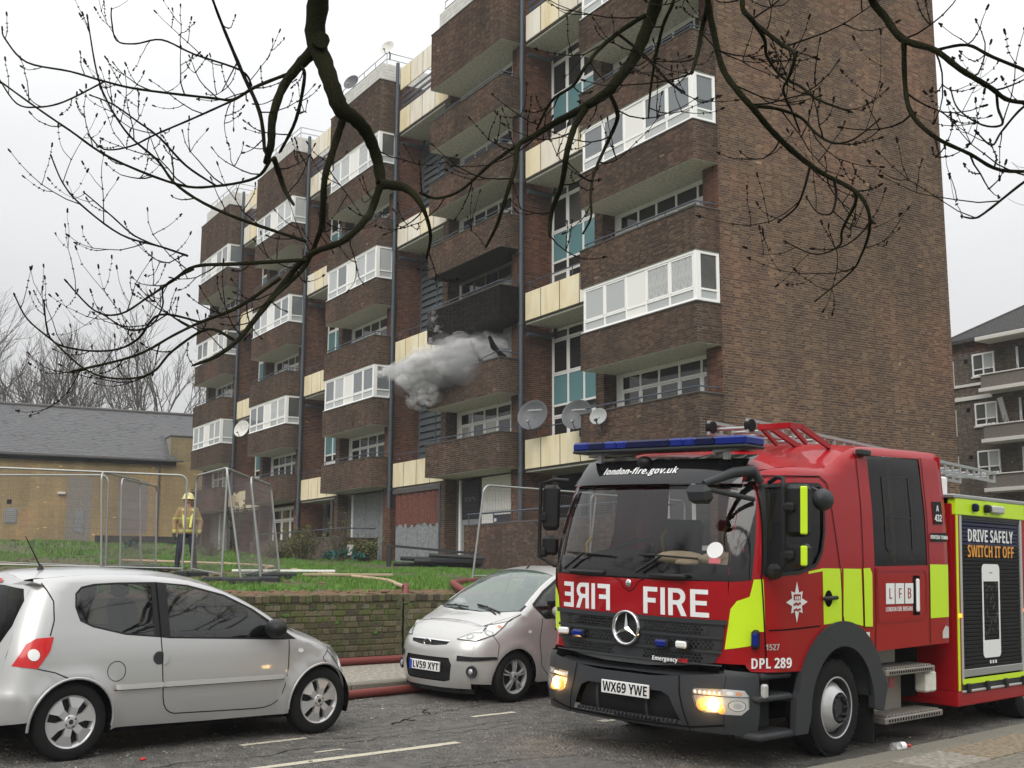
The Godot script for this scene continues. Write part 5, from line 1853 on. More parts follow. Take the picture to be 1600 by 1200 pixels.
	for i in 8:
		var z0 := -0.58 + i * 0.145
		nb = tlb
		nb.quad(s.rear(z0, 1.371), s.rear(z0 + 0.145, 1.371), s.roof(0.36, (z0 + 0.145)), s.roof(0.36, z0))
	put(t, "spoiler", tlb.mesh(), "silver_cool")
	for sd in [[s.side, Vector3.BACK], [s.far_side, Vector3.FORWARD]]:
		draped(t, "tail_light", "red_lens", lamp, [], 0.06, sd[0], sd[1], 0.006)
	draped(t, "reversing_light", "plate_white", circle(Vector2(0.335, 0.84), 0.045, 14, 0.9), [], 0.05, s.side, Vector3.BACK, 0.009)
	# seams, mouldings, fittings on the near side
	gap_line(t, pl([1.425, 1.40, 1.42, 0.945, 1.43, 0.75, 1.445, 0.55, 1.457, 0.45, 1.475, 0.385, 1.50, 0.345, 1.535, 0.318, 1.58, 0.303, 2.0, 0.292, 2.40, 0.283, 2.49, 0.287, 2.56, 0.304, 2.615, 0.335, 2.655, 0.39, 2.685, 0.48, 2.71, 0.65, 2.715, 0.88]), 0.009, s.side, Vector3.BACK)
	gap_line(t, pl([0.36, 0.735, 0.5, 0.70, 0.62, 0.645]), 0.008, s.side, Vector3.BACK)
	gap_line(t, pl([3.2, 0.76, 3.1, 0.70, 3.15, 0.635]), 0.008, s.side, Vector3.BACK)
	gap_line(t, pl([0.46, 0.985, 0.50, 1.1, 0.51, 1.25, 0.45, 1.39]), 0.009, s.side, Vector3.BACK)
	gap_line(t, circle(Vector2(1.02, 0.685), 0.08, 20) + [Vector2(1.10, 0.685)], 0.006, s.side, Vector3.BACK)
	var mo := MB.new()
	for q in [[1.01, 1.435], [1.455, 2.64]]:
		drape(mo, pl([q[0], 0.535, q[1], 0.535, q[1] + 0.02, 0.555, q[1], 0.578, q[0], 0.578, q[0] - 0.01, 0.555]), [], 0.1, s.side, Vector3.BACK, 0.022)
		drape(mo, pl([q[0], 0.525, q[1], 0.525, q[1], 0.535, q[0], 0.535]), [], 0.1, s.side, Vector3.BACK, 0.006)
	put(t, "side_moulding", mo.mesh(), "lamp_silver")
	var ms := MB.new()
	for q in [[1.0, 1.435], [1.455, 2.66]]: drape(ms, pl([q[0], 0.528, q[1], 0.528, q[1], 0.536, q[0], 0.536]), [], 0.1, s.side, Vector3.BACK, 0.012)  # dark strip painted on for the shadow below the moulding
	put(t, "moulding_painted_shadow", ms.mesh(), "dark_gap")
	var hd := MB.new()
	drape(hd, circle(Vector2(1.40, 0.775), 0.055, 18), [], 0.05, s.side, Vector3.BACK, 0.002)
	put(t, "handle_recess", hd.mesh(), "dark_grey")
	var hn := MB.new()
	drape(hn, arc(Vector2(1.432, 0.775), 0.055, -90, 90, 10), [], 0.04, s.side, Vector3.BACK, 0.015)
	put(t, "door_handle", hn.mesh(), "silver_cool")
	draped(t, "side_repeater", "plate_white", circle(Vector2(2.84, 0.78), 0.02, 12, 1.6), [], 0.05, s.side, Vector3.BACK, 0.006)
	var mr := MB.new()
	mr.ball(Vector3(2.50, 0.995, 0.90), Vector3(0.095, 0.085, 0.12), Basis(), 14, 10)
	mr.bar(Vector3(2.62, 0.94, 0.80), Vector3(2.52, 0.96, 0.88), 0.06, 0.05)
	put(t, "wing_mirror", mr.mesh(), "black_plastic")
	var an := MB.new()
	an.lathe(Vector3(0.62, 1.475, 0.12), Basis(Vector3.RIGHT, -PI / 2), [Vector2(0.035, 0), Vector2(0.02, 0.03), Vector2(0.008, 0.05)], 10, true)
	an.tube([Vector3(0.62, 1.5, 0.12), Vector3(0.47, 1.76, 0.12)], [0.007, 0.004], 6)
	put(t, "aerial", an.mesh(), "black_plastic")
	# wheels, arches, underside
	for wx in [0.67, 3.09]:
		for o in [1, -1]: road_wheel(t, Vector3(wx, 0.305, o * 0.725), 0.308, 0.17, 0.208, o, 6, false)
		var ar := MB.new()
		for k in 16:
			var p := arc(Vector2(wx, 0.30), 0.36, -20 + k * 13.75, -20 + (k + 1) * 13.75, 1)
			ar.quad(Vector3(p[0].x, p[0].y, -0.76), Vector3(p[1].x, p[1].y, -0.76), Vector3(p[1].x, p[1].y, 0.79), Vector3(p[0].x, p[0].y, 0.79))
		put(t, "wheel_arch", ar.mesh(), "dark_gap")
		var lip := MB.new()
		var lp := []
		for p in arc(Vector2(wx, 0.30), 0.351, -8, 188, 22):
			lp.append(s.side(p.x, p.y) - Vector3(0, 0, 0.004))
		lip.tube(lp, [0.012], 6)
		put(t, "arch_lip", lip.mesh(), "silver_cool")
	var un := MB.new()
	un.bx(0.25, 3.35, 0.17, 0.3, -0.55, 0.55)
	un.bx(0.98, 2.78, 0.18, 0.27, -0.74, 0.74)
	un.bx(0.9, 2.4, 0.3, 0.34, -0.7, 0.7)
	put(t, "underside", un.mesh(), "dark_gap")
	var tr := MB.new()
	tr.bx(1.3, 2.5, 0.36, 0.86, -0.76, -0.70); tr.bx(0.45, 0.55, 0.4, 0.85, -0.6, 0.6)
	put(t, "door_trim", tr.mesh(), "interior_dark")
	cabin(t, 1.75, 2.62, 0.78, 0.3)

func hatchback() -> void:
	var t := thing("parked_car", "small silver five-door car facing left with its front showing, tucked behind the fire engine", "car", RP(12.865, 10.74), road_basis(true), "silver cars parked along the far kerb")
	var s := Shell.new()
	s.sgn = -1.0
	s.xf = Crv.new([[0.12, 3.50], [0.25, 3.545], [0.42, 3.565], [0.58, 3.55], [0.68, 3.51], [0.78, 3.42], [0.95, 3.2]])
	s.xr = Crv.new([[0.2, 0.04], [0.5, 0.0], [0.9, 0.02], [1.2, 0.1], [1.45, 0.22], [1.55, 0.3]])
	s.wid = Crv.new([[0.12, 0.74], [0.3, 0.785], [0.55, 0.7975], [0.85, 0.785], [1.0, 0.76], [1.2, 0.69], [1.4, 0.61], [1.55, 0.55]])
	s.top = Crv.new([[0.2, 1.4], [0.5, 1.47], [1.0, 1.515], [1.6, 1.51], [1.9, 1.465], [2.15, 1.37], [2.45, 1.20], [2.70, 1.04], [2.82, 0.985], [3.0, 0.93], [3.2, 0.86], [3.36, 0.78], [3.45, 0.71]])
	s.mid = Crv.new([[0.2, 1.44], [0.5, 1.51], [1.0, 1.55], [1.6, 1.55], [1.95, 1.505], [2.25, 1.38], [2.6, 1.18], [2.92, 1.0], [3.05, 0.955], [3.25, 0.875], [3.4, 0.79], [3.48, 0.715]])
	s.rf = 0.72
	s.nf = 2.5
	s.rr = 0.4
	s.sh = 0.08
	s.arches = [[2.845, 0.285, 0.345, 0.018], [0.465, 0.285, 0.345, 0.018]]
	var fwin := pl([2.52, 1.10, 2.28, 1.255, 1.98, 1.40, 1.72, 1.43, 1.60, 1.43, 1.62, 0.975, 2.35, 0.955])
	var rwin := pl([1.54, 1.43, 1.1, 1.44, 0.75, 1.41, 0.62, 1.30, 0.80, 1.0, 1.56, 0.975])
	var outl := []
	for i in 9: outl.append(Vector2(s.rx(0.25 + i * 0.13), 0.25 + i * 0.13))
	var x := 0.42
	while x < 3.18:
		outl.append(Vector2(x, s.top.at(x) - 0.012))
		x += 0.12
	for i in 7:
		var y := 0.79 - i * 0.095
		outl.append(Vector2(s.fx(y), y))
	outl.append_array(arc(Vector2(2.845, 0.285), 0.33, -12, 190, 18))
	outl.append_array(pl([2.46, 0.21, 0.85, 0.22]))
	outl.append_array(arc(Vector2(0.465, 0.285), 0.33, -12, 190, 18))
	var lampx := pl([2.91, 0.918, 3.0, 0.855, 3.12, 0.775, s.fx(0.70), 0.70, s.fx(0.745), 0.745, s.fx(0.79), 0.79, 3.12, 0.872])
	draped(t, "body_side", "silver_warm", outl, [fwin, rwin], 0.07, s.side, Vector3.FORWARD)
	draped(t, "body_side", "silver_warm", outl, [fwin, rwin], 0.12, s.far_side, Vector3.BACK)
	for q in [[fwin, "front_side_window"], [rwin, "rear_side_window"]]:
		draped(t, q[1], "car_glass", q[0], [], 0.14, s.side, Vector3.FORWARD, -0.005)
		draped(t, q[1], "car_glass", q[0], [], 0.14, s.far_side, Vector3.BACK, -0.005)
	var tm := MB.new()
	for q in [fwin, rwin]: seam(tm, q + [q[0]], 0.03, s.side, Vector3.FORWARD, 0.002)
	put(t, "window_trim", tm.mesh(), "black_plastic")
	var cap := func(x0: float, x1: float, n: int, k: float) -> Array:
		var o := []
		for i in n + 1:
			var xx := lerpf(x0, x1, float(i) / n)
			o.append(Vector2(xx, s.edge(xx) * k))
		for i in n + 1:
			var xx := lerpf(x1, x0, float(i) / n)
			o.append(Vector2(xx, -s.edge(xx) * k))
		return o
	draped(t, "roof", "silver_warm", cap.call(0.3, 1.93, 12, 1.0), [], 0.09, s.roof, Vector3.UP)
	var ws: Array = cap.call(1.97, 2.70, 10, 0.94)
	ws.insert(11, Vector2(2.80, s.edge(2.72) * 0.72))
	ws.insert(12, Vector2(2.88, s.edge(2.75) * 0.3))
	ws.insert(13, Vector2(2.88, -s.edge(2.75) * 0.3))
	ws.insert(14, Vector2(2.80, -s.edge(2.72) * 0.72))
	draped(t, "windscreen_surround", "silver_warm", cap.call(1.93, 2.6, 8, 1.0), [ws], 0.09, s.roof, Vector3.UP)
	draped(t, "scuttle", "black_plastic", cap.call(2.6, 2.88, 4, 1.0), [ws], 0.09, s.roof, Vector3.UP, -0.004)
	draped(t, "windscreen", "windscreen_sky_tint", ws, [], 0.12, s.roof, Vector3.UP, -0.004)
	var bon := []
	for i in 8: bon.append(Vector2(2.70 + i * 0.067, s.edge(2.70 + i * 0.067)))
	for i in 8: bon.append(Vector2(3.169 - i * 0.067, -s.edge(3.169 - i * 0.067)))
	var eb := s.edge(2.75)
	bon.append_array([Vector2(2.83, -eb * 0.72), Vector2(2.91, -eb * 0.3), Vector2(2.91, eb * 0.3), Vector2(2.83, eb * 0.72)])
	draped(t, "bonnet", "silver_warm", bon, [], 0.07, s.roof, Vector3.UP, 0.002)
	# bonnet front and nose down to the bumper
	var nb := MB.new()
	for i in 12:
		var z0 := -0.60 + i * 0.10
		var z1 := z0 + 0.10
		for k in 3:
			var q := []
			for zz in [z0, z1]:
				for tt in [k / 3.0, (k + 1) / 3.0]:
					var a := s.roof(3.17, zz * 1.03)
					var b := s.front(zz, 0.79)
					var c := a.lerp(b, tt)
					c.y += 0.018 * sin(PI * tt)
					q.append(c)
			nb.quad(q[0], q[2], q[3], q[1])
	put(t, "nose", nb.mesh(), "silver_warm")
	var fr := []
	for i in 8: fr.append(Vector2(s.fz(0.16 + i * 0.09), 0.16 + i * 0.09))
	for i in 8: fr.append(Vector2(-s.fz(0.79 - i * 0.09), 0.79 - i * 0.09))
	var gl := pl([-0.36, 0.50, 0.36, 0.50, 0.40, 0.42, 0.37, 0.25, 0.30, 0.23, -0.30, 0.23, -0.37, 0.25, -0.40, 0.42])
	var gu := pl([-0.33, 0.685, -0.30, 0.645, -0.12, 0.625, 0.12, 0.625, 0.30, 0.645, 0.33, 0.685])
	var holes := [gl, gu]
	draped(t, "front_bumper", "silver_warm", fr, holes, 0.06, s.front, Vector3.RIGHT)
	draped(t, "lower_grille", "black_plastic", gl, [], 0.1, s.front, Vector3.RIGHT, -0.02)
	var sl := MB.new()
	for k in 5: drape(sl, pl([-0.37, 0.25 + k * 0.018, 0.37, 0.25 + k * 0.018, 0.37, 0.259 + k * 0.018, -0.37, 0.259 + k * 0.018]), [], 0.2, s.front, Vector3.RIGHT, -0.004)
	put(t, "grille_slats", sl.mesh(), "dark_grey")
	draped(t, "upper_grille", "black_plastic", gu, [], 0.1, s.front, Vector3.RIGHT, -0.012)
	var ch := MB.new()
	seam(ch, pl([-0.33, 0.685, 0.0, 0.69, 0.33, 0.685]), 0.014, s.front, Vector3.RIGHT, 0.006)
	put(t, "grille_trim", ch.mesh(), "chrome")
	var em := MB.new()
	var ep := s.front(0, 0.655) + Vector3(0.012, 0, 0)
	var pts := []
	for k in 25: pts.append(ep + Vector3(0, sin(TAU * k / 24) * 0.038, cos(TAU * k / 24) * 0.06))
	em.tube(pts, [0.007], 6, false)
	em.bar(ep + Vector3(0, -0.024, 0.03), ep + Vector3(0, 0.026, 0.018), 0.012, 0.012); em.bar(ep + Vector3(0, -0.026, -0.018), ep + Vector3(0, 0.024, -0.03), 0.012, 0.012); em.bar(ep + Vector3(0, -0.004, 0.03), ep + Vector3(0, 0.004, -0.03), 0.012, 0.012)
	put(t, "front_emblem", em.mesh(), "chrome")
	# plate
	var px := s.front(0, 0.39).x + 0.006
	var pb := put(t, "number_plate", bxm(px - 0.02, px + 0.004, 0.335, 0.446, -0.26, 0.26, 0.004), "plate_white")
	put(pb, "country_band", bxm(px + 0.004, px + 0.006, 0.338, 0.443, 0.215, 0.257), "plate_blue")
	put(pb, "plate_text", text_mesh("LV59 XYT", 0.078, true, "Droid Sans", 0.002), "black_print", Transform3D(Basis(Vector3.UP, PI / 2).scaled(Vector3(1, 1, 1.0)), Vector3(px + 0.006, 0.39, -0.025)))
	# lamps
	for e in [-1, 1]:
		var lb := MB.new()
		var lf := pl([e * 0.40, 0.712, e * s.fz(0.70), 0.70, e * s.fz(0.79), 0.79, e * 0.52, 0.785])
		drape(lb, lf, [], 0.05, s.front, Vector3.RIGHT, 0.004)
		var sd: Callable = s.side if e < 0 else s.far_side
		drape(lb, lampx, [], 0.05, sd, Vector3(0, 0, e), 0.004)
		var h := put(t, "headlight", lb.mesh(), "lamp_silver")
		for q in [[0.525, 0.742, 0.026, "dish_pale"], [0.525, 0.742, 0.015, "plate_white"]]:
			draped(h, "lamp_bulb", q[3], circle(Vector2(e * q[0], q[1]), q[2], 16, 1.4), [], 0.1, s.front, Vector3.RIGHT, 0.0065 if q[3] == "dish_pale" else 0.0085)
		for q in [[3.17, 0.785, 0.032, "dish_pale"], [3.17, 0.785, 0.020, "plate_white"], [3.03, 0.86, 0.016, "lamp_amber"]]:
			draped(h, "lamp_bulb", q[3], circle(Vector2(q[0], q[1]), q[2], 16, 1.3), [], 0.1, sd, Vector3(0, 0, e), 0.0065 if q[2] > 0.03 or q[2] < 0.018 else 0.0085)
		var ol := MB.new()
		seam(ol, [lf[0], lf[1]], 0.006, s.front, Vector3.RIGHT, 0.007)
		seam(ol, [lf[0], lf[3], lf[2]], 0.006, s.front, Vector3.RIGHT, 0.007)
		seam(ol, lampx.slice(0, 4), 0.007, sd, Vector3(0, 0, e), 0.007)
		seam(ol, [lampx[5], lampx[6], lampx[0]], 0.006, sd, Vector3(0, 0, e), 0.007)
		put(h, "lamp_edge", ol.mesh(), "dark_grey")
		var gb := MB.new()
		drape(gb, lf, [], 0.05, s.front, Vector3.RIGHT, 0.012)
		drape(gb, lampx, [], 0.05, sd, Vector3(0, 0, e), 0.012)
		put(h, "lens", gb.mesh(), "clear_lens")
		var fg := MB.new()
		var fp := s.front(e * 0.60, 0.36)
		fg.lathe(fp - Vector3(0.02, 0, 0), Basis(Vector3.UP, PI / 2 + e * -0.45), [Vector2(0.0, 0.03), Vector2(0.05, 0.03), Vector2(0.062, 0.04), Vector2(0.07, 0.02)], 18)
		put(t, "fog_light", fg.mesh(), "dark_grey")
		var fl := MB.new()
		fl.ball(fp + Vector3(0.006, 0, 0), Vector3(0.02, 0.036, 0.036), Basis(), 12, 8)
		put(t, "fog_lens", fl.mesh(), "alloy")
		var bs := MB.new()
		drape(bs, pl([e * 0.46, 0.475, e * s.fz(0.475), 0.475, e * s.fz(0.525), 0.525, e * 0.46, 0.535]), [], 0.06, s.front, Vector3.RIGHT, 0.01)
		drape(bs, pl([s.fx(0.475), 0.475, 3.14, 0.50, 3.15, 0.53, s.fx(0.525), 0.525]), [], 0.06, sd, Vector3(0, 0, e), 0.01)
		put(t, "bumper_strip", bs.mesh(), "black_plastic")
		var wp := MB.new()
		var wz: float = 0.50 if e > 0 else -0.06
		var wl := []
		for k in 6: wl.append(s.roof(2.80 + 0.012 * k, wz - 0.09 * k) + Vector3(0.0, 0.016, 0))
		wp.tube(wl, [0.013, 0.013, 0.010], 6)
		wp.tube([s.roof(2.90, wz - 0.42) + Vector3(0, 0.005, 0), wl[2] + Vector3(0.0, 0.012, 0)], [0.010], 5)
		put(t, "wiper", wp.mesh(), "black_plastic")
	var lip := MB.new()
	for i in 10:
		var z0 := -0.57 + i * 0.114
		var z1 := z0 + 0.114
		lip.quad(s.front(z0, 0.17) - Vector3(0.015, 0, 0), s.front(z0, 0.17) - Vector3(0.07, 0.07, 0), s.front(z1, 0.17) - Vector3(0.07, 0.07, 0), s.front(z1, 0.17) - Vector3(0.015, 0, 0))
	put(t, "bumper_lip", lip.mesh(), "dark_grey")
	var rr := []
	for i in 10: rr.append(Vector2(s.rz(0.25 + i * 0.12), 0.25 + i * 0.12))
	for i in 10: rr.append(Vector2(-s.rz(1.33 - i * 0.12), 1.33 - i * 0.12))
	draped(t, "tailgate", "silver_warm", rr, [], 0.12, s.rear, Vector3.LEFT)
	draped(t, "rear_window", "pane_dark", pl([-0.45, 0.98, 0.45, 0.98, 0.42, 1.3, -0.42, 1.3]), [], 0.12, s.rear, Vector3.LEFT, 0.004)
	gap_line(t, pl([2.40, 0.95, 2.46, 0.7, 2.42, 0.4, 2.3, 0.29, 1.65, 0.28, 1.58, 0.4, 1.58, 0.97]), 0.009, s.side, Vector3.FORWARD)
	gap_line(t, pl([2.72, 1.0, 2.95, 0.9]), 0.008, s.side, Vector3.FORWARD)
	gap_line(t, pl([3.15, 0.78, 3.10, 0.66, 3.14, 0.5]), 0.007, s.side, Vector3.FORWARD)
	draped(t, "side_repeater", "plate_white", circle(Vector2(2.63, 0.80), 0.02, 12, 1.6), [], 0.05, s.side, Vector3.FORWARD, 0.006)
	for e in [-1, 1]:
		var mr := MB.new()
		mr.ball(Vector3(2.22, 1.03, e * 0.88), Vector3(0.08, 0.075, 0.11), Basis(), 12, 8)
		put(t, "wing_mirror", mr.mesh(), "silver_warm")
	var an := MB.new()
	an.tube([Vector3(1.92, 1.50, 0.0), Vector3(1.80, 1.60, 0.0)], [0.012, 0.006], 6)
	put(t, "aerial", an.mesh(), "black_plastic")
	for wx in [2.845, 0.465]:
		for o in [-1, 1]: road_wheel(t, Vector3(wx, 0.295, o * 0.70), 0.298, 0.17, 0.195, o, 5, true, "dish_pale")
		var ar := MB.new()
		for k in 16:
			var p := arc(Vector2(wx, 0.285), 0.34, -20 + k * 13.75, -20 + (k + 1) * 13.75, 1)
			ar.quad(Vector3(p[0].x, p[0].y, -0.76), Vector3(p[1].x, p[1].y, -0.76), Vector3(p[1].x, p[1].y, 0.76), Vector3(p[0].x, p[0].y, 0.76))
		put(t, "wheel_arch", ar.mesh(), "dark_gap")
	var un := MB.new()
	un.bx(0.2, 3.4, 0.14, 0.27, -0.5, 0.5); un.bx(0.85, 2.46, 0.16, 0.26, -0.72, 0.72); un.bx(0.6, 2.4, 0.3, 0.34, -0.7, 0.7)
	put(t, "underside", un.mesh(), "dark_gap")
	cabin(t, 1.65, 2.62, 0.72, 0.32)

# ---------------------------------------------------------------- the fire engine: x back from the front, y up, z to the near kerb
func glyph(c: String) -> Array:   # outline and hole on a unit-high letter, width in x
	match c:
		"F": return [pl([0, 0, 0.2, 0, 0.2, 0.42, 0.58, 0.42, 0.58, 0.59, 0.2, 0.59, 0.2, 0.83, 0.66, 0.83, 0.66, 1, 0, 1]), [], 0.74]
		"I": return [pl([0, 0, 0.2, 0, 0.2, 1, 0, 1]), [], 0.32]
		"E": return [pl([0, 0, 0.72, 0, 0.72, 0.17, 0.2, 0.17, 0.2, 0.43, 0.64, 0.43, 0.64, 0.59, 0.2, 0.59, 0.2, 0.83, 0.69, 0.83, 0.69, 1, 0, 1]), [], 0.8]
	return [pl([0, 0, 0.2, 0, 0.2, 0.40, 0.36, 0.40, 0.55, 0, 0.78, 0, 0.57, 0.43, 0.68, 0.52, 0.73, 0.64, 0.73, 0.76, 0.68, 0.88, 0.58, 0.97, 0.46, 1, 0, 1]), pl([0.2, 0.56, 0.42, 0.56, 0.51, 0.62, 0.53, 0.70, 0.51, 0.78, 0.42, 0.84, 0.2, 0.84]), 0.86]

func fire_engine() -> void:
	var up := road_basis()
	var t := thing("fire_engine", "red fire engine with yellow patches, headlights on, standing at the near kerb", "fire engine", RP(8.55, 6.98), up)
	var s := Shell.new()
	s.xr = Crv.new([[0.25, -0.12], [0.5, -0.17], [0.78, -0.14], [0.86, -0.10], [1.56, -0.12], [1.7, -0.10], [2.38, 0.11], [2.62, 0.27], [2.75, 0.5]])
	s.xf = Crv.new([[0.2, 3.66], [3.0, 3.66]])
	s.rf = 0.06
	s.nf = 4.0
	s.rr = 0.62
	s.nr = 2.8
	s.wid = Crv.new([[0.25, 1.235], [0.8, 1.245], [1.6, 1.25], [2.2, 1.235], [2.6, 1.20], [3.0, 1.17]])
	s.top = Crv.new([[0.3, 2.50], [0.5, 2.565], [0.9, 2.61], [1.25, 2.62], [1.42, 2.66], [1.65, 2.78], [1.9, 2.865], [2.1, 2.885], [3.7, 2.94]])
	s.mid = Crv.new([[0.3, 2.64], [0.5, 2.73], [0.9, 2.81], [1.25, 2.84], [1.6, 2.89], [2.0, 2.93], [3.7, 2.98]])
	s.sh = 0.14
	var F := Vector3.LEFT
	var N := Vector3.BACK
	var rear := s.rear
	var side := s.side
	# --- front, from the bumper up
	var mir := func(a: Array) -> Array: return a.map(func(p): return Vector2(-p.x, p.y))
	var edge_r := func(y0: float, y1: float, n: int) -> Array:
		var o := []
		for i in n + 1:
			var y := lerpf(y0, y1, float(i) / n)
			o.append(Vector2(s.rz(y), y))
		return o
	var band := func(y0: float, y1: float) -> Array:
		var r: Array = edge_r.call(y0, y1, 6)
		var l: Array = mir.call(r)
		l.reverse()
		return r + l
	var bump := []
	bump.append_array(edge_r.call(0.30, 0.79, 6))
	bump.append_array(pl([0.60, 0.745, 0.3, 0.72, -0.3, 0.72, -0.60, 0.745]))
	var bl: Array = mir.call(edge_r.call(0.30, 0.79, 6))
	bl.reverse()
	bump.append_array(bl)
	var intake := pl([-0.62, 0.345, 0.62, 0.345, 0.50, 0.565, 0.42, 0.60, -0.42, 0.60, -0.50, 0.565])
	var lampR := pl([0.70, 0.655, 0.975, 0.665, 0.975, 0.462, 0.82, 0.462, 0.745, 0.50, 0.71, 0.58])
	var lampL: Array = mir.call(lampR)
	draped(t, "front_bumper", "bumper_grey", bump, [intake, lampR, lampL], 0.08, rear, F, 0.02)
	draped(t, "bumper_intake", "black_plastic", intake, [], 0.15, rear, F, -0.05)
	var ribs := MB.new()
	for z in [-0.35, 0.22]: drape(ribs, pl([z, 0.35, z + 0.03, 0.35, z + 0.03, 0.58, z, 0.58]), [], 0.1, rear, F, -0.02)
	for k in 26: ribs.box(rear.call(-0.55 + k * 0.044, 0.36) + Vector3(-0.012, 0, 0), Vector3(0.05, 0.03, 0.022), Basis(), 0.005)
	put(t, "step_tread", ribs.mesh(), "bumper_grey")
	var bs := MB.new()
	for e in [-1.0, 1.0]:
		seam(bs, pl([e * 0.585, 0.745, e * 0.60, 0.60, e * 0.685, 0.30]), 0.012, rear, F, 0.024)
	seam(bs, pl([-0.97, 0.375, -0.69, 0.335, 0.0, 0.325, 0.69, 0.335, 0.97, 0.375]), 0.016, rear, F, 0.024)
	put(t, "bumper_joint", bs.mesh(), "dark_gap")
	var tl := MB.new()
	for i in 16:
		var za := -0.96 + i * 0.12
		tl.quad(rear.call(za, 0.30) + Vector3(-0.025, 0, 0), rear.call(za, 0.30) + Vector3(0.1, -0.03, 0), rear.call(za + 0.12, 0.30) + Vector3(0.1, -0.03, 0), rear.call(za + 0.12, 0.30) + Vector3(-0.025, 0, 0))
		tl.quad(rear.call(za, 0.745) + Vector3(0.16, 0.03, 0), rear.call(za, 0.745) + Vector3(-0.02, 0, 0), rear.call(za + 0.12, 0.745) + Vector3(-0.02, 0, 0), rear.call(za + 0.12, 0.745) + Vector3(0.16, 0.03, 0))
	put(t, "bumper_top", tl.mesh(), "bumper_grey")
	# lamps
	for e in [1.0, -1.0]:
		var lp: Array = lampR if e > 0 else lampL
		var sd: Callable = side if e > 0 else s.far_side
		var wrap := pl([s.rx(0.6), 0.665, 0.075, 0.66, 0.095, 0.625, 0.095, 0.52, 0.05, 0.462, s.rx(0.5), 0.462])
		var lb := MB.new()
		drape(lb, lp, [], 0.06, rear, F, -0.035)
		drape(lb, wrap, [], 0.06, sd, Vector3(0, 0, e), 0.014)
		var h := put(t, "headlight", lb.mesh(), "alloy")
		for q in [[0.80, 0.53, 0.055, "lamp_warm"], [0.90, 0.535, 0.06, "lamp_core"], [0.96, 0.50, 0.04, "lamp_warm"]]:
			var bb := MB.new()
			bb.lathe(rear.call(e * q[0], q[1]) + Vector3(-0.02, 0, 0), Basis(Vector3.UP, -PI / 2), [Vector2(0, 0.012), Vector2(q[2] * 0.6, 0.009), Vector2(q[2], -0.012)], 16, true)
			put(h, "lamp_bulb", bb.mesh(), q[3])
		for k in 6:
			var bb := MB.new()
			bb.ball(rear.call(e * (0.735 + k * 0.042), 0.63) + Vector3(-0.008, 0, 0), Vector3.ONE * 0.016, Basis(), 8, 6)
			put(h, "indicator_bulb", bb.mesh(), "plate_white")
		for q in [[0.03, 0.535, 0.046, "dark_grey", 0.016], [0.03, 0.535, 0.041, "lamp_silver", 0.018], [0.03, 0.535, 0.02, "dish_pale", 0.020], [0.0, 0.632, 0.016, "plate_white", 0.017], [0.04, 0.632, 0.016, "lamp_amber", 0.017]]:
			draped(h, "corner_bulb", q[3], circle(Vector2(q[0], q[1]), q[2], 16), [], 0.1, sd, Vector3(0, 0, e), q[4])
		var dv2 := MB.new()
		seam(dv2, pl([s.rx(0.6), 0.604, 0.095, 0.606]), 0.01, sd, Vector3(0, 0, e), 0.022)
		put(h, "lamp_divider", dv2.mesh(), "bumper_grey")
		var rg2 := MB.new()
		seam(rg2, wrap.slice(1, 4), 0.012, sd, Vector3(0, 0, e), 0.02)
		put(h, "lamp_rim", rg2.mesh(), "black_plastic")
		var dv := MB.new()
		drape(dv, pl([e * 0.70, 0.60, e * 0.975, 0.60, e * 0.975, 0.608, e * 0.70, 0.608]), [], 0.06, rear, F, 0.018)
		put(h, "lamp_divider", dv.mesh(), "bumper_grey")
		var gb := MB.new()
		drape(gb, lp, [], 0.06, rear, F, 0.012)
		drape(gb, wrap, [], 0.06, sd, Vector3(0, 0, e), 0.028)
		put(h, "lens", gb.mesh(), "clear_lens")
		var om := OmniLight3D.new()
		om.name = "headlamp_glow" if e > 0 else "headlamp_glow_001"
		om.light_color = Color(1.0, 0.80, 0.5)
		om.light_energy = 0.08
		om.light_size = 0.06
		om.omni_range = 8.0
		om.omni_attenuation = 2.0
		om.shadow_enabled = true
		om.position = rear.call(e * 0.88, 0.53) + Vector3(-0.06, 0, 0)
		t.add_child(om)
	# plate
	var px: float = rear.call(0.04, 0.58).x - 0.045
	var pb := put(t, "number_plate", bxm(px, px + 0.02, 0.525, 0.64, -0.23, 0.31, 0.004), "plate_white")
	put(pb, "plate_text", text_mesh("WX69 YWE", 0.084, true), "black_print", Transform3D(Basis(Vector3.UP, -PI / 2).scaled(Vector3(1, 1, 0.88)), Vector3(px - 0.001, 0.5825, 0.045)))
	# grille
	var gr := pl([-0.95, 1.215, 0.95, 1.215, 0.93, 1.0, 0.86, 0.87, 0.6, 0.825, 0.25, 0.80, -0.25, 0.80, -0.6, 0.825, -0.86, 0.87, -0.93, 1.0])
	draped(t, "grille", "dark_grey", gr, [], 0.1, rear, F, 0.012)
	var mesh_z := [[1.105, 1.18, 0.80], [0.985, 1.065, 0.90], [0.865, 0.945, 0.80]]
	var gm := MB.new()
	var gh := MB.new()
	for q in mesh_z:
		drape(gm, pl([-q[2], q[0], q[2], q[0], q[2] + 0.02, q[1], -q[2] - 0.02, q[1]]), [], 0.2, rear, F, 0.018)
		for r in 3:
			for k in 42:
				var zz: float = -q[2] + 0.02 + (k + 0.5 * (r % 2)) * (2 * q[2] - 0.04) / 42.0
				if absf(zz) < 0.17: continue
				var p: Vector3 = rear.call(zz, q[0] + 0.014 + r * 0.025)
				gh.box(p + Vector3(-0.021, 0, 0), Vector3(0.004, 0.015, 0.024))
	put(t, "grille_mesh", gm.mesh(), "bumper_grey")
	put(t, "grille_holes", gh.mesh(), "black_gloss").set_meta("kind", "stuff")
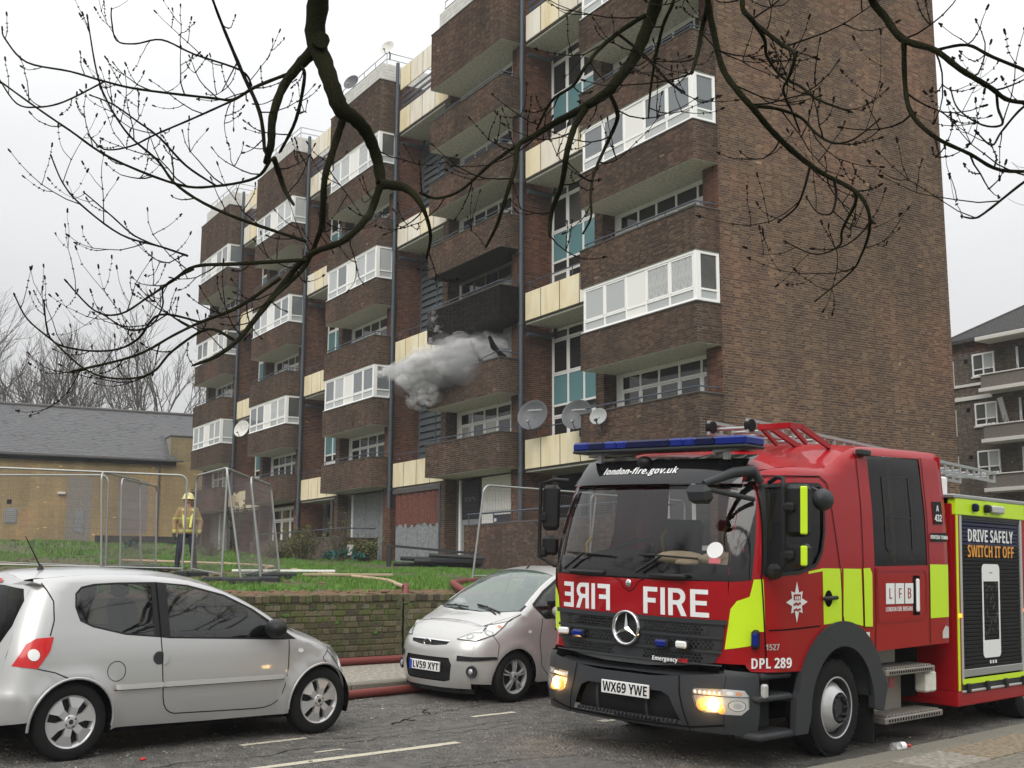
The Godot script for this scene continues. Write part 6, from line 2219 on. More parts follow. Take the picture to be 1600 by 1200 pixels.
	for y in [1.085, 0.965, 0.845]:
		draped(t, "grille_bar", "bumper_grey", pl([-0.93, y - 0.012, 0.93, y - 0.012, 0.93, y + 0.012, -0.93, y + 0.012]), [], 0.2, rear, F, 0.034)
	draped(t, "grille_edge", "bumper_grey", pl([-0.97, 1.235, 0.97, 1.235, 0.97, 1.195, -0.97, 1.195]), [], 0.2, rear, F, 0.03)
	# badge: ring and three-pointed star
	var sp: Vector3 = rear.call(0.0, 1.11) + Vector3(-0.05, 0, 0)
	var st := MB.new()
	st.lathe(sp, Basis(Vector3.UP, -PI / 2), [Vector2(0.128, -0.02), Vector2(0.135, 0.012), Vector2(0.145, 0.018), Vector2(0.155, 0.012), Vector2(0.158, -0.03)], 36, true)
	for k in 3:
		var a := PI / 2 + TAU * k / 3
		var tip := sp + Vector3(0.0, sin(a), -cos(a)) * 0.135
		for e in [-1.0, 1.0]:
			var bs2 := sp + Vector3(0.0, sin(a + e * PI / 3), -cos(a + e * PI / 3)) * 0.026
			var pk := sp + Vector3(-0.022, 0, 0)
			if e > 0: st.tri(pk, bs2, tip)
			else: st.tri(pk, tip, bs2)
	var bd := put(t, "front_badge", st.mesh(), "chrome")
	var bk := MB.new()
	bk.lathe(sp + Vector3(0.012, 0, 0), Basis(Vector3.UP, -PI / 2), [Vector2(0, 0), Vector2(0.132, 0)], 30)
	put(bd, "badge_disc", bk.mesh(), "black_gloss")
	for q in [[0.41, 1.005, "blue_lens"], [0.615, 1.01, "plate_white"], [-0.58, 1.02, "blue_lens"], [-0.785, 1.03, "plate_white"]]:
		var p: Vector3 = rear.call(q[0], q[1])
		var b := MB.new()
		b.box(p + Vector3(-0.055, 0, 0), Vector3(0.06, 0.075, 0.145), Basis(Vector3.UP, -0.12 * q[0]), 0.015)
		var l := put(t, "grille_lamp", b.mesh(), "black_plastic")
		var c := MB.new()
		c.box(p + Vector3(-0.088, 0, 0), Vector3(0.03, 0.06, 0.125), Basis(Vector3.UP, -0.12 * q[0]), 0.014)
		put(l, "lens", c.mesh(), q[2])
	var eo := put(t, "maker_script", text_mesh("Emergency", 0.036, true), "white_print", front_at(s, 0.42, 0.868, 0.045))
	put(eo, "script_end", text_mesh("ONE", 0.034, true), "red_lens", Transform3D(Basis(), Vector3(0.19, 0, 0)))
	# red front panel with lettering
	var red: Array = edge_r.call(0.87, 1.56, 6)
	red.append_array(pl([0.5, 1.548, -0.5, 1.548]))
	var rl: Array = mir.call(edge_r.call(0.87, 1.56, 6))
	rl.reverse()
	red.append_array(rl)
	draped(t, "front_panel", "fire_red", red, [gr], 0.09, rear, F)
	var fs := 0.235
	var x0 := 0.165
	for c in "FIRE":
		var g := glyph(c)
		for sg in [1.0, -1.0]:
			var off := 0.06 if sg < 0 else 0.0
			var poly: Array = g[0].map(func(p): return Vector2(sg * (x0 + p.x * fs + off), 1.248 + p.y * fs * 1.0))
			var hol: Array = g[1].map(func(p): return Vector2(sg * (x0 + p.x * fs + off), 1.248 + p.y * fs * 1.0))
			draped(t, "letter", "white_print", poly, [hol] if hol.size() else [], 0.12, rear, F, 0.004)
		x0 += g[2] * fs * 1.08
	var crest := MB.new()
	crest.ball(rear.call(0.0, 1.505) + Vector3(-0.012, 0, 0), Vector3(0.012, 0.035, 0.035), Basis(), 12, 8)
	put(t, "bonnet_crest", crest.mesh(), "chrome")
	var cs := MB.new()
	seam(cs, pl([-0.17, 1.55, -0.1, 1.52, -0.06, 1.46, 0.0, 1.43, 0.06, 1.46, 0.1, 1.52, 0.17, 1.55]), 0.008, rear, F, 0.003)
	put(t, "crest_surround", cs.mesh(), "dark_gap")
	# black cowl, windscreen, visor
	var glass_p := pl([-0.96, 1.735, -0.5, 1.695, 0.5, 1.69, 0.96, 1.70, 0.955, 2.1, 0.93, 2.365, 0.5, 2.385, -0.5, 2.385, -0.93, 2.365, -0.955, 2.1])
	draped(t, "windscreen_frame", "black_gloss", band.call(1.56, 2.40), [glass_p], 0.09, rear, F)
	draped(t, "windscreen", "cab_glass", glass_p, [], 0.1, rear, F, -0.01)
	draped(t, "visor", "black_gloss", band.call(2.395, 2.62), [], 0.09, rear, F, 0.035)
	var vl := MB.new()
	for i in 16:
		var za := -0.96 + i * 0.12
		vl.quad(rear.call(za, 2.395) + Vector3(-0.035, 0, 0), rear.call(za, 2.395) + Vector3(0.03, 0.0, 0), rear.call(za + 0.12, 2.395) + Vector3(0.03, 0, 0), rear.call(za + 0.12, 2.395) + Vector3(-0.035, 0, 0))
		vl.quad(rear.call(za, 2.62) + Vector3(-0.03, 0, 0), rear.call(za + 0.12, 2.62) + Vector3(-0.03, 0, 0), Vector3(0.52, 2.735 - 0.05 * absf(za + 0.12), za + 0.12), Vector3(0.52, 2.735 - 0.05 * absf(za), za))
	put(t, "visor_edge", vl.mesh(), "black_gloss")
	for q in [["london", -0.40], ["-fire.", -0.12], ["gov.uk", 0.165]]:
		put(t, "web_address", text_mesh(q[0], 0.072, true, "Droid Sans", 0.001), "white_print", front_at(s, q[1], 2.515, 0.040, 0.16))
	var cm := MB.new()
	cm.ball(rear.call(-0.10, 2.60) + Vector3(-0.05, 0.02, 0), Vector3(0.07, 0.06, 0.075), Basis(), 12, 8)
	put(t, "visor_camera", cm.mesh(), "black_plastic")
	for q in [[-0.62, 0.25], [0.32, 0.55]]:
		var wp := MB.new()
		var a0: Vector3 = rear.call(q[0] - 0.2, 1.61) + Vector3(-0.05, 0, 0)
		var a1: Vector3 = rear.call(q[0] + 0.05, 1.76) + Vector3(-0.05, 0, 0)
		wp.tube([a0, a1], [0.016, 0.011], 6)
		var b0: Vector3 = rear.call(q[0] - 0.22, 1.765) + Vector3(-0.03, 0, 0)
		var b1: Vector3 = rear.call(q[0] + 0.4, 1.745) + Vector3(-0.03, 0, 0)
		wp.tube([b0, a1, b1], [0.010], 6)
		put(t, "wiper", wp.mesh(), "black_plastic")
		var gh2 := MB.new()
		gh2.box(rear.call(q[0] + 0.12, 1.585) + Vector3(-0.03, 0, 0), Vector3(0.05, 0.045, 0.42), Basis(Vector3.UP, -0.1 * q[0]), 0.018)
		put(t, "grab_bar", gh2.mesh(), "black_plastic")
	# --- near side of the cab
	var door_win := pl([0.345, 2.395, 0.7, 2.425, 1.10, 2.44, 1.16, 2.38, 1.13, 2.0, 1.08, 1.83, 0.98, 1.72, 0.7, 1.65, 0.225, 1.625, 0.27, 2.0])
	var crew_win := pl([2.03, 2.785, 3.13, 2.825, 3.15, 1.735, 2.05, 1.715])
	var yel_front := pl([0.02, 0.99, 0.03, 1.33, 0.055, 1.40, 0.12, 1.44, 0.145, 1.585, 0.215, 1.59, 0.24, 1.15, 0.145, 1.145, 0.14, 1.03])
	var outl := []
	for i in 9: outl.append(Vector2(s.rx(0.87 + i * 0.19), 0.87 + i * 0.19))
	outl.append(Vector2(0.30, 2.485))
	var xx := 0.4
	while xx < 3.55:
		outl.append(Vector2(xx, s.top.at(xx) - 0.012))
		xx += 0.12
	outl.append_array(pl([3.615, s.top.at(3.6) - 0.02, 3.615, 0.94, 2.05, 0.915, 1.78, 1.09]))
	outl.append_array(arc(Vector2(1.42, 0.43), 0.765, 62, 148, 12))
	outl.append_array(pl([0.74, 0.80, 0.13, 0.815, 0.11, 0.87]))
	draped(t, "cab_side", "fire_red", outl, [door_win, crew_win], 0.1, side, N)
	draped(t, "cab_side", "fire_red", outl, [door_win, crew_win], 0.16, s.far_side, -N)
	for q in [[side, N, 0.003], [s.far_side, -N, 0.003]]:
		draped(t, "yellow_patch", "hi_vis", yel_front, [], 0.06, q[0], q[1], q[2])
	draped(t, "yellow_patch", "hi_vis", pl([1.09, 1.69, 1.42, 1.69, 1.425, 1.205, 1.11, 1.19, 1.10, 1.4]), [], 0.1, side, N, 0.003)
	draped(t, "yellow_patch", "hi_vis", pl([1.46, 1.69, 1.79, 1.69, 1.82, 1.16, 1.455, 1.215]), [], 0.1, side, N, 0.003)
	draped(t, "yellow_patch", "hi_vis", pl([1.81, 1.695, 1.935, 1.70, 1.975, 1.645, 1.98, 1.15, 1.835, 1.155]), [], 0.1, side, N, 0.014)
	draped(t, "yellow_patch", "hi_vis", pl([3.20, 1.745, 3.61, 1.745, 3.61, 1.205, 3.20, 1.20]), [], 0.1, side, N, 0.003)
	draped(t, "yellow_patch", "hi_vis", pl([0.85, 1.66, 1.09, 1.69, 1.09, 1.665, 0.85, 1.64]), [], 0.1, side, N, 0.003)
	for q in [[side, N], [s.far_side, -N]]:
		draped(t, "windscreen_pillar", "black_gloss", pl([s.rx(1.56), 1.56, 0.13, 1.58, 0.15, 1.70, 0.225, 2.05, 0.305, 2.40, s.rx(2.40), 2.40, s.rx(2.2), 2.2, s.rx(1.9), 1.9, s.rx(1.7), 1.7]), [], 0.08, q[0], q[1], 0.004)
		draped(t, "visor_end", "black_gloss", pl([s.rx(2.40), 2.395, 0.31, 2.395, 0.40, 2.50, s.rx(2.5) + 0.04, 2.50]), [], 0.08, q[0], q[1], 0.03)
	for ln in [pl([0.38, 2.48, 1.12, 2.52, 1.23, 2.46, 1.33, 2.0, 1.41, 1.65, 1.44, 1.28, 1.47, 1.19, 1.48, 1.15]), pl([0.32, 2.44, 0.20, 1.6, 0.255, 0.86]), pl([0.27, 1.16, 0.6, 1.165, 1.05, 1.18]), pl([1.815, 2.80, 1.83, 1.14]), pl([3.17, 2.84, 3.185, 0.95]), pl([2.05, 1.70, 2.06, 1.15, 2.05, 0.92])]:
		gap_line(t, ln, 0.012, side, N, 0.005)
	var wr := MB.new()
	seam(wr, door_win + [door_win[0]], 0.035, side, N, 0.004)
	put(t, "window_rubber", wr.mesh(), "black_plastic")
	draped(t, "door_window", "cab_glass_dark", door_win, [], 0.16, side, N, -0.012)
	draped(t, "door_window", "cab_glass", door_win, [], 0.2, s.far_side, -N, -0.012)
	draped(t, "crew_window", "cab_glass_dark", crew_win, [], 0.2, side, N, -0.006)
	draped(t, "crew_window", "cab_glass", crew_win, [], 0.25, s.far_side, -N, -0.006)
	var cw := MB.new()
	seam(cw, pl([2.3, 2.58, 2.3, 1.9, 2.36, 1.86, 2.85, 1.87, 2.85, 2.62, 2.3, 2.58]), 0.022, side, N, 0.002)
	seam(cw, pl([2.3, 2.2, 2.85, 2.2]), 0.016, side, N, 0.002)
	put(t, "sliding_window_frame", cw.mesh(), "black_plastic")
	var gy := MB.new()
	gy.tube([Vector3(2.62, 1.75, 1.16), Vector3(2.6, 2.7, 1.12)], [0.02], 8)
	put(t, "yellow_grab_rail", gy.mesh(), "yellow_paint")
	var gg := MB.new()
	gg.bar(Vector3(2.95, 1.78, 1.17), Vector3(2.92, 2.6, 1.15), 0.03, 0.1)
	put(t, "window_post", gg.mesh(), "dark_grey")
	# crew locker panel
	var rc := MB.new()
	seam(rc, pl([2.10, 1.68, 3.05, 1.69, 3.12, 1.65, 3.125, 1.28, 3.05, 1.20, 2.12, 1.19, 2.10, 1.68]), 0.02, side, N, 0.012)
	put(t, "locker_door_edge", rc.mesh(), "fire_red")
	for k in 3:
		var q := 2.255 + k * 0.195
		var lt := draped(t, "badge_square", "white_print", pl([q, 1.355, q + 0.175, 1.355, q + 0.175, 1.555, q, 1.555]), [], 0.2, side, N, 0.006)
		put(lt, "letter", text_mesh("LFB"[k], 0.10, false), "fire_red", Transform3D(Basis(), side.call(q + 0.0875, 1.455) + Vector3(0, 0, 0.009)))
	put(t, "brigade_name", text_mesh("LONDON FIRE BRIGADE", 0.042, false), "white_print", Transform3D(Basis().scaled(Vector3(0.9, 1, 1)), side.call(2.53, 1.305) + Vector3(0, 0, 0.006)))
	var gr2 := MB.new()
	gr2.box(Vector3(2.885, 1.435, 1.27), Vector3(0.05, 0.33, 0.03), Basis(), 0.012)
	put(t, "grab_handle", gr2.mesh(), "white_print")
	draped(t, "handle_recess", "dark_gap", pl([2.82, 1.24, 2.96, 1.24, 2.96, 1.63, 2.82, 1.63]), [], 0.2, side, N, 0.005)
	draped(t, "reflector", "plate_white", pl([1.86, 1.02, 1.94, 1.02, 1.935, 1.10, 1.87, 1.10]), [], 0.2, side, N, 0.006)
	draped(t, "fuel_sticker", "cladding", pl([3.46, 0.99, 3.60, 0.99, 3.60, 1.1, 3.53, 1.12, 3.46, 1.06]), [], 0.2, side, N, 0.006)
	# brigade star: eight rays, shield
	var star := []
	for k in 16:
		var r := 0.178 if k % 4 == 0 else (0.135 if k % 4 == 2 else 0.088)
		star.append(Vector2(0.655 + cos(TAU * k / 16 + PI / 2) * r * 0.98, 1.395 + sin(TAU * k / 16 + PI / 2) * r))
	var cr := draped(t, "brigade_star", "white_print", star, [], 0.2, side, N, 0.006)
	var wv := MB.new()
	for k in 2:
		for e in 4:
			wv.box(side.call(0.612 + e * 0.028, 1.375 - k * 0.05 + 0.008 * (e % 2)) + Vector3(0, 0, 0.009), Vector3(0.03, 0.018, 0.003))
	wv.box(side.call(0.655, 1.438) + Vector3(0, 0, 0.009), Vector3(0.11, 0.05, 0.003))
	put(cr, "star_waves", wv.mesh(), "fire_red")
	var wc := MB.new()
	for e in 3: wc.box(side.call(0.625 + e * 0.03, 1.432) + Vector3(0, 0, 0.0125), Vector3(0.016, 0.028, 0.003))
	put(cr, "star_crowns", wc.mesh(), "white_print")
	var dh := MB.new()
	dh.box(side.call(1.20, 1.425) + Vector3(0, 0, 0.022), Vector3(0.25, 0.035, 0.03), Basis(Vector3.BACK, 0.03), 0.012)
	put(t, "door_handle", dh.mesh(), "black_plastic")
	draped(t, "handle_recess", "dark_gap", circle(Vector2(1.19, 1.42), 0.075, 16, 0.9), [], 0.2, side, N, 0.005)
	put(t, "fleet_number", text_mesh("DPL 289", 0.085, true), "white_print", side_at(s, 0.30, 0.885, 0.006))
	put(t, "model_number", text_mesh("1527", 0.05, true), "alloy", side_at(s, 0.31, 1.02, 0.006))
	var sb := MB.new()
	sb.box(side.call(0.15, 1.085) + Vector3(0, 0, 0.03), Vector3(0.10, 0.16, 0.07), Basis(Vector3.UP, 0.5), 0.02)
	var sbl := put(t, "corner_lamp", sb.mesh(), "black_plastic")
	var sbc := MB.new()
	sbc.box(side.call(0.14, 1.085) + Vector3(-0.01, 0, 0.045), Vector3(0.08, 0.13, 0.06), Basis(Vector3.UP, 0.5), 0.02)
	put(sbl, "lens", sbc.mesh(), "blue_lens")
	var n1 := draped(t, "number_board", "black_print", pl([3.315, 2.39, 3.52, 2.40, 3.525, 2.165, 3.32, 2.155]), [], 0.2, side, N, 0.008)
	put(n1, "board_text", text_mesh("A", 0.06, true), "white_print", Transform3D(Basis(), side.call(3.42, 2.325) + Vector3(0, 0, 0.012)))
	put(n1, "board_text", text_mesh("432", 0.07, true), "white_print", Transform3D(Basis(), side.call(3.42, 2.225) + Vector3(0, 0, 0.012)))
	var n2 := draped(t, "station_board", "black_print", pl([3.23, 2.065, 3.60, 2.075, 3.60, 1.985, 3.23, 1.975]), [], 0.2, side, N, 0.008)
	put(n2, "board_text", text_mesh("KENTISH TOWN", 0.038, true), "white_print", Transform3D(Basis(), side.call(3.415, 2.025) + Vector3(0, 0, 0.012)))
	# roof
	var cap := []
	for i in 18: cap.append(Vector2(0.30 + i * 0.1965, s.edge(0.30 + i * 0.1965)))
	for i in 18: cap.append(Vector2(3.64 - i * 0.1965, -s.edge(3.64 - i * 0.1965)))
	draped(t, "cab_roof", "fire_red", cap, [], 0.11, s.roof, Vector3.UP)
	var bw := MB.new()
	bw.bx(3.58, 3.6, 0.95, 2.88, -1.17, 1.19)
	put(t, "cab_back", bw.mesh(), "fire_red")
	var ml := MB.new()
	ml.ball(s.side(0.32, 2.56) + Vector3(0.1, 0.03, 0.0), Vector3(0.035, 0.05, 0.05), Basis(), 12, 8)
	put(t, "roof_side_lamp", ml.mesh(), "chrome")
	var rp := MB.new()
	rp.box(Vector3(0.85, 2.80, 0.55), Vector3(0.28, 0.03, 0.22), Basis(Vector3.BACK, 0.1), 0.012)
	put(t, "roof_beacon_base", rp.mesh(), "cladding")
	var ws := MB.new()
	ws.bx(1.83, 2.02, 2.775, 2.83, 1.17, 1.245, 0.01)
	put(t, "roof_clip", ws.mesh(), "dark_grey")
	# cab interior
	var it := MB.new()
	it.bx(0.15, 3.5, 1.0, 1.06, -1.15, 1.15)
	it.bx(1.75, 1.80, 1.1, 1.75, -1.15, 1.15)
	put(t, "cab_floor", it.mesh(), "interior_dark")
	var ds := MB.new()
	ds.box(Vector3(0.36, 1.56, 0), Vector3(0.55, 0.26, 2.1), Basis(), 0.08)
	ds.box(Vector3(0.42, 1.72, -0.55), Vector3(0.4, 0.1, 0.7), Basis(Vector3.BACK, 0.2), 0.04)
	put(t, "dashboard", ds.mesh(), "interior_dark")
	var sw := MB.new()
	var pts := []
	for k in 29: pts.append(Vector3(0.58, 1.78, -0.55) + Basis(Vector3.BACK, -0.9) * Vector3(cos(TAU * k / 28) * 0.03, cos(TAU * k / 28) * 0.23, sin(TAU * k / 28) * 0.23))
	sw.tube(pts, [0.018], 6, false)
	sw.bar(pts[7], pts[21], 0.04, 0.03)
	put(t, "steering_wheel", sw.mesh(), "interior_dark")
	for q in [[1.15, -0.6], [1.15, 0.6], [2.9, -0.6], [2.9, 0.0], [2.9, 0.6]]:
		var b := MB.new()
		b.box(Vector3(q[0], 1.35, q[1]), Vector3(0.5, 0.16, 0.5), Basis(), 0.05)
		b.box(Vector3(q[0] + 0.3, 1.75, q[1]), Vector3(0.14, 0.75, 0.48), Basis(Vector3.BACK, -0.12), 0.05)
		put(t, "seat", b.mesh(), "interior_dark")
	var pil := MB.new()
	pil.bx(1.45, 1.52, 1.3, 2.62, -1.2, -1.1); pil.bx(1.42, 1.5, 1.3, 2.6, -0.12, -0.02)
	put(t, "cab_pillar", pil.mesh(), "fire_red")
	for q in [[0.5, -1.05, 1.65], [1.3, -0.72, 1.75], [1.35, 0.0, 1.8]]:
		var b := MB.new()
		b.tube([Vector3(q[0], q[2], q[1]), Vector3(q[0] - 0.02, q[2] + 0.2, q[1]), Vector3(q[0] + 0.06, q[2] + 0.26, q[1])], [0.016], 6)
		put(t, "yellow_grab_rail", b.mesh(), "yellow_paint")
	for q in [[0.2, 0.33, 0.26], [0.22, 0.78, 0.24]]:
		var b := MB.new()
		b.ball(Vector3(q[0], 1.74, q[1]), Vector3(0.1, 0.07, q[2]), Basis(Vector3.UP, 0.2), 12, 8)
		b.ball(Vector3(q[0] - 0.02, 1.70, q[1] + 0.1), Vector3(0.12, 0.05, q[2] * 0.5), Basis(), 10, 6)
		put(t, "gloves_on_dash", b.mesh(), "bare_wood")
	draped(t, "windscreen_disc", "white_print", circle(Vector2(0.84, 1.825), 0.07, 20), [], 0.2, rear, F, -0.005)
	draped(t, "windscreen_sticker", "pink_paper", pl([0.80, 1.71, 0.90, 1.71, 0.90, 1.755, 0.80, 1.755]), [], 0.2, rear, F, -0.005)
	var jk := MB.new()
	jk.box(Vector3(0.75, 2.15, 0.88), Vector3(0.1, 0.5, 0.1), Basis(), 0.04)
	put(t, "hanging_jacket", jk.mesh(), "hi_vis")
	# --- mirrors
	var m1 := MB.new()
	m1.box(Vector3(0.2, 2.175, 1.55), Vector3(0.13, 0.44, 0.22), Basis(), 0.04)
	m1.box(Vector3(0.2, 1.80, 1.56), Vector3(0.13, 0.20, 0.2), Basis(), 0.035)
	var mr := put(t, "side_mirror", m1.mesh(), "black_plastic")
	var ma := MB.new()
	ma.tube([Vector3(0.3, 2.42, 1.2), Vector3(0.24, 2.46, 1.32), Vector3(0.14, 2.44, 1.44), Vector3(0.11, 2.36, 1.46), Vector3(0.11, 1.72, 1.47), Vector3(0.2, 1.62, 1.36), Vector3(0.3, 1.60, 1.22)], [0.02], 8)
	ma.box(Vector3(0.13, 2.2, 1.5), Vector3(0.08, 0.08, 0.12), Basis(), 0.02)
	ma.box(Vector3(0.13, 1.8, 1.5), Vector3(0.08, 0.08, 0.12), Basis(), 0.02)
	put(mr, "mirror_arm", ma.mesh(), "black_plastic")
	var my := MB.new()
	my.box(Vector3(0.145, 2.175, 1.635), Vector3(0.03, 0.40, 0.065), Basis(), 0.01)
	my.box(Vector3(0.145, 1.80, 1.635), Vector3(0.03, 0.165, 0.06), Basis(), 0.01)
	put(mr, "yellow_tape", my.mesh(), "hi_vis")
	var kb := MB.new()
	kb.ball(Vector3(0.92, 2.30, 1.36), Vector3(0.17, 0.10, 0.09), Basis(Vector3.UP, 0.3), 16, 12)
	kb.bar(Vector3(0.95, 2.4, 1.22), Vector3(0.9, 2.36, 1.34), 0.04, 0.04)
	put(t, "kerb_mirror", kb.mesh(), "bumper_grey")
	var m2 := MB.new()
	m2.box(Vector3(0.3, 2.2, -1.38), Vector3(0.12, 0.46, 0.2), Basis(), 0.04)
	m2.box(Vector3(0.3, 1.82, -1.38), Vector3(0.12, 0.2, 0.18), Basis(), 0.035)
	var mq := put(t, "side_mirror", m2.mesh(), "black_plastic")
	var mb2 := MB.new()
	mb2.tube([Vector3(0.3, 2.47, -1.15), Vector3(0.26, 2.48, -1.32), Vector3(0.22, 2.44, -1.46), Vector3(0.22, 1.7, -1.46), Vector3(0.28, 1.62, -1.3), Vector3(0.32, 1.62, -1.2)], [0.02], 8)
	mb2.box(Vector3(0.25, 2.1, -1.44), Vector3(0.08, 0.1, 0.1), Basis(), 0.02); mb2.box(Vector3(0.25, 1.75, -1.44), Vector3(0.08, 0.1, 0.1), Basis(), 0.02)
	put(mq, "mirror_arm", mb2.mesh(), "black_plastic")
	var fm := MB.new()
	fm.tube([Vector3(0.30, 2.42, 1.12), Vector3(0.22, 2.52, 1.08), Vector3(0.02, 2.49, 1.02), Vector3(-0.28, 2.38, 0.93)], [0.035, 0.05, 0.045, 0.03], 8)
	fm.tube([Vector3(0.22, 2.27, 1.10), Vector3(-0.28, 2.34, 0.93)], [0.022], 8)
	var fa := put(t, "front_mirror", fm.mesh(), "bumper_grey")
	var fb := MB.new()
	fb.box(Vector3(-0.3, 2.29, 0.90), Vector3(0.1, 0.17, 0.26), Basis(Vector3.BACK, 0.35), 0.05)
	put(fa, "mirror_head", fb.mesh(), "bumper_grey")
	var sp2 := MB.new()
	sp2.box(Vector3(0.22, 1.66, 1.30), Vector3(0.1, 0.13, 0.13), Basis(), 0.04)
	put(t, "spot_lamp", sp2.mesh(), "black_plastic")
	# --- light bar
	var lb := MB.new()
	lb.box(Vector3(0.27, 2.735, 0.065), Vector3(0.3, 0.03, 2.03), Basis(), 0.01)
	var bar := put(t, "light_bar", lb.mesh(), "bumper_grey")
	var segs := [[0.20, "blue_lens"], [0.20, "blue_dark"], [0.15, "blue_lens"], [0.12, "blue_lens"], [0.52, "blue_dark"], [0.15, "blue_lens"], [0.13, "blue_lens"], [0.22, "blue_dark"], [0.34, "blue_lens"]]
	var zz := -0.95
	for q in segs:
		var b := MB.new()
		b.box(Vector3(0.27, 2.785, zz + q[0] * 0.5), Vector3(0.3, 0.085, q[0] - 0.004), Basis(), 0.018)
		put(bar, "lens", b.mesh(), q[1])
		zz += q[0]
	for z in [-0.7, 0.78]:
		var b := MB.new()
		b.bar(Vector3(0.27, 2.63, z), Vector3(0.27, 2.73, z), 0.05, 0.05)
		b.bar(Vector3(0.27, 2.70, z - 0.12), Vector3(0.27, 2.73, z + 0.12), 0.1, 0.03)
		put(bar, "bracket", b.mesh(), "galv")
	# --- front wheel, arch, steps
	for o in [1, -1]: truck_wheel(t, Vector3(1.42, 0.435, o * 1.05), 0.435, 0.29, o)
	for o in [1, -1]:
		for k in [0, 1]: truck_wheel(t, Vector3(5.75, 0.435, o * (1.08 - 0.3 * k)), 0.435, 0.27, o)
	var fen := arc(Vector2(1.42, 0.43), 0.785, 20, 165, 22)
	fen.append_array(pl([0.62, 0.58, 0.60, 0.27, 0.80, 0.27, 0.86, 0.42]))
	var inn := arc(Vector2(1.42, 0.43), 0.56, 172, 8, 22)
	fen.append_array(inn)
	fen.append_array(pl([1.98, 0.40, 2.16, 0.36, 2.24, 0.60, 2.2, 0.66]))
	var fb2 := MB.new()
	fb2.prism(PackedVector2Array(fen), -0.03, 0.03, Vector3(0, 0, 1.245))
	for i in 22: fb2.quad(Vector3(inn[i].x, inn[i].y, 1.25), Vector3(inn[i + 1].x, inn[i + 1].y, 1.25), Vector3(inn[i + 1].x, inn[i + 1].y, 0.7), Vector3(inn[i].x, inn[i].y, 0.7))
	put(t, "wheel_arch", fb2.mesh(), "bumper_grey")
	var stp := MB.new()
	stp.bx(0.06, 0.64, 0.27, 0.80, 0.86, 0.98)
	stp.box(Vector3(0.42, 0.775, 1.1), Vector3(0.46, 0.06, 0.22), Basis(), 0.02)
	stp.box(Vector3(0.36, 0.595, 1.12), Vector3(0.52, 0.05, 0.24), Basis(), 0.015)
	stp.box(Vector3(0.36, 0.285, 1.12), Vector3(0.56, 0.06, 0.27), Basis(), 0.02)
	for k in 9: stp.box(Vector3(0.16 + k * 0.05, 0.625, 1.12), Vector3(0.02, 0.012, 0.2)); 
	for k in 9: stp.box(Vector3(0.16 + k * 0.05, 0.32, 1.12), Vector3(0.02, 0.012, 0.22))
	put(t, "cab_step", stp.mesh(), "bumper_grey")
	var bc2 := MB.new()
	drape(bc2, pl([s.rx(0.3), 0.30, 0.17, 0.28, 0.17, 0.80, s.rx(0.8), 0.815, s.rx(0.72), 0.72, s.rx(0.65), 0.65, s.rx(0.58), 0.58, s.rx(0.5), 0.5, s.rx(0.42), 0.42, s.rx(0.36), 0.36]), [pl([s.rx(0.6) - 0.05, 0.665, 0.07, 0.66, 0.085, 0.58, 0.05, 0.462, s.rx(0.5) - 0.05, 0.462])], 0.06, side, N, 0.012)
	drape(bc2, pl([s.rx(0.3), 0.30, 0.6, 0.28, 0.6, 0.80, s.rx(0.8), 0.815, s.rx(0.72), 0.72, s.rx(0.65), 0.65, s.rx(0.58), 0.58, s.rx(0.5), 0.5, s.rx(0.42), 0.42, s.rx(0.36), 0.36]), [pl([s.rx(0.6) - 0.05, 0.665, 0.07, 0.66, 0.085, 0.58, 0.05, 0.462, s.rx(0.5) - 0.05, 0.462])], 0.06, s.far_side, -N, 0.02)
	put(t, "bumper_corner", bc2.mesh(), "bumper_grey")
	var sl := MB.new()
	sl.box(s.side(0.19, 0.66) + Vector3(0, 0, 0.03), Vector3(0.07, 0.12, 0.05), Basis(), 0.015)
	put(t, "marker_lamp", sl.mesh(), "alloy")
	var fl := MB.new()
	fl.bx(2.08, 2.10, 0.05, 0.5, 0.72, 1.2)
	put(t, "mud_flap", fl.mesh(), "rubber")
	# crew steps, box, chassis
	for q in [[2.28, 3.30, 0.665, 0.06], [2.26, 3.46, 0.215, 0.06]]:
		var b := MB.new()
		b.bx(q[0], q[1], q[2], q[2] + q[3], 0.96, 1.24, 0.008)
		var st2 := put(t, "crew_step", b.mesh(), "tread_plate")
		for k in 17:
			put(st2, "tread_bar", bxm(q[0] + 0.04 + k * (q[1] - q[0] - 0.08) / 17.0, q[0] + 0.065 + k * (q[1] - q[0] - 0.08) / 17.0, q[2] + q[3], q[2] + q[3] + 0.018, 0.97, 1.23, 0.004), "tread_plate")
		var hl := MB.new()
		for k in 20: hl.bx(q[0] + 0.06 + k * (q[1] - q[0] - 0.1) / 20.0, q[0] + 0.085 + k * (q[1] - q[0] - 0.1) / 20.0, q[2] + 0.018, q[2] + 0.042, 1.238, 1.2425)
		put(st2, "step_holes", hl.mesh(), "dark_gap").set_meta("kind", "stuff")
	var tk := MB.new()
	tk.bx(2.3, 3.08, 0.28, 0.66, 0.85, 0.98, 0.01); tk.bx(2.28, 3.0, 0.74, 0.9, 0.85, 0.96, 0.01)
	tk.bx(2.22, 2.4, 0.12, 0.4, 0.94, 1.0, 0.01)
	put(t, "step_box", tk.mesh(), "tread_plate")
	put(t, "red_tag", bxm(2.82, 2.93, 0.5, 0.6, 0.98, 0.985), "pink_paper")
	put(t, "socket_box", bxm(3.2, 3.42, 0.45, 0.66, 1.06, 1.2, 0.02), "concrete")
	var ch := MB.new()
	ch.bx(0.1, 7.5, 0.55, 0.9, -0.45, 0.45); ch.bx(0.15, 3.6, 0.9, 1.0, -1.1, 1.1); ch.bx(0.1, 0.7, 0.35, 0.9, -0.85, 0.85)
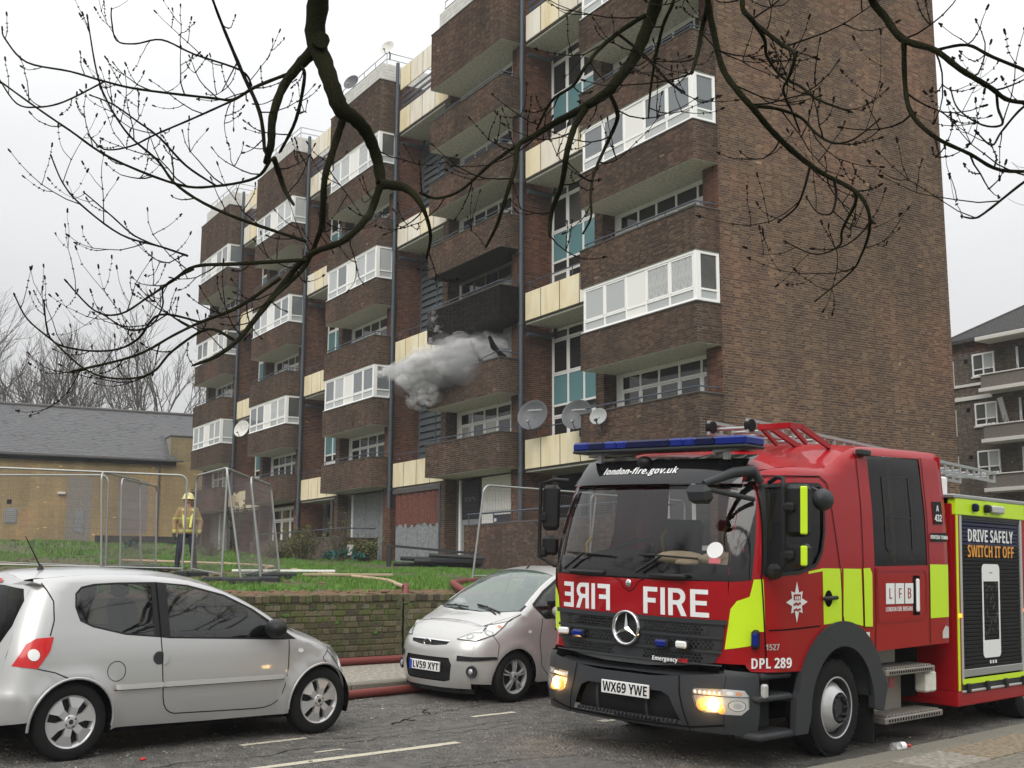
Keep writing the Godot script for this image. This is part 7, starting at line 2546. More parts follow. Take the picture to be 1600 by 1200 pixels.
	ch.bx(2.1, 3.8, 0.35, 0.95, -1.1, 0.8); ch.bx(0.95, 1.9, 0.25, 0.6, -0.5, 0.5)
	put(t, "chassis", ch.mesh(), "dark_gap")
	# --- body
	var bd2 := MB.new()
	bd2.bx(3.83, 7.6, 0.42, 2.40, -1.24, 1.20, 0.01)
	bd2.bx(3.83, 7.6, 0.265, 0.42, -1.24, 1.235, 0.01)
	bd2.bx(3.83, 3.93, 0.42, 2.28, 1.20, 1.235)
	bd2.bx(5.58, 5.75, 0.42, 2.28, 1.20, 1.235)
	put(t, "body", bd2.mesh(), "fire_red")
	put(t, "body_roof", bxm(3.80, 7.62, 2.455, 2.50, -1.25, 1.25, 0.01), "galv")
	put(t, "yellow_band", bxm(3.84, 7.6, 2.28, 2.455, 1.15, 1.245, 0.006), "hi_vis")
	put(t, "band_text", text_mesh("london-fire.gov.uk", 0.09, false), "black_print", Transform3D(Basis(), Vector3(6.15, 2.365, 1.2475)))
	for x in [3.845, 5.665]: put(t, "yellow_trim", bxm(x, x + 0.04, 0.43, 2.28, 1.235, 1.243), "yellow_paint" if x > 5 else "hi_vis")
	for q in [[3.90, 1.21], [5.63, 1.24]]:
		put(t, "amber_marker", bxm(q[0] - 0.04, q[0] + 0.03, q[1] - 0.02, q[1] + 0.02, 1.236, 1.25, 0.004), "marker_amber")
	for q in [[4.22, 0.08, "blue_dark"], [4.52, 0.10, "black_plastic"]]:
		put(t, "scene_lamp", bxm(q[0], q[0] + q[1], 2.325, 2.415, 1.24, 1.31, 0.02), q[2])
	put(t, "work_lamp", bxm(4.68, 4.98, 2.325, 2.41, 1.24, 1.30, 0.015), "alloy")
	# shutter with one slat per lath
	var sh := put(t, "locker_shutter", bxm(3.95, 5.58, 0.52, 2.28, 1.19, 1.206), "dark_gap")
	for k in 38:
		var b := MB.new()
		b.bx(3.99, 5.53, 0.64 + k * 0.0425, 0.64 + k * 0.0425 + 0.038, 1.205, 1.222, 0.006)
		put(sh, "shutter_slat", b.mesh(), "blue_dark" if k > 30 else "black_print")
	put(sh, "shutter_rail", bxm(3.945, 3.99, 0.5, 2.28, 1.2, 1.238, 0.006), "alloy")
	put(sh, "shutter_rail", bxm(5.53, 5.58, 0.5, 2.28, 1.2, 1.238, 0.006), "alloy")
	put(sh, "shutter_head", bxm(3.99, 5.53, 2.235, 2.28, 1.2, 1.236, 0.006), "dark_grey")
	put(sh, "shutter_foot", bxm(3.99, 5.53, 0.56, 0.64, 1.2, 1.232, 0.006), "galv")
	put(sh, "yellow_strip", bxm(3.95, 5.53, 0.49, 0.545, 1.236, 1.244), "hi_vis")
	put(t, "sill_rail", bxm(3.93, 7.6, 0.405, 0.43, 1.2, 1.255, 0.006), "alloy")
	put(t, "sill_tray", bxm(3.93, 5.6, 0.43, 0.49, 1.2, 1.238, 0.006), "dark_grey")
	for k in 4: put(t, "sill_latch", bxm(4.0 + k * 0.48, 4.08 + k * 0.48, 0.40, 0.50, 1.236, 1.275, 0.01), "black_plastic")
	put(sh, "poster_line", text_mesh("DRIVE SAFELY", 0.135, true), "white_print", Transform3D(Basis().scaled(Vector3(0.98, 1, 1)), Vector3(4.755, 2.065, 1.2235)))
	put(sh, "poster_line", text_mesh("SWITCH IT OFF", 0.13, true), "orange_print", Transform3D(Basis().scaled(Vector3(0.96, 1, 1)), Vector3(4.765, 1.895, 1.2235)))
	var ph := MB.new()
	var po := []
	for q in [[4.90, 1.70, 0, 90], [4.56, 1.70, 90, 180], [4.56, 0.80, 180, 270], [4.90, 0.80, 270, 360]]: po.append_array(arc(Vector2(q[0], q[1]), 0.06, q[2], q[3], 5))
	var oh := PackedVector2Array(pl([4.535, 0.93, 4.925, 0.93, 4.925, 1.57, 4.535, 1.57]))
	for pc in [pl([4.50, 1.57, 4.96, 1.57, 4.96, 1.70]) + arc(Vector2(4.90, 1.70), 0.06, 0, 90, 5) + arc(Vector2(4.56, 1.70), 0.06, 90, 180, 5), arc(Vector2(4.56, 0.80), 0.06, 180, 270, 5) + arc(Vector2(4.90, 0.80), 0.06, 270, 360, 5) + pl([4.96, 0.93, 4.50, 0.93]), pl([4.50, 0.93, 4.535, 0.93, 4.535, 1.57, 4.50, 1.57]), pl([4.925, 0.93, 4.96, 0.93, 4.96, 1.57, 4.925, 1.57])]:
		ph.prism(PackedVector2Array(pc), 1.2228, 1.2242)
	var pho := put(sh, "poster_phone", ph.mesh(), "white_print")
	var ck := MB.new()
	var rg := RandomNumberGenerator.new()
	rg.seed = 3
	for k in 26:
		var a := Vector3(4.56 + rg.randf() * 0.34, 0.96 + rg.randf() * 0.58, 1.2236)
		ck.bar(a, a + Vector3((rg.randf() - 0.5) * 0.14, (rg.randf() - 0.5) * 0.2, 0), 0.003, 0.001, Vector3.BACK)
	put(sh, "poster_cracks", ck.mesh(), "galv").set_meta("kind", "stuff")
	put(sh, "poster_speaker", bxm(4.69, 4.77, 1.66, 1.668, 1.2243, 1.2252), "black_print")
	for k in 3: put(sh, "poster_emblem", bxm(4.66 + k * 0.07, 4.70 + k * 0.07, 0.675, 0.71, 1.2232, 1.2242), "white_print")
	var sh2 := put(t, "locker_shutter", bxm(5.8, 7.5, 0.52, 2.28, 1.19, 1.206), "dark_gap")
	for k in 38: put(sh2, "shutter_slat", bxm(5.82, 7.48, 0.64 + k * 0.0425, 0.678 + k * 0.0425, 1.205, 1.222, 0.006), "galv")
	# --- ladder and frame on the roof
	var ld := MB.new()
	for z in [0.05, 0.50]:
		ld.bar(Vector3(1.0, 2.96, z), Vector3(6.6, 2.80, z), 0.035, 0.03); ld.bar(Vector3(1.0, 3.07, z), Vector3(6.6, 2.91, z), 0.035, 0.03)
		for k in 29: ld.bar(Vector3(1.02 + k * 0.199, 2.96 - 0.0057 * k, z), Vector3(1.02 + k * 0.199, 3.07 - 0.0057 * k, z), 0.02, 0.03, Vector3.RIGHT)
	var lad := put(t, "roof_ladder", ld.mesh(), "galv")
	for k in 20: put(lad, "rung", bxm(1.1 + k * 0.28, 1.13 + k * 0.28, 2.99 - k * 0.008, 3.02 - k * 0.008, 0.05, 0.5, 0.01), "galv")
	for z in [0.05, 0.5]:
		var wl := MB.new()
		wl.lathe(Vector3(1.05, 3.02, z), Basis(), [Vector2(0, -0.03), Vector2(0.06, -0.03), Vector2(0.065, 0.0), Vector2(0.06, 0.03), Vector2(0, 0.03)], 14)
		put(lad, "ladder_wheel", wl.mesh(), "rubber")
	put(lad, "ladder_bracket", bxm(3.9, 4.4, 2.5, 2.72, 0.35, 0.9, 0.02), "white_print")
	var fr := MB.new()
	for z in [0.64, 0.96]:
		fr.bar(Vector3(1.02, 2.99, z), Vector3(1.22, 3.0, z), 0.035, 0.05); fr.bar(Vector3(1.2, 3.0, z), Vector3(1.72, 2.85, z), 0.035, 0.05); fr.bar(Vector3(1.04, 2.98, z), Vector3(1.3, 2.85, z), 0.03, 0.035)
	fr.bar(Vector3(1.03, 2.995, 0.62), Vector3(1.03, 2.995, 0.98), 0.06, 0.05)
	put(t, "roof_frame", fr.mesh(), "fire_red")

func front_at(s: Shell, z: float, y: float, off: float, slant := 0.0) -> Transform3D:
	var p := s.rear(z, y)
	var du := (s.rear(z + 0.05, y) - s.rear(z - 0.05, y)).normalized()
	var dv := (s.rear(z, y + 0.03) - s.rear(z, y - 0.03)).normalized()
	var n := du.cross(dv).normalized()
	return Transform3D(Basis(du, (dv + du * slant), n), p + n * off)

func side_at(s: Shell, x: float, y: float, off: float) -> Transform3D:
	var p := s.side(x, y)
	var du := (s.side(x + 0.08, y) - s.side(x - 0.08, y)).normalized()
	var n := du.cross(Vector3.UP).normalized()
	return Transform3D(Basis(du, Vector3.UP, n), p + n * off)

func truck_wheel(t: Node3D, at: Vector3, R: float, w: float, out: float) -> void:
	var bas := Basis() if out > 0 else Basis(Vector3.UP, PI)
	var h := w * 0.5
	var b := MB.new()
	b.lathe(Vector3.ZERO, Basis(), [Vector2(0.24, -h), Vector2(R - 0.05, -h), Vector2(R - 0.012, -h * 0.86), Vector2(R, -h * 0.7), Vector2(R, h * 0.7), Vector2(R - 0.012, h * 0.86), Vector2(R - 0.045, h), Vector2(0.34, h * 1.06), Vector2(0.285, h * 1.0), Vector2(0.262, h * 0.92)], 44, true)
	for k in 60:
		var a := TAU * k / 60
		b.box(Vector3(cos(a) * (R - 0.008), sin(a) * (R - 0.008), h * 0.78), Vector3(0.02, 0.022, 0.03), Basis(Vector3.BACK, a))
	var wh := put(t, "wheel", b.mesh(), "rubber", Transform3D(bas, at))
	var r := MB.new()
	r.lathe(Vector3.ZERO, Basis(), [Vector2(0.12, h * 0.35), Vector2(0.19, h * 0.42), Vector2(0.235, h * 0.15), Vector2(0.25, h * 0.5), Vector2(0.25, h * 0.95), Vector2(0.262, h * 1.0), Vector2(0.275, h * 1.02), Vector2(0.278, h * 0.95)], 40, true)
	var rim := put(wh, "rim", r.mesh(), "dark_grey")
	var c := MB.new()
	c.lathe(Vector3.ZERO, Basis(), [Vector2(0.138, h * 1.25), Vector2(0.15, h * 1.22), Vector2(0.205, h * 0.75), Vector2(0.225, h * 0.6)], 40, true)
	c.lathe(Vector3.ZERO, Basis(), [Vector2(0.262, h * 1.0), Vector2(0.268, h * 1.05), Vector2(0.276, h * 1.02)], 40, true)
	put(wh, "rim_trim", c.mesh(), "chrome" if false else "alloy")
	var hb := MB.new()
	hb.lathe(Vector3.ZERO, Basis(), [Vector2(0, h * 1.12), Vector2(0.07, h * 1.12), Vector2(0.085, h * 1.05), Vector2(0.138, h * 0.95), Vector2(0.138, h * 1.22)], 24)
	for k in 10:
		var a := TAU * k / 10
		hb.lathe(Vector3(cos(a) * 0.112, sin(a) * 0.112, 0), Basis(), [Vector2(0, h * 1.4), Vector2(0.014, h * 1.38), Vector2(0.018, h * 0.9)], 8)
	put(wh, "hub", hb.mesh(), "dark_grey")

# ---------------------------------------------------------------- temporary fencing
func fence_panel(label: String, A: Vector3, B: Vector3, lean: Vector3, h := 2.0) -> Node3D:
	var d := B - A
	var ln := Vector2(d.x, d.z).length()
	var t := thing("fence_panel", label, "fence panel", A, Basis(), "temporary fence panels on the bank")
	var x := d
	var up := Vector3(0, h, 0) + lean
	var P := func(u: float, v: float) -> Vector3: return x * (u / ln) + up * (v / h)
	var pts := [P.call(0.0, 0.0)]
	for q in arc(Vector2(0.16, h - 0.16), 0.16, 180, 90, 6): pts.append(P.call(q.x, q.y))
	for q in arc(Vector2(ln - 0.16, h - 0.16), 0.16, 90, 0, 6): pts.append(P.call(q.x, q.y))
	pts.append(P.call(ln, 0.0))
	var fr := MB.new()
	fr.tube(pts, [0.021], 8)
	put(t, "frame", fr.mesh(), "galv")
	var rb := MB.new()
	rb.tube([P.call(0.0, 0.16), P.call(ln, 0.16)], [0.015], 6)
	put(t, "bottom_rail", rb.mesh(), "galv")
	var w := MB.new()
	var n := int(ln / 0.05)
	for k in range(1, n): w.bar(P.call(ln * k / n, 0.16), P.call(ln * k / n, h - 0.02), 0.0022, 0.0022, x.normalized())
	for k in 9: w.bar(P.call(0.0, 0.3 + k * 0.2), P.call(ln, 0.3 + k * 0.2), 0.0024, 0.0024)
	put(t, "wire_mesh", w.mesh(), "wire").set_meta("kind", "stuff")
	for u in [0.0, ln]:
		var f := MB.new()
		f.box(P.call(u, 0.0) + Vector3(0, 0.05, 0), Vector3(0.24, 0.13, 0.66), Basis(Vector3.UP, atan2(-d.z, d.x)), 0.03)
		put(t, "foot", f.mesh(), "dark_grey")
	return t

func fences() -> void:
	var g := func(p: Vector3) -> Vector3:
		p.y = ground_at(p)
		return p
	var A := Vector3(-0.8, 0, -24.3)
	var ax := AX * 3.5
	fence_panel("leaning fence panel behind the fire engine's mirror, its post on the bright lawn", g.call(A), g.call(A + ax), Vector3(0.24, 0, 0))
	fence_panel("fence panel seen through the fire engine's windscreen", g.call(A + ax * 1.03), g.call(A + ax * 2.03), Vector3(0.05, 0, 0))
	fence_panel("wide fence panel at far left, its right end in front of the firefighter", g.call(Vector3(-10.0, 0, -22.75)), g.call(Vector3(-6.52, 0, -23.75)), Vector3(0.02, 0, 0))
	fence_panel("rearmost far-left fence panel with a thin pale top rail", g.call(Vector3(-11.2, 0, -24.9)), g.call(Vector3(-7.95, 0, -23.5)), Vector3(-0.05, 0, 0), 1.95)
	fence_panel("first of two fence panels stacked edge-on before the hall's tall window", g.call(Vector3(-7.93, 0, -23.2)), g.call(Vector3(-8.16, 0, -26.4)), Vector3(-0.11, 0, 0))
	fence_panel("second of two stacked fence panels, the one nearer the firefighter", g.call(Vector3(-7.70, 0, -23.6)), g.call(Vector3(-7.98, 0, -26.9)), Vector3(-0.07, 0, 0), 1.9)
	fence_panel("fence panel right of the firefighter running toward the street", g.call(Vector3(-6.33, 0, -23.7)), g.call(Vector3(-5.0, 0, -20.7)), Vector3(0.03, 0, 0))
	fence_panel("first of two leaning fence panels that end at the retaining wall", g.call(Vector3(-4.65, 0, -20.7)), g.call(Vector3(-4.9, 0, -23.7)), Vector3(-0.34, 0, 0))
	fence_panel("second of two leaning fence panels, its post between the others", g.call(Vector3(-4.5, 0, -21.6)), g.call(Vector3(-4.72, 0, -24.5)), Vector3(-0.26, 0, 0), 1.9)
	var t := thing("warning_sign", "small pale notice tied to the first leaning fence panel", "notice", Vector3(-4.92, 2.75, -20.9))
	put(t, "board", bxm(-0.06, 0.06, -0.1, 0.1, -0.005, 0.005), "bare_wood")

# ---------------------------------------------------------------- figure: one skin over a skeleton, surface nets
func figure(bones: Array, lo: Vector3, hi: Vector3, cell: float, k: float, colour: Callable) -> ArrayMesh:
	var n := Vector3i(((hi - lo) / cell).ceil()) + Vector3i.ONE
	var f := PackedFloat32Array()
	f.resize(n.x * n.y * n.z)
	f.fill(1.0)
	for b in bones:
		var a: Vector3 = b[0]
		var c: Vector3 = b[1]
		var r0: float = b[2]
		var r1: float = b[3]
		var m := maxf(r0, r1) + k * 2.0 + cell * 2.0
		var l2 := ((a.min(c) - Vector3.ONE * m - lo) / cell).floor()
		var h2 := ((a.max(c) + Vector3.ONE * m - lo) / cell).ceil()
		var ac := c - a
		var q := maxf(ac.length_squared(), 1e-9)
		for z in range(maxi(0, int(l2.z)), mini(n.z, int(h2.z))):
			for y in range(maxi(0, int(l2.y)), mini(n.y, int(h2.y))):
				for x in range(maxi(0, int(l2.x)), mini(n.x, int(h2.x))):
					var p := lo + Vector3(x, y, z) * cell
					var t := clampf((p - a).dot(ac) / q, 0.0, 1.0)
					var d := (p - a - ac * t).length() - lerpf(r0, r1, t)
					var i := (z * n.y + y) * n.x + x
					var e := f[i]
					var h := clampf(0.5 + 0.5 * (e - d) / k, 0.0, 1.0)
					f[i] = lerpf(e, d, h) - k * h * (1.0 - h)
	var mb := MB.new()
	mb.use_col = true
	var vert := {}
	var off := [0, 1, n.x, n.x + 1, n.x * n.y, n.x * n.y + 1, n.x * n.y + n.x, n.x * n.y + n.x + 1]
	for z in n.z - 1:
		for y in n.y - 1:
			for x in n.x - 1:
				var i := (z * n.y + y) * n.x + x
				var ins := 0
				for o in 8: if f[i + off[o]] < 0: ins += 1
				if ins == 0 or ins == 8: continue
				var s := Vector3.ZERO
				var c := 0
				for o in 8:
					for ax in [1, 2, 4]:
						if o & ax: continue
						var a := f[i + off[o]]
						var b := f[i + off[o | ax]]
						if (a < 0) != (b < 0):
							var t := a / (a - b)
							s += Vector3(o & 1, (o >> 1) & 1, (o >> 2) & 1) + Vector3(1 if ax == 1 else 0, 1 if ax == 2 else 0, 1 if ax == 4 else 0) * t
							c += 1
				var g := Vector3(f[i + off[1]] - f[i], f[i + off[2]] - f[i], f[i + off[4]] - f[i])
				vert[i] = [lo + (Vector3(x, y, z) + s / c) * cell, g.normalized()]
	for i in vert:
		var x: int = i % n.x
		var y: int = (i / n.x) % n.y
		var z: int = i / (n.x * n.y)
		for e in [[1, n.x, n.x * n.y, y > 0 and z > 0], [n.x, n.x * n.y, 1, z > 0 and x > 0], [n.x * n.y, 1, n.x, x > 0 and y > 0]]:
			if not e[3]: continue
			if (f[i] < 0) == (f[i + e[0]] < 0): continue
			var q := [vert.get(i), vert.get(i - e[1]), vert.get(i - e[1] - e[2]), vert.get(i - e[2])]
			if q.has(null): continue
			mb.tint = colour.call((q[0][0] + q[2][0]) * 0.5)
			if f[i] < 0: mb.quad_n(q[0][0], q[1][0], q[2][0], q[3][0], q[0][1], q[1][1], q[2][1], q[3][1])
			else: mb.quad_n(q[0][0], q[3][0], q[2][0], q[1][0], q[0][1], q[3][1], q[2][1], q[1][1])
	return mb.mesh()

func firefighter() -> void:
	var at := Vector3(-7.78, 0, -28.6)
	at.y = ground_at(at)
	var t := thing("person", "firefighter in tan tunic with yellow bands and yellow helmet, standing astride behind the fence", "person", at, Basis(Vector3.UP, 0.25))
	var b := []
	var V := func(x: float, y: float, z: float) -> Vector3: return Vector3(x, y, z)
	# legs apart, weight even; x to the figure's left, z to the viewer
	for s in [-1.0, 1.0]:
		b.append([V.call(s * 0.10, 0.90, 0.0), V.call(s * 0.16, 0.49, 0.03), 0.105, 0.078])
		b.append([V.call(s * 0.16, 0.49, 0.03), V.call(s * 0.20, 0.11, -0.02), 0.078, 0.062])
		b.append([V.call(s * 0.20, 0.06, -0.05), V.call(s * 0.23, 0.05, 0.16), 0.058, 0.045])
		b.append([V.call(s * 0.17, 1.41, 0.0), V.call(s * 0.30, 1.13, -0.02), 0.085, 0.068])
		b.append([V.call(s * 0.30, 1.13, -0.02), V.call(s * 0.29, 0.87, 0.10), 0.066, 0.05])
		b.append([V.call(s * 0.29, 0.86, 0.10), V.call(s * 0.285, 0.78, 0.13), 0.032, 0.026])
		for k in 4:
			var o := (k - 1.5) * 0.02
			b.append([V.call(s * 0.285, 0.79, 0.13 + o), V.call(s * (0.285 - 0.012), 0.725 + 0.006 * absf(k - 1.5), 0.145 + o), 0.011, 0.009])
			b.append([V.call(s * (0.285 - 0.012), 0.725 + 0.006 * absf(k - 1.5), 0.145 + o), V.call(s * 0.25, 0.695 + 0.008 * absf(k - 1.5), 0.15 + o), 0.009, 0.008])
		b.append([V.call(s * 0.275, 0.83, 0.15), V.call(s * 0.25, 0.77, 0.18), 0.012, 0.009])
	b.append([V.call(0, 0.93, 0), V.call(0, 1.12, 0), 0.16, 0.15])
	b.append([V.call(-0.06, 1.12, 0), V.call(-0.09, 1.36, 0), 0.15, 0.135])
	b.append([V.call(0.06, 1.12, 0), V.call(0.09, 1.36, 0), 0.15, 0.135])
	b.append([V.call(0, 1.42, 0), V.call(0, 1.56, 0.015), 0.075, 0.058])
	var col := func(p: Vector3) -> Color:
		if p.y < 0.105: return Color(0.012, 0.012, 0.012)
		if absf(p.x) > 0.2 and p.y < 0.845 and p.y > 0.66 and p.z > 0.05: return Color(0.02, 0.02, 0.022)
		if p.y < 0.86: return Color(0.018, 0.021, 0.038)
		if p.y > 1.50: return Color(0.4, 0.22, 0.15)
		for q in [[0.90, 0.95], [1.20, 1.24]]:
			if p.y > q[0] and p.y < q[1]: return Color(0.42, 0.42, 0.10)
		return Color(0.26, 0.18, 0.085)
	var bm := M["shrub_leaf"].duplicate() as StandardMaterial3D
	bm.roughness = 0.85
	put(t, "body", figure(b, Vector3(-0.46, -0.02, -0.26), Vector3(0.46, 1.66, 0.32), 0.014, 0.028, col), bm)
	var h := []
	h.append([Vector3(0, 1.655, 0.02), Vector3(0, 1.70, 0.01), 0.078, 0.092])
	h.append([Vector3(0, 1.60, 0.05), Vector3(0, 1.62, 0.06), 0.045, 0.05])
	h.append([Vector3(0, 1.66, 0.105), Vector3(0, 1.63, 0.12), 0.009, 0.013])
	for s in [-1.0, 1.0]:
		h.append([Vector3(s * 0.088, 1.66, 0.0), Vector3(s * 0.092, 1.62, -0.005), 0.014, 0.011])
	h.append([Vector3(-0.02, 1.598, 0.098), Vector3(0.02, 1.598, 0.098), 0.006, 0.006])
	var hc := func(p: Vector3) -> Color:
		if p.z > 0.075 and absf(p.y - 1.668) < 0.009 and absf(absf(p.x) - 0.033) < 0.014: return Color(0.03, 0.02, 0.018)
		if p.z > 0.09 and absf(p.y - 1.598) < 0.007 and absf(p.x) < 0.026: return Color(0.22, 0.08, 0.07)
		return Color(0.42, 0.24, 0.16)
	put(t, "head", figure(h, Vector3(-0.13, 1.52, -0.12), Vector3(0.13, 1.82, 0.16), 0.006, 0.012, hc), bm)
	var hm := MB.new()
	var up := Basis(Vector3.RIGHT, -PI / 2)
	hm.lathe(Vector3(0, 1.69, 0.0), up, [Vector2(0.165, -0.012), Vector2(0.168, 0.0), Vector2(0.132, 0.018), Vector2(0.128, 0.06), Vector2(0.10, 0.115), Vector2(0.055, 0.145), Vector2(0.0, 0.152)], 24, true)
	hm.box(Vector3(0, 1.79, 0.0), Vector3(0.03, 0.12, 0.25), Basis(), 0.012)
	put(t, "helmet", hm.mesh(), "helmet")
	var vs := MB.new()
	for q in [-0.07, 0.07]:
		vs.bar(Vector3(q * 1.6, 1.44, 0.115), Vector3(q, 1.0, 0.172), 0.05, 0.008, Vector3.BACK)
		vs.bar(Vector3(q * 1.6, 1.44, -0.115), Vector3(q, 1.0, -0.165), 0.05, 0.008, Vector3.BACK)
	put(t, "reflective_straps", vs.mesh(), "reflective")

# ---------------------------------------------------------------- hoses, dishes, debris, litter
func hose(label: String, pts: Array, r: float, m: String) -> void:
	var c := Curve3D.new()
	for i in pts.size():
		var a: Vector3 = pts[maxi(i - 1, 0)]
		var b: Vector3 = pts[mini(i + 1, pts.size() - 1)]
		c.add_point(pts[i], -(b - a) / 6.0, (b - a) / 6.0)
	c.bake_interval = 0.12
	var o := []
	for p in c.get_baked_points(): o.append(p)
	var b2 := MB.new()
	b2.tube(o, [r], 10)
	tag(put(self, "fire_hose", b2.mesh(), m), label, "hose", "fire hoses laid across lawn and street")

func hoses() -> void:
	var pv := []
	for k in 12: pv.append(RP(2.0 + k * 1.4, 13.08 + 0.07 * sin(k * 1.3), 0.175))
	hose("thick red hose along the pavement at the foot of the mossy wall", pv, 0.052, "hose_red")
	var gt := []
	for k in 12: gt.append(RP(3.0 + k * 1.2, 11.2 + 0.10 * sin(k * 1.1 + 0.6), 0.055))
	hose("thick red hose lying in the gutter between the silver cars", gt, 0.052, "hose_red")
	hose("red hose arching over the wall behind the small silver car", [RP(12.6, 13.45, 1.0), on_bank(13.1, 14.4, 0.14), on_bank(14.6, 16.0, 0.10), on_bank(16.6, 17.6, 0.07), on_bank(20.5, 19.5, 0.06), on_bank(26, 21, 0.06)], 0.06, "hose_red")
	hose("pale hose winding down the lawn to the cracked part of the wall", [on_bank(17.4, 25.2, 0.05), on_bank(16.4, 23.0, 0.05), on_bank(15.7, 20.6, 0.05), on_bank(14.9, 18.4, 0.05), on_bank(13.4, 16.2, 0.06), on_bank(12.2, 14.6, 0.1)], 0.035, "hose_pale")
	hose("short red hose end where the pale hose meets the wall top", [on_bank(12.25, 14.65, 0.1), on_bank(11.75, 14.0, 0.13), RP(11.3, 13.5, 0.92)], 0.04, "hose_red")
	hose("pale hose running along the lawn beyond the leaning fence panels", [on_bank(16.8, 33.0, 0.05), on_bank(18.4, 30.6, 0.05), on_bank(18.2, 27.4, 0.06), on_bank(16.9, 25.6, 0.06)], 0.04, "hose_pale")
	# dishes on the galleries and on the roof
	dish("large dark satellite dish on the gallery, nearest the rain pipe", BP + FD * 9.3 + ND * -0.55 + Vector3(0, 6.85, 0), 0.55, "dish_grey", true)
	dish("large dark satellite dish on the gallery, in the middle of the three", BP + FD * 6.55 + ND * -0.5 + Vector3(0, 6.55, 0), 0.52, "dish_grey", true)
	dish("small pale satellite dish right of the two large dark ones", BP + FD * 4.35 + ND * 0.25 + Vector3(0, 6.22, 0), 0.27, "dish_pale", false)
	dish("white satellite dish on the rain pipe of the farthest bay", BP + FD * 40.4 + ND * -0.55 + Vector3(0, 9.6, 0), 0.5, "cladding", false)
	dish("white satellite dish on the roof, against the sky", BP + FD * 22.0 + ND * -0.6 + Vector3(0, 25.3, 0), 0.36, "cladding", false)
	dish("dark satellite dish on the roof at the left end of the cladding", BP + FD * 25.6 + ND * -0.4 + Vector3(0, 24.9, 0), 0.4, "dish_grey", false)
	# what is left on the burnt balcony
	var t := thing("charred_chair", "charred chair frame hanging over the burnt balcony's rail, the left one", "chair", BP + FD * 12.3 + ND * -0.08 + Vector3(0, 9.08, 0), Basis(FD, Vector3.UP, -ND))
	var b := MB.new()
	b.bar(Vector3(0.66, 0.95, 0), Vector3(-0.1, 0.08, 0), 0.12, 0.13); b.bar(Vector3(0.5, 0.62, 0.05), Vector3(-0.05, 0.02, 0.1), 0.1, 0.15); b.bar(Vector3(0.45, 0.85, 0.0), Vector3(0.6, 0.6, 0.1), 0.05, 0.06); b.bar(Vector3(0.3, 0.2, 0), Vector3(0.42, -0.02, 0), 0.05, 0.06); b.bar(Vector3(0.2, 0.35, 0), Vector3(0.3, 0.55, 0.08), 0.06, 0.08)
	put(t, "frame", b.mesh(), "charred")
	var t2 := thing("charred_chair", "charred chair frame leaning out of the burnt balcony, the right one", "chair", BP + FD * 10.9 + ND * -0.08 + Vector3(0, 9.08, 0), Basis(FD, Vector3.UP, -ND))
	var b2 := MB.new()
	for k in 4: b2.bar(Vector3(0.74 - k * 0.05, 0.92 - k * 0.14, 0.02 * k), Vector3(-0.1 - k * 0.02, 0.06, 0.05 * k), 0.08, 0.11)
	b2.bar(Vector3(0.7, 0.84, 0), Vector3(0.62, 0.50, 0.05), 0.05, 0.07)
	put(t2, "frame", b2.mesh(), "charred")
	var t3 := thing("bent_rail", "bent rail sticking up from the burnt balcony at the left of the smoke", "rail", BP + FD * 14.5 + ND * -0.06 + Vector3(0, 9.05, 0), Basis(FD, Vector3.UP, -ND))
	var b3 := MB.new()
	b3.tube([Vector3(1.15, 0.82, 0), Vector3(0.1, 0.05, 0), Vector3(-0.1, -0.1, 0.0)], [0.03], 6)
	b3.tube([Vector3(1.2, 0.1, 0.05), Vector3(0.2, 0.15, 0.05), Vector3(0.0, 0.0, 0.05)], [0.02], 6)
	put(t3, "bar", b3.mesh(), "dark_grey")
	var t4 := thing("balcony_railing", "twisted rail round the right corner of the burnt balcony", "rail", BP + FD * 10.8 + ND * -0.06 + Vector3(0, 9.1, 0), Basis(FD, Vector3.UP, -ND))
	var b4 := MB.new()
	b4.tube([Vector3(2.2, 0.02, 0), Vector3(1.2, 0.2, 0), Vector3(0.1, 0.28, 0), Vector3(0.05, 0.24, 0.7)], [0.024], 6)
	put(t4, "tube", b4.mesh(), "rail_blue")

func dish(label: String, at: Vector3, r: float, m: String, mark: bool) -> void:
	# bowl faces local +z, turned to the south-east sky and a little up
	var look := (Vector3(-0.42, 0.32, 0.86)).normalized()
	var xx := Vector3.UP.cross(look).normalized()
	var t := thing("satellite_dish", label, "satellite dish", at, Basis(xx, look.cross(xx), look), "satellite dishes on the flats")
	var b := MB.new()
	var pr := []
	for k in 9: pr.append(Vector2(r * k / 8.0, 0.16 * r * (k / 8.0) * (k / 8.0) * 2.0))
	pr.reverse()
	b.lathe(Vector3.ZERO, Basis(), [Vector2(r * 1.0, 0.31 * r), Vector2(r * 1.02, 0.32 * r)] + pr, 32, true)
	put(t, "bowl", b.mesh(), m)
	var a := MB.new()
	a.tube([Vector3(0, -r * 0.95, 0.3 * r), Vector3(0, -r * 0.75, r * 0.75)], [0.018], 6)
	a.box(Vector3(0, -r * 0.68, r * 0.8), Vector3(0.09, 0.09, 0.16), Basis(Vector3.RIGHT, 0.6), 0.03)
	put(t, "receiver_arm", a.mesh(), "galv" if m != "dish_pale" else "dark_grey")
	var k := MB.new()
	k.tube([Vector3(0, 0, 0), Vector3(0, -0.1, -0.22), Vector3(0, -r * 1.1, -0.3)], [0.035], 8)
	put(t, "bracket", k.mesh(), "pipe_grey")
	if mark: put(t, "maker_mark", text_mesh("Technomate", r * 0.13, true), "galv", Transform3D(Basis(), Vector3(0.0, r * 0.42, 0.13 * r)))

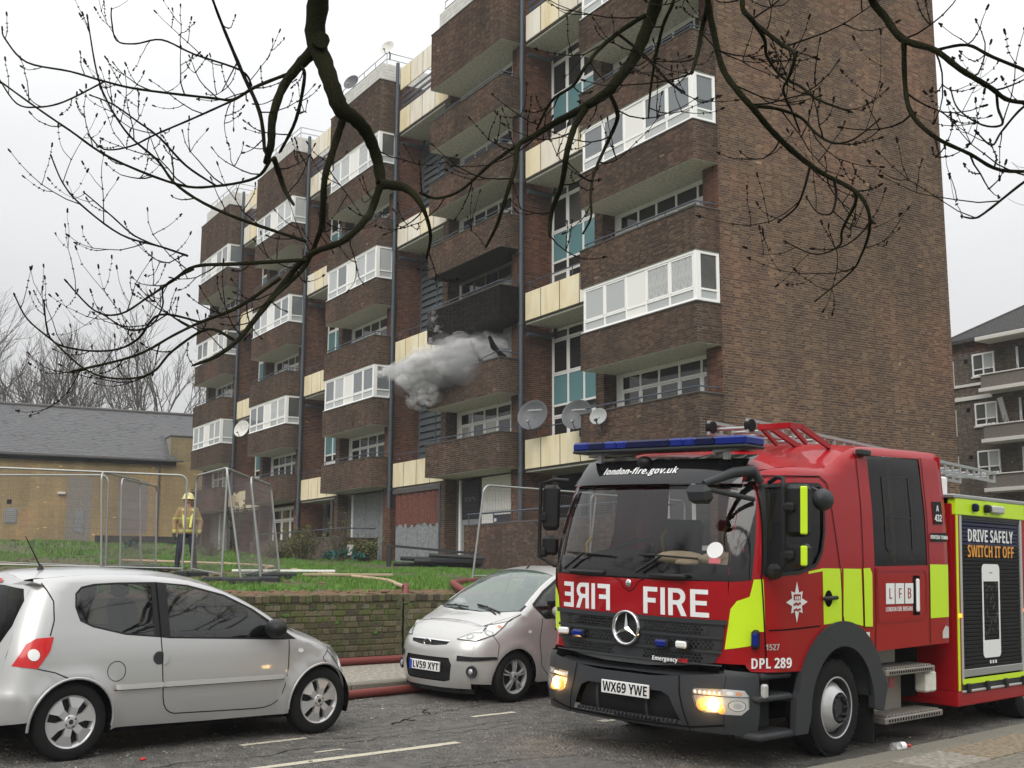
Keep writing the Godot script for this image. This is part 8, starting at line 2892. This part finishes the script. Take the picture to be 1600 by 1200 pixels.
func litter() -> void:
	var bas := road_basis()
	var t := thing("plastic_bottle", "clear plastic bottle with red cap, lying on the kerb by the fire engine's steps", "bottle", RP(10.25, 5.3, 0.135), bas * Basis(Vector3.UP, -0.35))
	var b := MB.new()
	var bx := Basis(Vector3.UP, PI / 2)
	b.lathe(Vector3(-0.11, 0, 0), bx, [Vector2(0, 0), Vector2(0.03, 0.002), Vector2(0.036, 0.02), Vector2(0.033, 0.05), Vector2(0.036, 0.08), Vector2(0.034, 0.13), Vector2(0.02, 0.17), Vector2(0.014, 0.185)], 18, true)
	put(t, "bottle_body", b.mesh(), "clear_lens")
	var l := MB.new()
	l.lathe(Vector3(-0.02, 0, 0), bx, [Vector2(0.0365, 0.0), Vector2(0.0365, 0.055)], 18)
	put(t, "label", l.mesh(), "white_print")
	var c := MB.new()
	c.lathe(Vector3(0.075, 0, 0), bx, [Vector2(0.0, 0.03), Vector2(0.016, 0.028), Vector2(0.017, 0.0)], 12)
	put(t, "cap", c.mesh(), "red_lens")
	var rs := MB.new()
	rs.ball(Vector3.ZERO, Vector3(0.03, 0.012, 0.02), Basis(), 8, 5)
	tag(put(self, "red_scrap", rs.mesh(), "red_lens", Transform3D(bas, RP(4.92, 9.12, 0.012))), "small red scrap on the road by the left car's rear wheel", "litter")
	for q in [[7.95, 9.5, 0.4, 0.3, "bare twig lying on the road in front of the two silver cars"], [8.6, 9.9, 0.32, 1.0, "thin curved twig on the road below the small silver car's plate"]]:
		var tw := MB.new()
		var pts := []
		for k in 7: pts.append(Vector3((k / 6.0 - 0.5) * q[2], 0.014 + 0.012 * sin(k * 2.0), 0.03 * sin(k * 1.3 + q[3])))
		tw.tube(pts, [0.009, 0.004], 5)
		tw.tube([pts[3], pts[3] + Vector3(0.06, 0.03, 0.08)], [0.005, 0.003], 4)
		tag(put(self, "fallen_twig", tw.mesh(), "twig", Transform3D(bas * Basis(Vector3.UP, q[3]), RP(q[0], q[1]))), q[4], "twig")
	# grit, leaves and pale specks on the asphalt: nobody could count them
	var tf: Array[Transform3D] = []
	var cs := PackedColorArray()
	for i in 34000:
		var a := 2.0 + rng.randf() * 12.0
		var c2 := 5.45 + rng.randf() * 5.9
		if i % 3 == 0: c2 = 9.6 + pow(rng.randf(), 0.5) * 1.8
		var s := 0.0035 + 0.007 * pow(rng.randf(), 3.0)
		if rng.randf() < 0.004: s = 0.018
		tf.append(Transform3D(bas * Basis(Vector3.UP, rng.randf() * TAU).scaled(Vector3(s * 1.4, s * 0.5, s)), RP(a, c2, s * 0.2)))
		var g := 0.05 + 0.34 * rng.randf() * rng.randf()
		cs.append(Color(g, g * 0.92, g * 0.8))
	var cm := MB.new()
	cm.ball(Vector3.ZERO, Vector3.ONE, Basis(), 5, 4)
	var mm := MultiMesh.new()
	mm.transform_format = MultiMesh.TRANSFORM_3D
	mm.use_colors = true
	mm.mesh = cm.mesh()
	mm.instance_count = tf.size()
	for i in tf.size():
		mm.set_instance_transform(i, tf[i])
		mm.set_instance_color(i, cs[i])
	var mi := MultiMeshInstance3D.new()
	mi.name = "road_grit"
	mi.multimesh = mm
	mi.material_override = M["shrub_leaf"]
	tag(mi, "grit, bark and leaf crumbs scattered over the asphalt", "grit", "", "stuff")
	add_child(mi)

func smoke() -> void:
	var t := thing("smoke", "white smoke drifting left out of the burnt balcony", "smoke", BP, Basis(FD, Vector3.UP, -ND))
	# centre line of the plume: s, y, n, radius; puffs of several densities tumble along it
	var line := [[11.8, 9.75, -1.0, 0.70], [12.7, 9.7, -0.6, 0.85], [13.6, 9.5, -0.05, 0.92], [14.6, 9.4, 0.4, 0.95], [15.6, 9.2, 0.6, 0.9], [16.6, 9.35, 0.65, 0.6], [17.6, 9.55, 0.6, 0.45], [18.7, 9.68, 0.6, 0.3], [19.7, 9.72, 0.6, 0.18]]
	var kinds: Array[FogMaterial] = []
	for d in [0.12, 0.25, 0.4, 0.5]:
		var m := FogMaterial.new()
		m.density = d
		m.albedo = Color(1, 1, 1)
		kinds.append(m)
	var wsp: Array[Transform3D] = []
	var n := 0
	for i in 760:
		var c: Vector3
		var r: float
		var hi := i % 25
		if hi < 20:
			var u := pow(rng.randf(), 0.9) * (line.size() - 1.001)
			var a: Array = line[int(u)]
			var b: Array = line[int(u) + 1]
			var f := u - int(u)
			r = lerpf(a[3], b[3], f)
			c = Vector3(lerpf(a[0], b[0], f), lerpf(a[1], b[1], f), -lerpf(a[2], b[2], f))
		elif hi < 23:   # the part that sinks
			c = Vector3(14.6 + rng.randf() * 1.8, 8.75 - rng.randf() * 0.75, -0.6)
			r = 0.4
		else:   # the thin part that climbs
			c = Vector3(15.2 + rng.randf() * 0.9, 10.2 + rng.randf() * 1.6, 0.15)
			r = 0.38
		var o := Vector3(rng.randf() - 0.5, rng.randf() - 0.5, rng.randf() - 0.5) * 2.0
		o = o.normalized() * pow(rng.randf(), 0.6)
		var core := 1.0 - o.length()
		var sz := r * (0.34 + 0.8 * core * rng.randf() + 0.25 * rng.randf())
		var k := 2 if core > 0.5 else (1 if core > 0.25 else 0)
		if sz < 0.22 and core > 0.2: k = 3
		if hi >= 23: k = 0
		var p := c + o * r * Vector3(1.0, 0.95, 0.8)
		if p.x - sz * 1.3 < 10.95: p.x = 10.95 + sz * 1.3
		if i >= 110:
			var q := sz * (0.30 + 0.35 * rng.randf())
			if hi >= 23 and rng.randf() < 0.5: continue
			wsp.append(Transform3D(Basis(Vector3.BACK, (rng.randf() - 0.6) * 1.2) * Basis(Vector3.UP, rng.randf() * 3.0), p).scaled_local(Vector3(1.2 + 0.8 * rng.randf(), 0.6 + 0.4 * rng.randf(), 0.9) * q))
			continue
		var v := FogVolume.new()
		v.shape = RenderingServer.FOG_VOLUME_SHAPE_ELLIPSOID
		v.size = Vector3(1.3 + 0.5 * rng.randf(), 0.75 + 0.3 * rng.randf(), 1.0) * sz * 2.0
		v.material = kinds[k]
		v.name = "puff" if n == 0 else "puff_%03d" % n
		v.position = p
		v.rotation = Vector3(rng.randf() * 0.4, rng.randf() * 0.4, (rng.randf() - 0.6) * 0.9)
		t.add_child(v)
		n += 1
	var wm := MB.new()
	wm.ball(Vector3.ZERO, Vector3.ONE, Basis(), 14, 9)
	var mm := MultiMesh.new()
	mm.transform_format = MultiMesh.TRANSFORM_3D
	mm.mesh = wm.mesh()
	mm.instance_count = wsp.size()
	for i in wsp.size(): mm.set_instance_transform(i, wsp[i])
	var sm := mat("smoke_wisp", Color(0.97, 0.97, 0.97, 0.09), 1.0, 0.0, 0.0)
	sm.transparency = BaseMaterial3D.TRANSPARENCY_ALPHA
	var mi := MultiMeshInstance3D.new()
	mi.name = "wisps"
	mi.multimesh = mm
	mi.material_override = sm
	mi.set_meta("kind", "stuff")
	t.add_child(mi)

# ---------------------------------------------------------------- the street tree whose limbs hang across the view
var tw_mb := MB.new()
var bud_mb := MB.new()

func limb(t: Node3D, d: Array) -> void:
	var c := Curve3D.new()
	var pts: Array[Vector3] = []
	var rad := []
	for i in range(0, d.size(), 4):
		pts.append(Vector3(d[i], d[i + 1], d[i + 2]))
		rad.append(d[i + 3] * (0.0008 if d[i + 3] > 14.0 else 0.0009))
	for i in pts.size():
		var a := pts[maxi(i - 1, 0)]
		var b := pts[mini(i + 1, pts.size() - 1)]
		var h := (b - a) / 6.0
		c.add_point(pts[i], -h, h)
	var o := []
	var r := []
	for i in pts.size() - 1:
		for k in 5:
			o.append(c.sample(i, k / 5.0))
			r.append(lerpf(rad[i], rad[i + 1], k / 5.0) * (1.0 + 0.07 * sin(i * 5.0 + k * 2.3)))
	o.append(pts[pts.size() - 1])
	r.append(rad[rad.size() - 1])
	var b := MB.new()
	b.tube(o, r, 10 if rad[0] > 0.03 else 7)
	# old bud scars and knobs
	for i in range(2, o.size() - 1, 3):
		if r[i] > 0.012 and rng.randf() < 0.4:
			b.ball(o[i] + Vector3(rng.randf() - 0.5, rng.randf() - 0.5, rng.randf() - 0.5).normalized() * r[i] * 0.85, Vector3.ONE * minf(r[i] * 0.3, 0.008) * (0.7 + 0.6 * rng.randf()), Basis(), 6, 5)
	put(t, "limb", b.mesh(), "bark" if rad[0] > 0.008 else "twig")
	# side twigs
	var thick: bool = rad[0] > 0.03
	var total := 0.0
	for i in range(1, o.size()): total += (o[i] as Vector3).distance_to(o[i - 1])
	var step := 0.44 if thick else 0.23
	var acc := rng.randf() * step
	for i in range(1, o.size()):
		acc += (o[i] as Vector3).distance_to(o[i - 1])
		if acc < step: continue
		acc = rng.randf() * step * 0.5
		if thick and r[i] > 0.045: continue
		var dir: Vector3 = (o[i] - o[i - 1]).normalized()
		var side := dir.cross(Vector3(rng.randf() - 0.5, rng.randf() - 0.5, (rng.randf() - 0.5) * 2.0)).normalized()
		twig(o[i], (dir * 0.75 + side * 0.8).normalized(), 0.12 + 0.42 * rng.randf() * (1.5 if thick else 1.0), minf(r[i] * 0.6, 0.0046), 1)
	if r[r.size() - 1] < 0.012: end_buds(o[o.size() - 1], (o[o.size() - 1] - o[o.size() - 2]).normalized())

func end_buds(p: Vector3, d: Vector3) -> void:
	var x := d.cross(Vector3.RIGHT if absf(d.x) < 0.9 else Vector3.UP).normalized()
	var bs := Basis(x, d, x.cross(d))
	bud_mb.ball(p + d * 0.006, Vector3(0.0055, 0.011, 0.0055), bs, 6, 5)
	for e in [-1.0, 1.0]: bud_mb.ball(p + x * e * 0.006 - d * 0.004, Vector3(0.004, 0.007, 0.004), bs, 5, 4)

func twig(p: Vector3, d: Vector3, ln: float, r: float, depth: int) -> void:
	var pts := [p]
	var n := 6
	var q := p
	for i in n:
		d = (d + Vector3(rng.randf() - 0.5, (rng.randf() - 0.5) * 0.6 + 0.38, rng.randf() - 0.5) * 0.42).normalized()   # tips turn up to the light
		q += d * ln / n
		pts.append(q)
	tw_mb.tube(pts, [r, r * 0.9, r * 0.8, r * 0.7, r * 0.6, r * 0.5, r * 0.45], 4, false)
	for i in range(2, n):
		if rng.randf() < 0.6:
			var x: Vector3 = (pts[i + 1] - pts[i]).normalized().cross(Vector3(rng.randf() - 0.5, rng.randf() - 0.5, rng.randf() - 0.5)).normalized()
			for e in [-1.0, 1.0]: bud_mb.ball(pts[i] + x * e * 0.004, Vector3.ONE * 0.0038, Basis(), 5, 4)
	end_buds(q, d)
	if depth > 0 and ln > 0.25:
		for k in 2:
			var i := 2 + rng.randi() % 3
			var s := d.cross(Vector3(rng.randf() - 0.5, rng.randf() - 0.5, rng.randf() - 0.5)).normalized()
			twig(pts[i], (d * 0.5 + s).normalized(), ln * 0.45, r * 0.7, depth - 1)

func street_tree() -> void:
	rng.seed = 99
	var base := Vector3(4.6, -0.25, 4.2)
	var t := thing("street_tree", "big bare street tree whose mossy limbs and budding twigs hang across the view", "tree", Vector3.ZERO)
	var tr := MB.new()
	tr.tube([base, base + Vector3(0.05, 1.2, 0), base + Vector3(-0.1, 3.4, -0.2), base + Vector3(-0.5, 6.0, -0.9)], [0.34, 0.27, 0.24, 0.21], 16)
	put(t, "trunk", tr.mesh(), "bark")
	var fork := base + Vector3(-0.5, 5.9, -0.9)
	for q in [[Vector3(-1.08, 4.98, -6.18), 0.13, 0.082], [Vector3(0.75, 4.7, -5.3), 0.10, 0.05], [Vector3(0.88, 4.2, -4.9), 0.08, 0.022], [Vector3(1.5, 4.0, -4.5), 0.08, 0.024]]:
		var m := fork.lerp(q[0], 0.5) + Vector3(0, 1.7, 0)
		var pts := []
		for k in 13:
			var u := k / 12.0
			pts.append(fork * (1 - u) * (1 - u) + m * 2 * u * (1 - u) + (q[0] as Vector3) * u * u)
		var rr := []
		for k in 13: rr.append(lerpf(q[1], q[2], k / 12.0))
		var b := MB.new()
		b.tube(pts, rr, 10)
		put(t, "limb", b.mesh(), "bark")
	limb(t, [-1.08,4.94,-6.22,81.7, -1.13,4.77,-6.42,78.9, -1.16,4.58,-6.52,71.1, -1.10,4.42,-6.50,66.3, -1.04,4.25,-6.46,61.5, -0.99,4.13,-6.49,63.2, -0.93,4.12,-6.60,52.3, -0.87,4.08,-6.74,49.2, -0.82,3.96,-6.84,43.5, -0.79,3.80,-6.82,41.1])
	limb(t, [-0.79,3.78,-6.78,38.9, -0.65,3.76,-6.78,33.0, -0.57,3.67,-6.67,26.7, -0.51,3.56,-6.64,15.1, -0.49,3.48,-6.85,11.6, -0.53,3.41,-7.09,8.0])
	limb(t, [-0.78,3.74,-6.69,28.8, -0.83,3.59,-6.70,28.6, -0.85,3.50,-6.59,26.2, -0.96,3.37,-6.56,24.2, -1.15,3.35,-6.73,23.0, -1.29,3.32,-6.93,23.6, -1.37,3.25,-7.00,23.8, -1.51,3.01,-6.90,21.5, -1.58,2.81,-6.69,17.0, -1.66,2.69,-6.54,13.0, -1.79,2.64,-6.56,7.5])
	limb(t, [-1.00,4.12,-6.62,29.2, -1.05,3.93,-6.61,27.0, -1.09,3.74,-6.58,24.7, -1.12,3.54,-6.73,23.1, -1.18,3.51,-6.96,19.8, -1.27,3.37,-7.09,18.1, -1.35,3.24,-7.02,13.9, -1.44,3.07,-6.83,9.7])
	limb(t, [-1.11,4.53,-6.43,66.1, -1.16,4.52,-6.54,53.2, -1.26,4.43,-6.57,39.5, -1.34,4.27,-6.52,31.2, -1.38,4.07,-6.47,30.7, -1.39,3.92,-6.50,28.7, -1.44,3.85,-6.61,21.3])
	limb(t, [-1.40,3.89,-6.64,21.4, -1.38,3.81,-6.74,21.6, -1.34,3.71,-6.72,17.5, -1.26,3.58,-6.56,9.5])
	limb(t, [-1.23,4.38,-6.47,11.7, -1.21,4.33,-6.50,11.7, -1.29,4.15,-6.70,11.9, -1.41,4.01,-6.86,10.1])
	limb(t, [-1.42,3.88,-6.64,13.6, -1.52,3.80,-6.73,9.8, -1.76,3.75,-6.74,8.9, -1.93,3.70,-6.57,8.7, -2.21,3.74,-6.25,7.6, -2.39,3.84,-6.09,6.6, -2.59,3.98,-6.12,6.1, -2.83,4.16,-6.19,5.5])
	limb(t, [-1.21,3.41,-6.73,11.5, -1.65,3.53,-6.58,10.5, -1.93,3.69,-6.59,9.7, -2.08,3.87,-6.63,7.9, -2.19,3.95,-6.44,6.8, -2.22,4.03,-6.16,5.7, -2.21,4.11,-5.94,5.2, -2.24,4.37,-5.84,4.1])
	limb(t, [-1.32,4.38,-6.57,11.8, -1.52,4.32,-6.62,11.9, -1.67,4.28,-6.71,9.1, -1.78,4.25,-6.62,9.0, -2.10,4.17,-6.31,7.8, -2.24,4.14,-6.13,6.7, -2.42,4.19,-6.12,6.2, -2.70,4.28,-6.20,5.9, -2.86,4.45,-6.27,5.3, -2.88,4.51,-6.27,4.1])
	limb(t, [-1.53,4.30,-6.56,7.9, -1.57,4.35,-6.46,6.8, -1.84,4.44,-6.44,6.3, -2.06,4.57,-6.53,6.1, -2.21,4.54,-6.52,5.7, -2.26,4.48,-6.35,5.2, -2.21,4.49,-6.11,4.6, -2.17,4.49,-5.99,3.8])
	limb(t, [-1.72,4.73,-6.31,7.9, -1.69,4.63,-6.45,10.0, -1.59,4.39,-6.55,12.9, -1.46,4.11,-6.49,13.5, -1.42,3.87,-6.48,11.4])
	limb(t, [-1.70,3.68,-6.53,6.7, -1.88,3.80,-6.53,7.8, -2.01,3.93,-6.43,6.8, -2.07,3.94,-6.20,5.7, -2.14,3.96,-6.02,4.8, -2.26,4.01,-6.02,4.1])
	limb(t, [-1.57,4.15,-6.39,7.7, -1.79,4.01,-6.33,6.7, -2.02,3.93,-6.38,6.2, -2.21,3.92,-6.54,5.9, -2.35,3.89,-6.51,5.1, -2.37,3.90,-6.31,4.3])
	limb(t, [-2.22,4.12,-6.09,5.7, -2.40,3.97,-6.01,5.6, -2.49,3.89,-5.89,5.2, -2.60,3.91,-5.89,4.6, -2.75,4.09,-6.00,4.2])
	limb(t, [-1.19,3.28,-6.66,15.1, -1.57,3.23,-6.57,13.2, -1.83,3.23,-6.63,10.5, -1.99,3.18,-6.76,9.8, -2.10,3.06,-6.67,7.7, -2.18,2.91,-6.45,6.6, -2.25,2.88,-6.24,5.5, -2.38,3.02,-6.15,4.4])
	limb(t, [-1.34,3.17,-6.66,11.3, -1.59,3.01,-6.71,12.4, -1.78,2.90,-6.62,9.5, -1.87,2.78,-6.41,8.3, -2.05,2.65,-6.33,8.2, -2.40,2.57,-6.37,7.4])
	limb(t, [-1.60,2.81,-6.68,11.3, -1.75,2.87,-6.67,9.5, -1.91,2.72,-6.55,8.4, -1.97,2.56,-6.37,7.3, -2.15,2.53,-6.37,6.4, -2.37,2.60,-6.49,6.0, -2.60,2.78,-6.58,5.8, -2.74,2.90,-6.55,5.1, -2.75,3.00,-6.38,4.2])
	limb(t, [-1.78,2.90,-6.62,7.6, -1.97,2.91,-6.47,7.5, -2.08,2.77,-6.46,7.5, -2.26,2.73,-6.59,6.7, -2.50,2.75,-6.67,6.3, -2.62,2.80,-6.59,5.5, -2.58,2.96,-6.37,4.2])
	limb(t, [-1.81,3.19,-6.54,6.6, -1.99,3.11,-6.60,5.7, -2.01,3.00,-6.65,5.8, -2.03,2.86,-6.52,5.3, -2.08,2.79,-6.32,4.8, -2.19,2.85,-6.25,4.4, -2.27,2.90,-6.39,4.1])
	limb(t, [-1.84,3.26,-6.51,7.6, -1.96,3.28,-6.39,6.5, -2.14,3.31,-6.26,5.9, -2.37,3.48,-6.26,5.7, -2.52,3.64,-6.37,5.0, -2.59,3.79,-6.36,4.3])
	limb(t, [-1.99,3.30,-6.46,5.7, -2.14,3.37,-6.48,5.4, -2.27,3.48,-6.47,5.0, -2.32,3.52,-6.32,4.2, -2.30,3.50,-6.11,3.7])
	limb(t, [0.74,4.52,-5.47,45.9, 0.73,4.38,-5.66,45.0, 0.69,4.27,-5.73,41.6, 0.62,4.10,-5.71,37.5, 0.53,3.96,-5.67,33.5, 0.47,3.89,-5.68,31.7, 0.35,3.85,-5.79,25.4, 0.22,3.83,-5.93,22.4, 0.11,3.78,-5.99,19.1, 0.03,3.71,-5.94,17.2, 0.01,3.56,-5.88,13.5, -0.03,3.42,-5.87,11.7, -0.08,3.29,-5.97,10.1, -0.14,3.21,-6.11,6.9])
	limb(t, [0.37,3.83,-5.73,23.4, 0.31,3.72,-5.71,21.5, 0.27,3.57,-5.66,19.6, 0.26,3.50,-5.73,18.1, 0.25,3.48,-5.97,17.0, 0.21,3.41,-6.14,15.7, 0.20,3.28,-6.14,10.4])
	limb(t, [0.49,3.89,-5.69,11.7, 0.53,3.83,-5.75,13.5, 0.54,3.82,-5.89,12.0, 0.49,3.72,-5.98,10.4, 0.42,3.53,-5.85,8.4, 0.39,3.36,-5.70,7.3, 0.39,3.24,-5.67,6.4, 0.36,3.20,-5.82,4.9])
	limb(t, [0.04,3.74,-5.99,12.1, -0.12,3.63,-6.01,10.4, -0.28,3.54,-6.17,8.8, -0.42,3.54,-6.31,9.0, -0.50,3.53,-6.19,10.6])
	limb(t, [0.67,4.28,-5.61,13.6, 0.54,4.22,-5.68,13.7, 0.43,4.10,-5.63,11.8, 0.35,3.95,-5.52,9.8, 0.30,3.90,-5.61,9.1, 0.20,3.91,-5.83,8.5, 0.13,3.85,-6.06,7.0])
	limb(t, [0.52,4.21,-5.66,8.5, 0.65,4.10,-5.66,8.5, 0.71,3.98,-5.57,7.5, 0.77,3.89,-5.54,6.6, 0.87,3.91,-5.71,5.1])
	limb(t, [0.77,4.32,-5.34,9.9, 0.77,4.21,-5.32,9.8, 0.73,4.13,-5.43,9.9, 0.72,4.06,-5.68,8.5, 0.71,3.96,-5.80,7.7, 0.69,3.79,-5.74,5.0])
	limb(t, [0.87,4.25,-5.02,18.8, 0.91,4.14,-5.19,19.1, 0.95,4.00,-5.26,19.2, 0.98,3.82,-5.23,18.9, 1.04,3.68,-5.17,18.5, 1.10,3.60,-5.16,18.4, 1.20,3.53,-5.25,17.9, 1.34,3.46,-5.37,17.5, 1.47,3.38,-5.41,14.4, 1.57,3.29,-5.34,12.6, 1.60,3.20,-5.23,10.8, 1.62,3.11,-5.19,9.2, 1.64,3.04,-5.27,7.7, 1.64,2.97,-5.41,6.3, 1.62,2.92,-5.51,4.8, 1.46,2.79,-5.54,3.5])
	limb(t, [1.05,4.12,-5.06,15.7, 1.04,4.01,-5.02,15.4, 1.08,3.96,-5.02,13.9, 1.17,3.95,-5.19,9.5, 1.22,3.95,-5.37,9.0, 1.29,3.85,-5.38,8.1, 1.34,3.73,-5.22,7.9, 1.37,3.59,-5.04,6.8, 1.48,3.50,-4.95,4.5])
	limb(t, [1.07,4.03,-5.10,14.1, 1.13,4.00,-5.15,12.6, 1.22,3.87,-5.07,10.9, 1.24,3.75,-4.92,9.8, 1.23,3.68,-4.99,7.6, 1.25,3.70,-5.19,6.2, 1.34,3.68,-5.40,5.7, 1.39,3.62,-5.48,4.9])
	limb(t, [1.59,3.24,-5.29,9.4, 1.59,3.19,-5.29,9.4, 1.57,3.11,-5.45,7.2, 1.60,3.08,-5.61,5.7, 1.47,3.02,-5.56,3.9, 1.28,3.03,-5.38,3.1])
	limb(t, [0.91,4.12,-5.20,14.3, 0.90,4.06,-5.30,12.9, 0.87,3.92,-5.27,11.1, 0.82,3.76,-5.14,9.2])
	limb(t, [1.12,3.65,-5.26,11.0, 1.24,3.66,-5.31,8.7, 1.37,3.64,-5.37,8.8, 1.42,3.53,-5.29,7.9, 1.45,3.41,-5.10,6.1, 1.51,3.39,-4.99,4.5, 1.63,3.49,-5.02,3.4])
	limb(t, [1.50,3.30,-5.30,7.8, 1.50,3.23,-5.28,7.8, 1.46,3.13,-5.19,6.1, 1.43,3.10,-5.18,4.6, 1.43,3.18,-5.38,3.8, 1.43,3.30,-5.54,3.2])
	limb(t, [1.39,3.37,-5.31,7.8, 1.35,3.25,-5.28,6.2, 1.33,3.19,-5.36,5.5, 1.30,3.19,-5.58,4.0])
	limb(t, [1.44,3.99,-4.56,21.9, 1.52,3.90,-4.70,20.8, 1.58,3.83,-4.72,20.8, 1.63,3.70,-4.66,20.5, 1.72,3.60,-4.55,15.8, 1.81,3.51,-4.53,13.6, 1.95,3.46,-4.59,12.3, 2.07,3.44,-4.68,10.4, 2.22,3.42,-4.66,8.9])
	limb(t, [1.63,3.69,-4.65,13.1, 1.65,3.52,-4.72,11.7, 1.64,3.36,-4.63,11.4, 1.70,3.23,-4.55,9.8, 1.88,3.20,-4.66,8.6, 2.08,3.19,-4.83,9.0, 2.30,3.20,-4.86,7.6])
	limb(t, [1.76,3.64,-4.63,7.3, 1.84,3.61,-4.52,7.2, 1.91,3.52,-4.44,7.8, 2.14,3.44,-4.47,7.2])
	limb(t, [2.20,3.14,-4.65,7.3, 2.11,3.09,-4.68,6.5, 1.93,2.95,-4.66,5.7, 1.86,2.91,-4.61,4.9, 1.88,2.97,-4.78,3.6])
	limb(t, [2.17,3.41,-4.55,5.8, 2.11,3.40,-4.65,5.9, 2.01,3.29,-4.64,5.1, 1.91,3.18,-4.51,4.2, 1.85,3.23,-4.50,3.4])
	limb(t, [1.99,3.45,-4.62,7.3, 2.00,3.39,-4.64,6.6, 1.97,3.28,-4.54,5.7, 1.86,3.25,-4.47,4.2, 1.82,3.37,-4.60,3.7, 1.86,3.53,-4.77,3.3])
	put(t, "twigs", tw_mb.mesh(), "twig").set_meta("kind", "stuff")
	put(t, "buds", bud_mb.mesh(), "bud").set_meta("kind", "stuff")
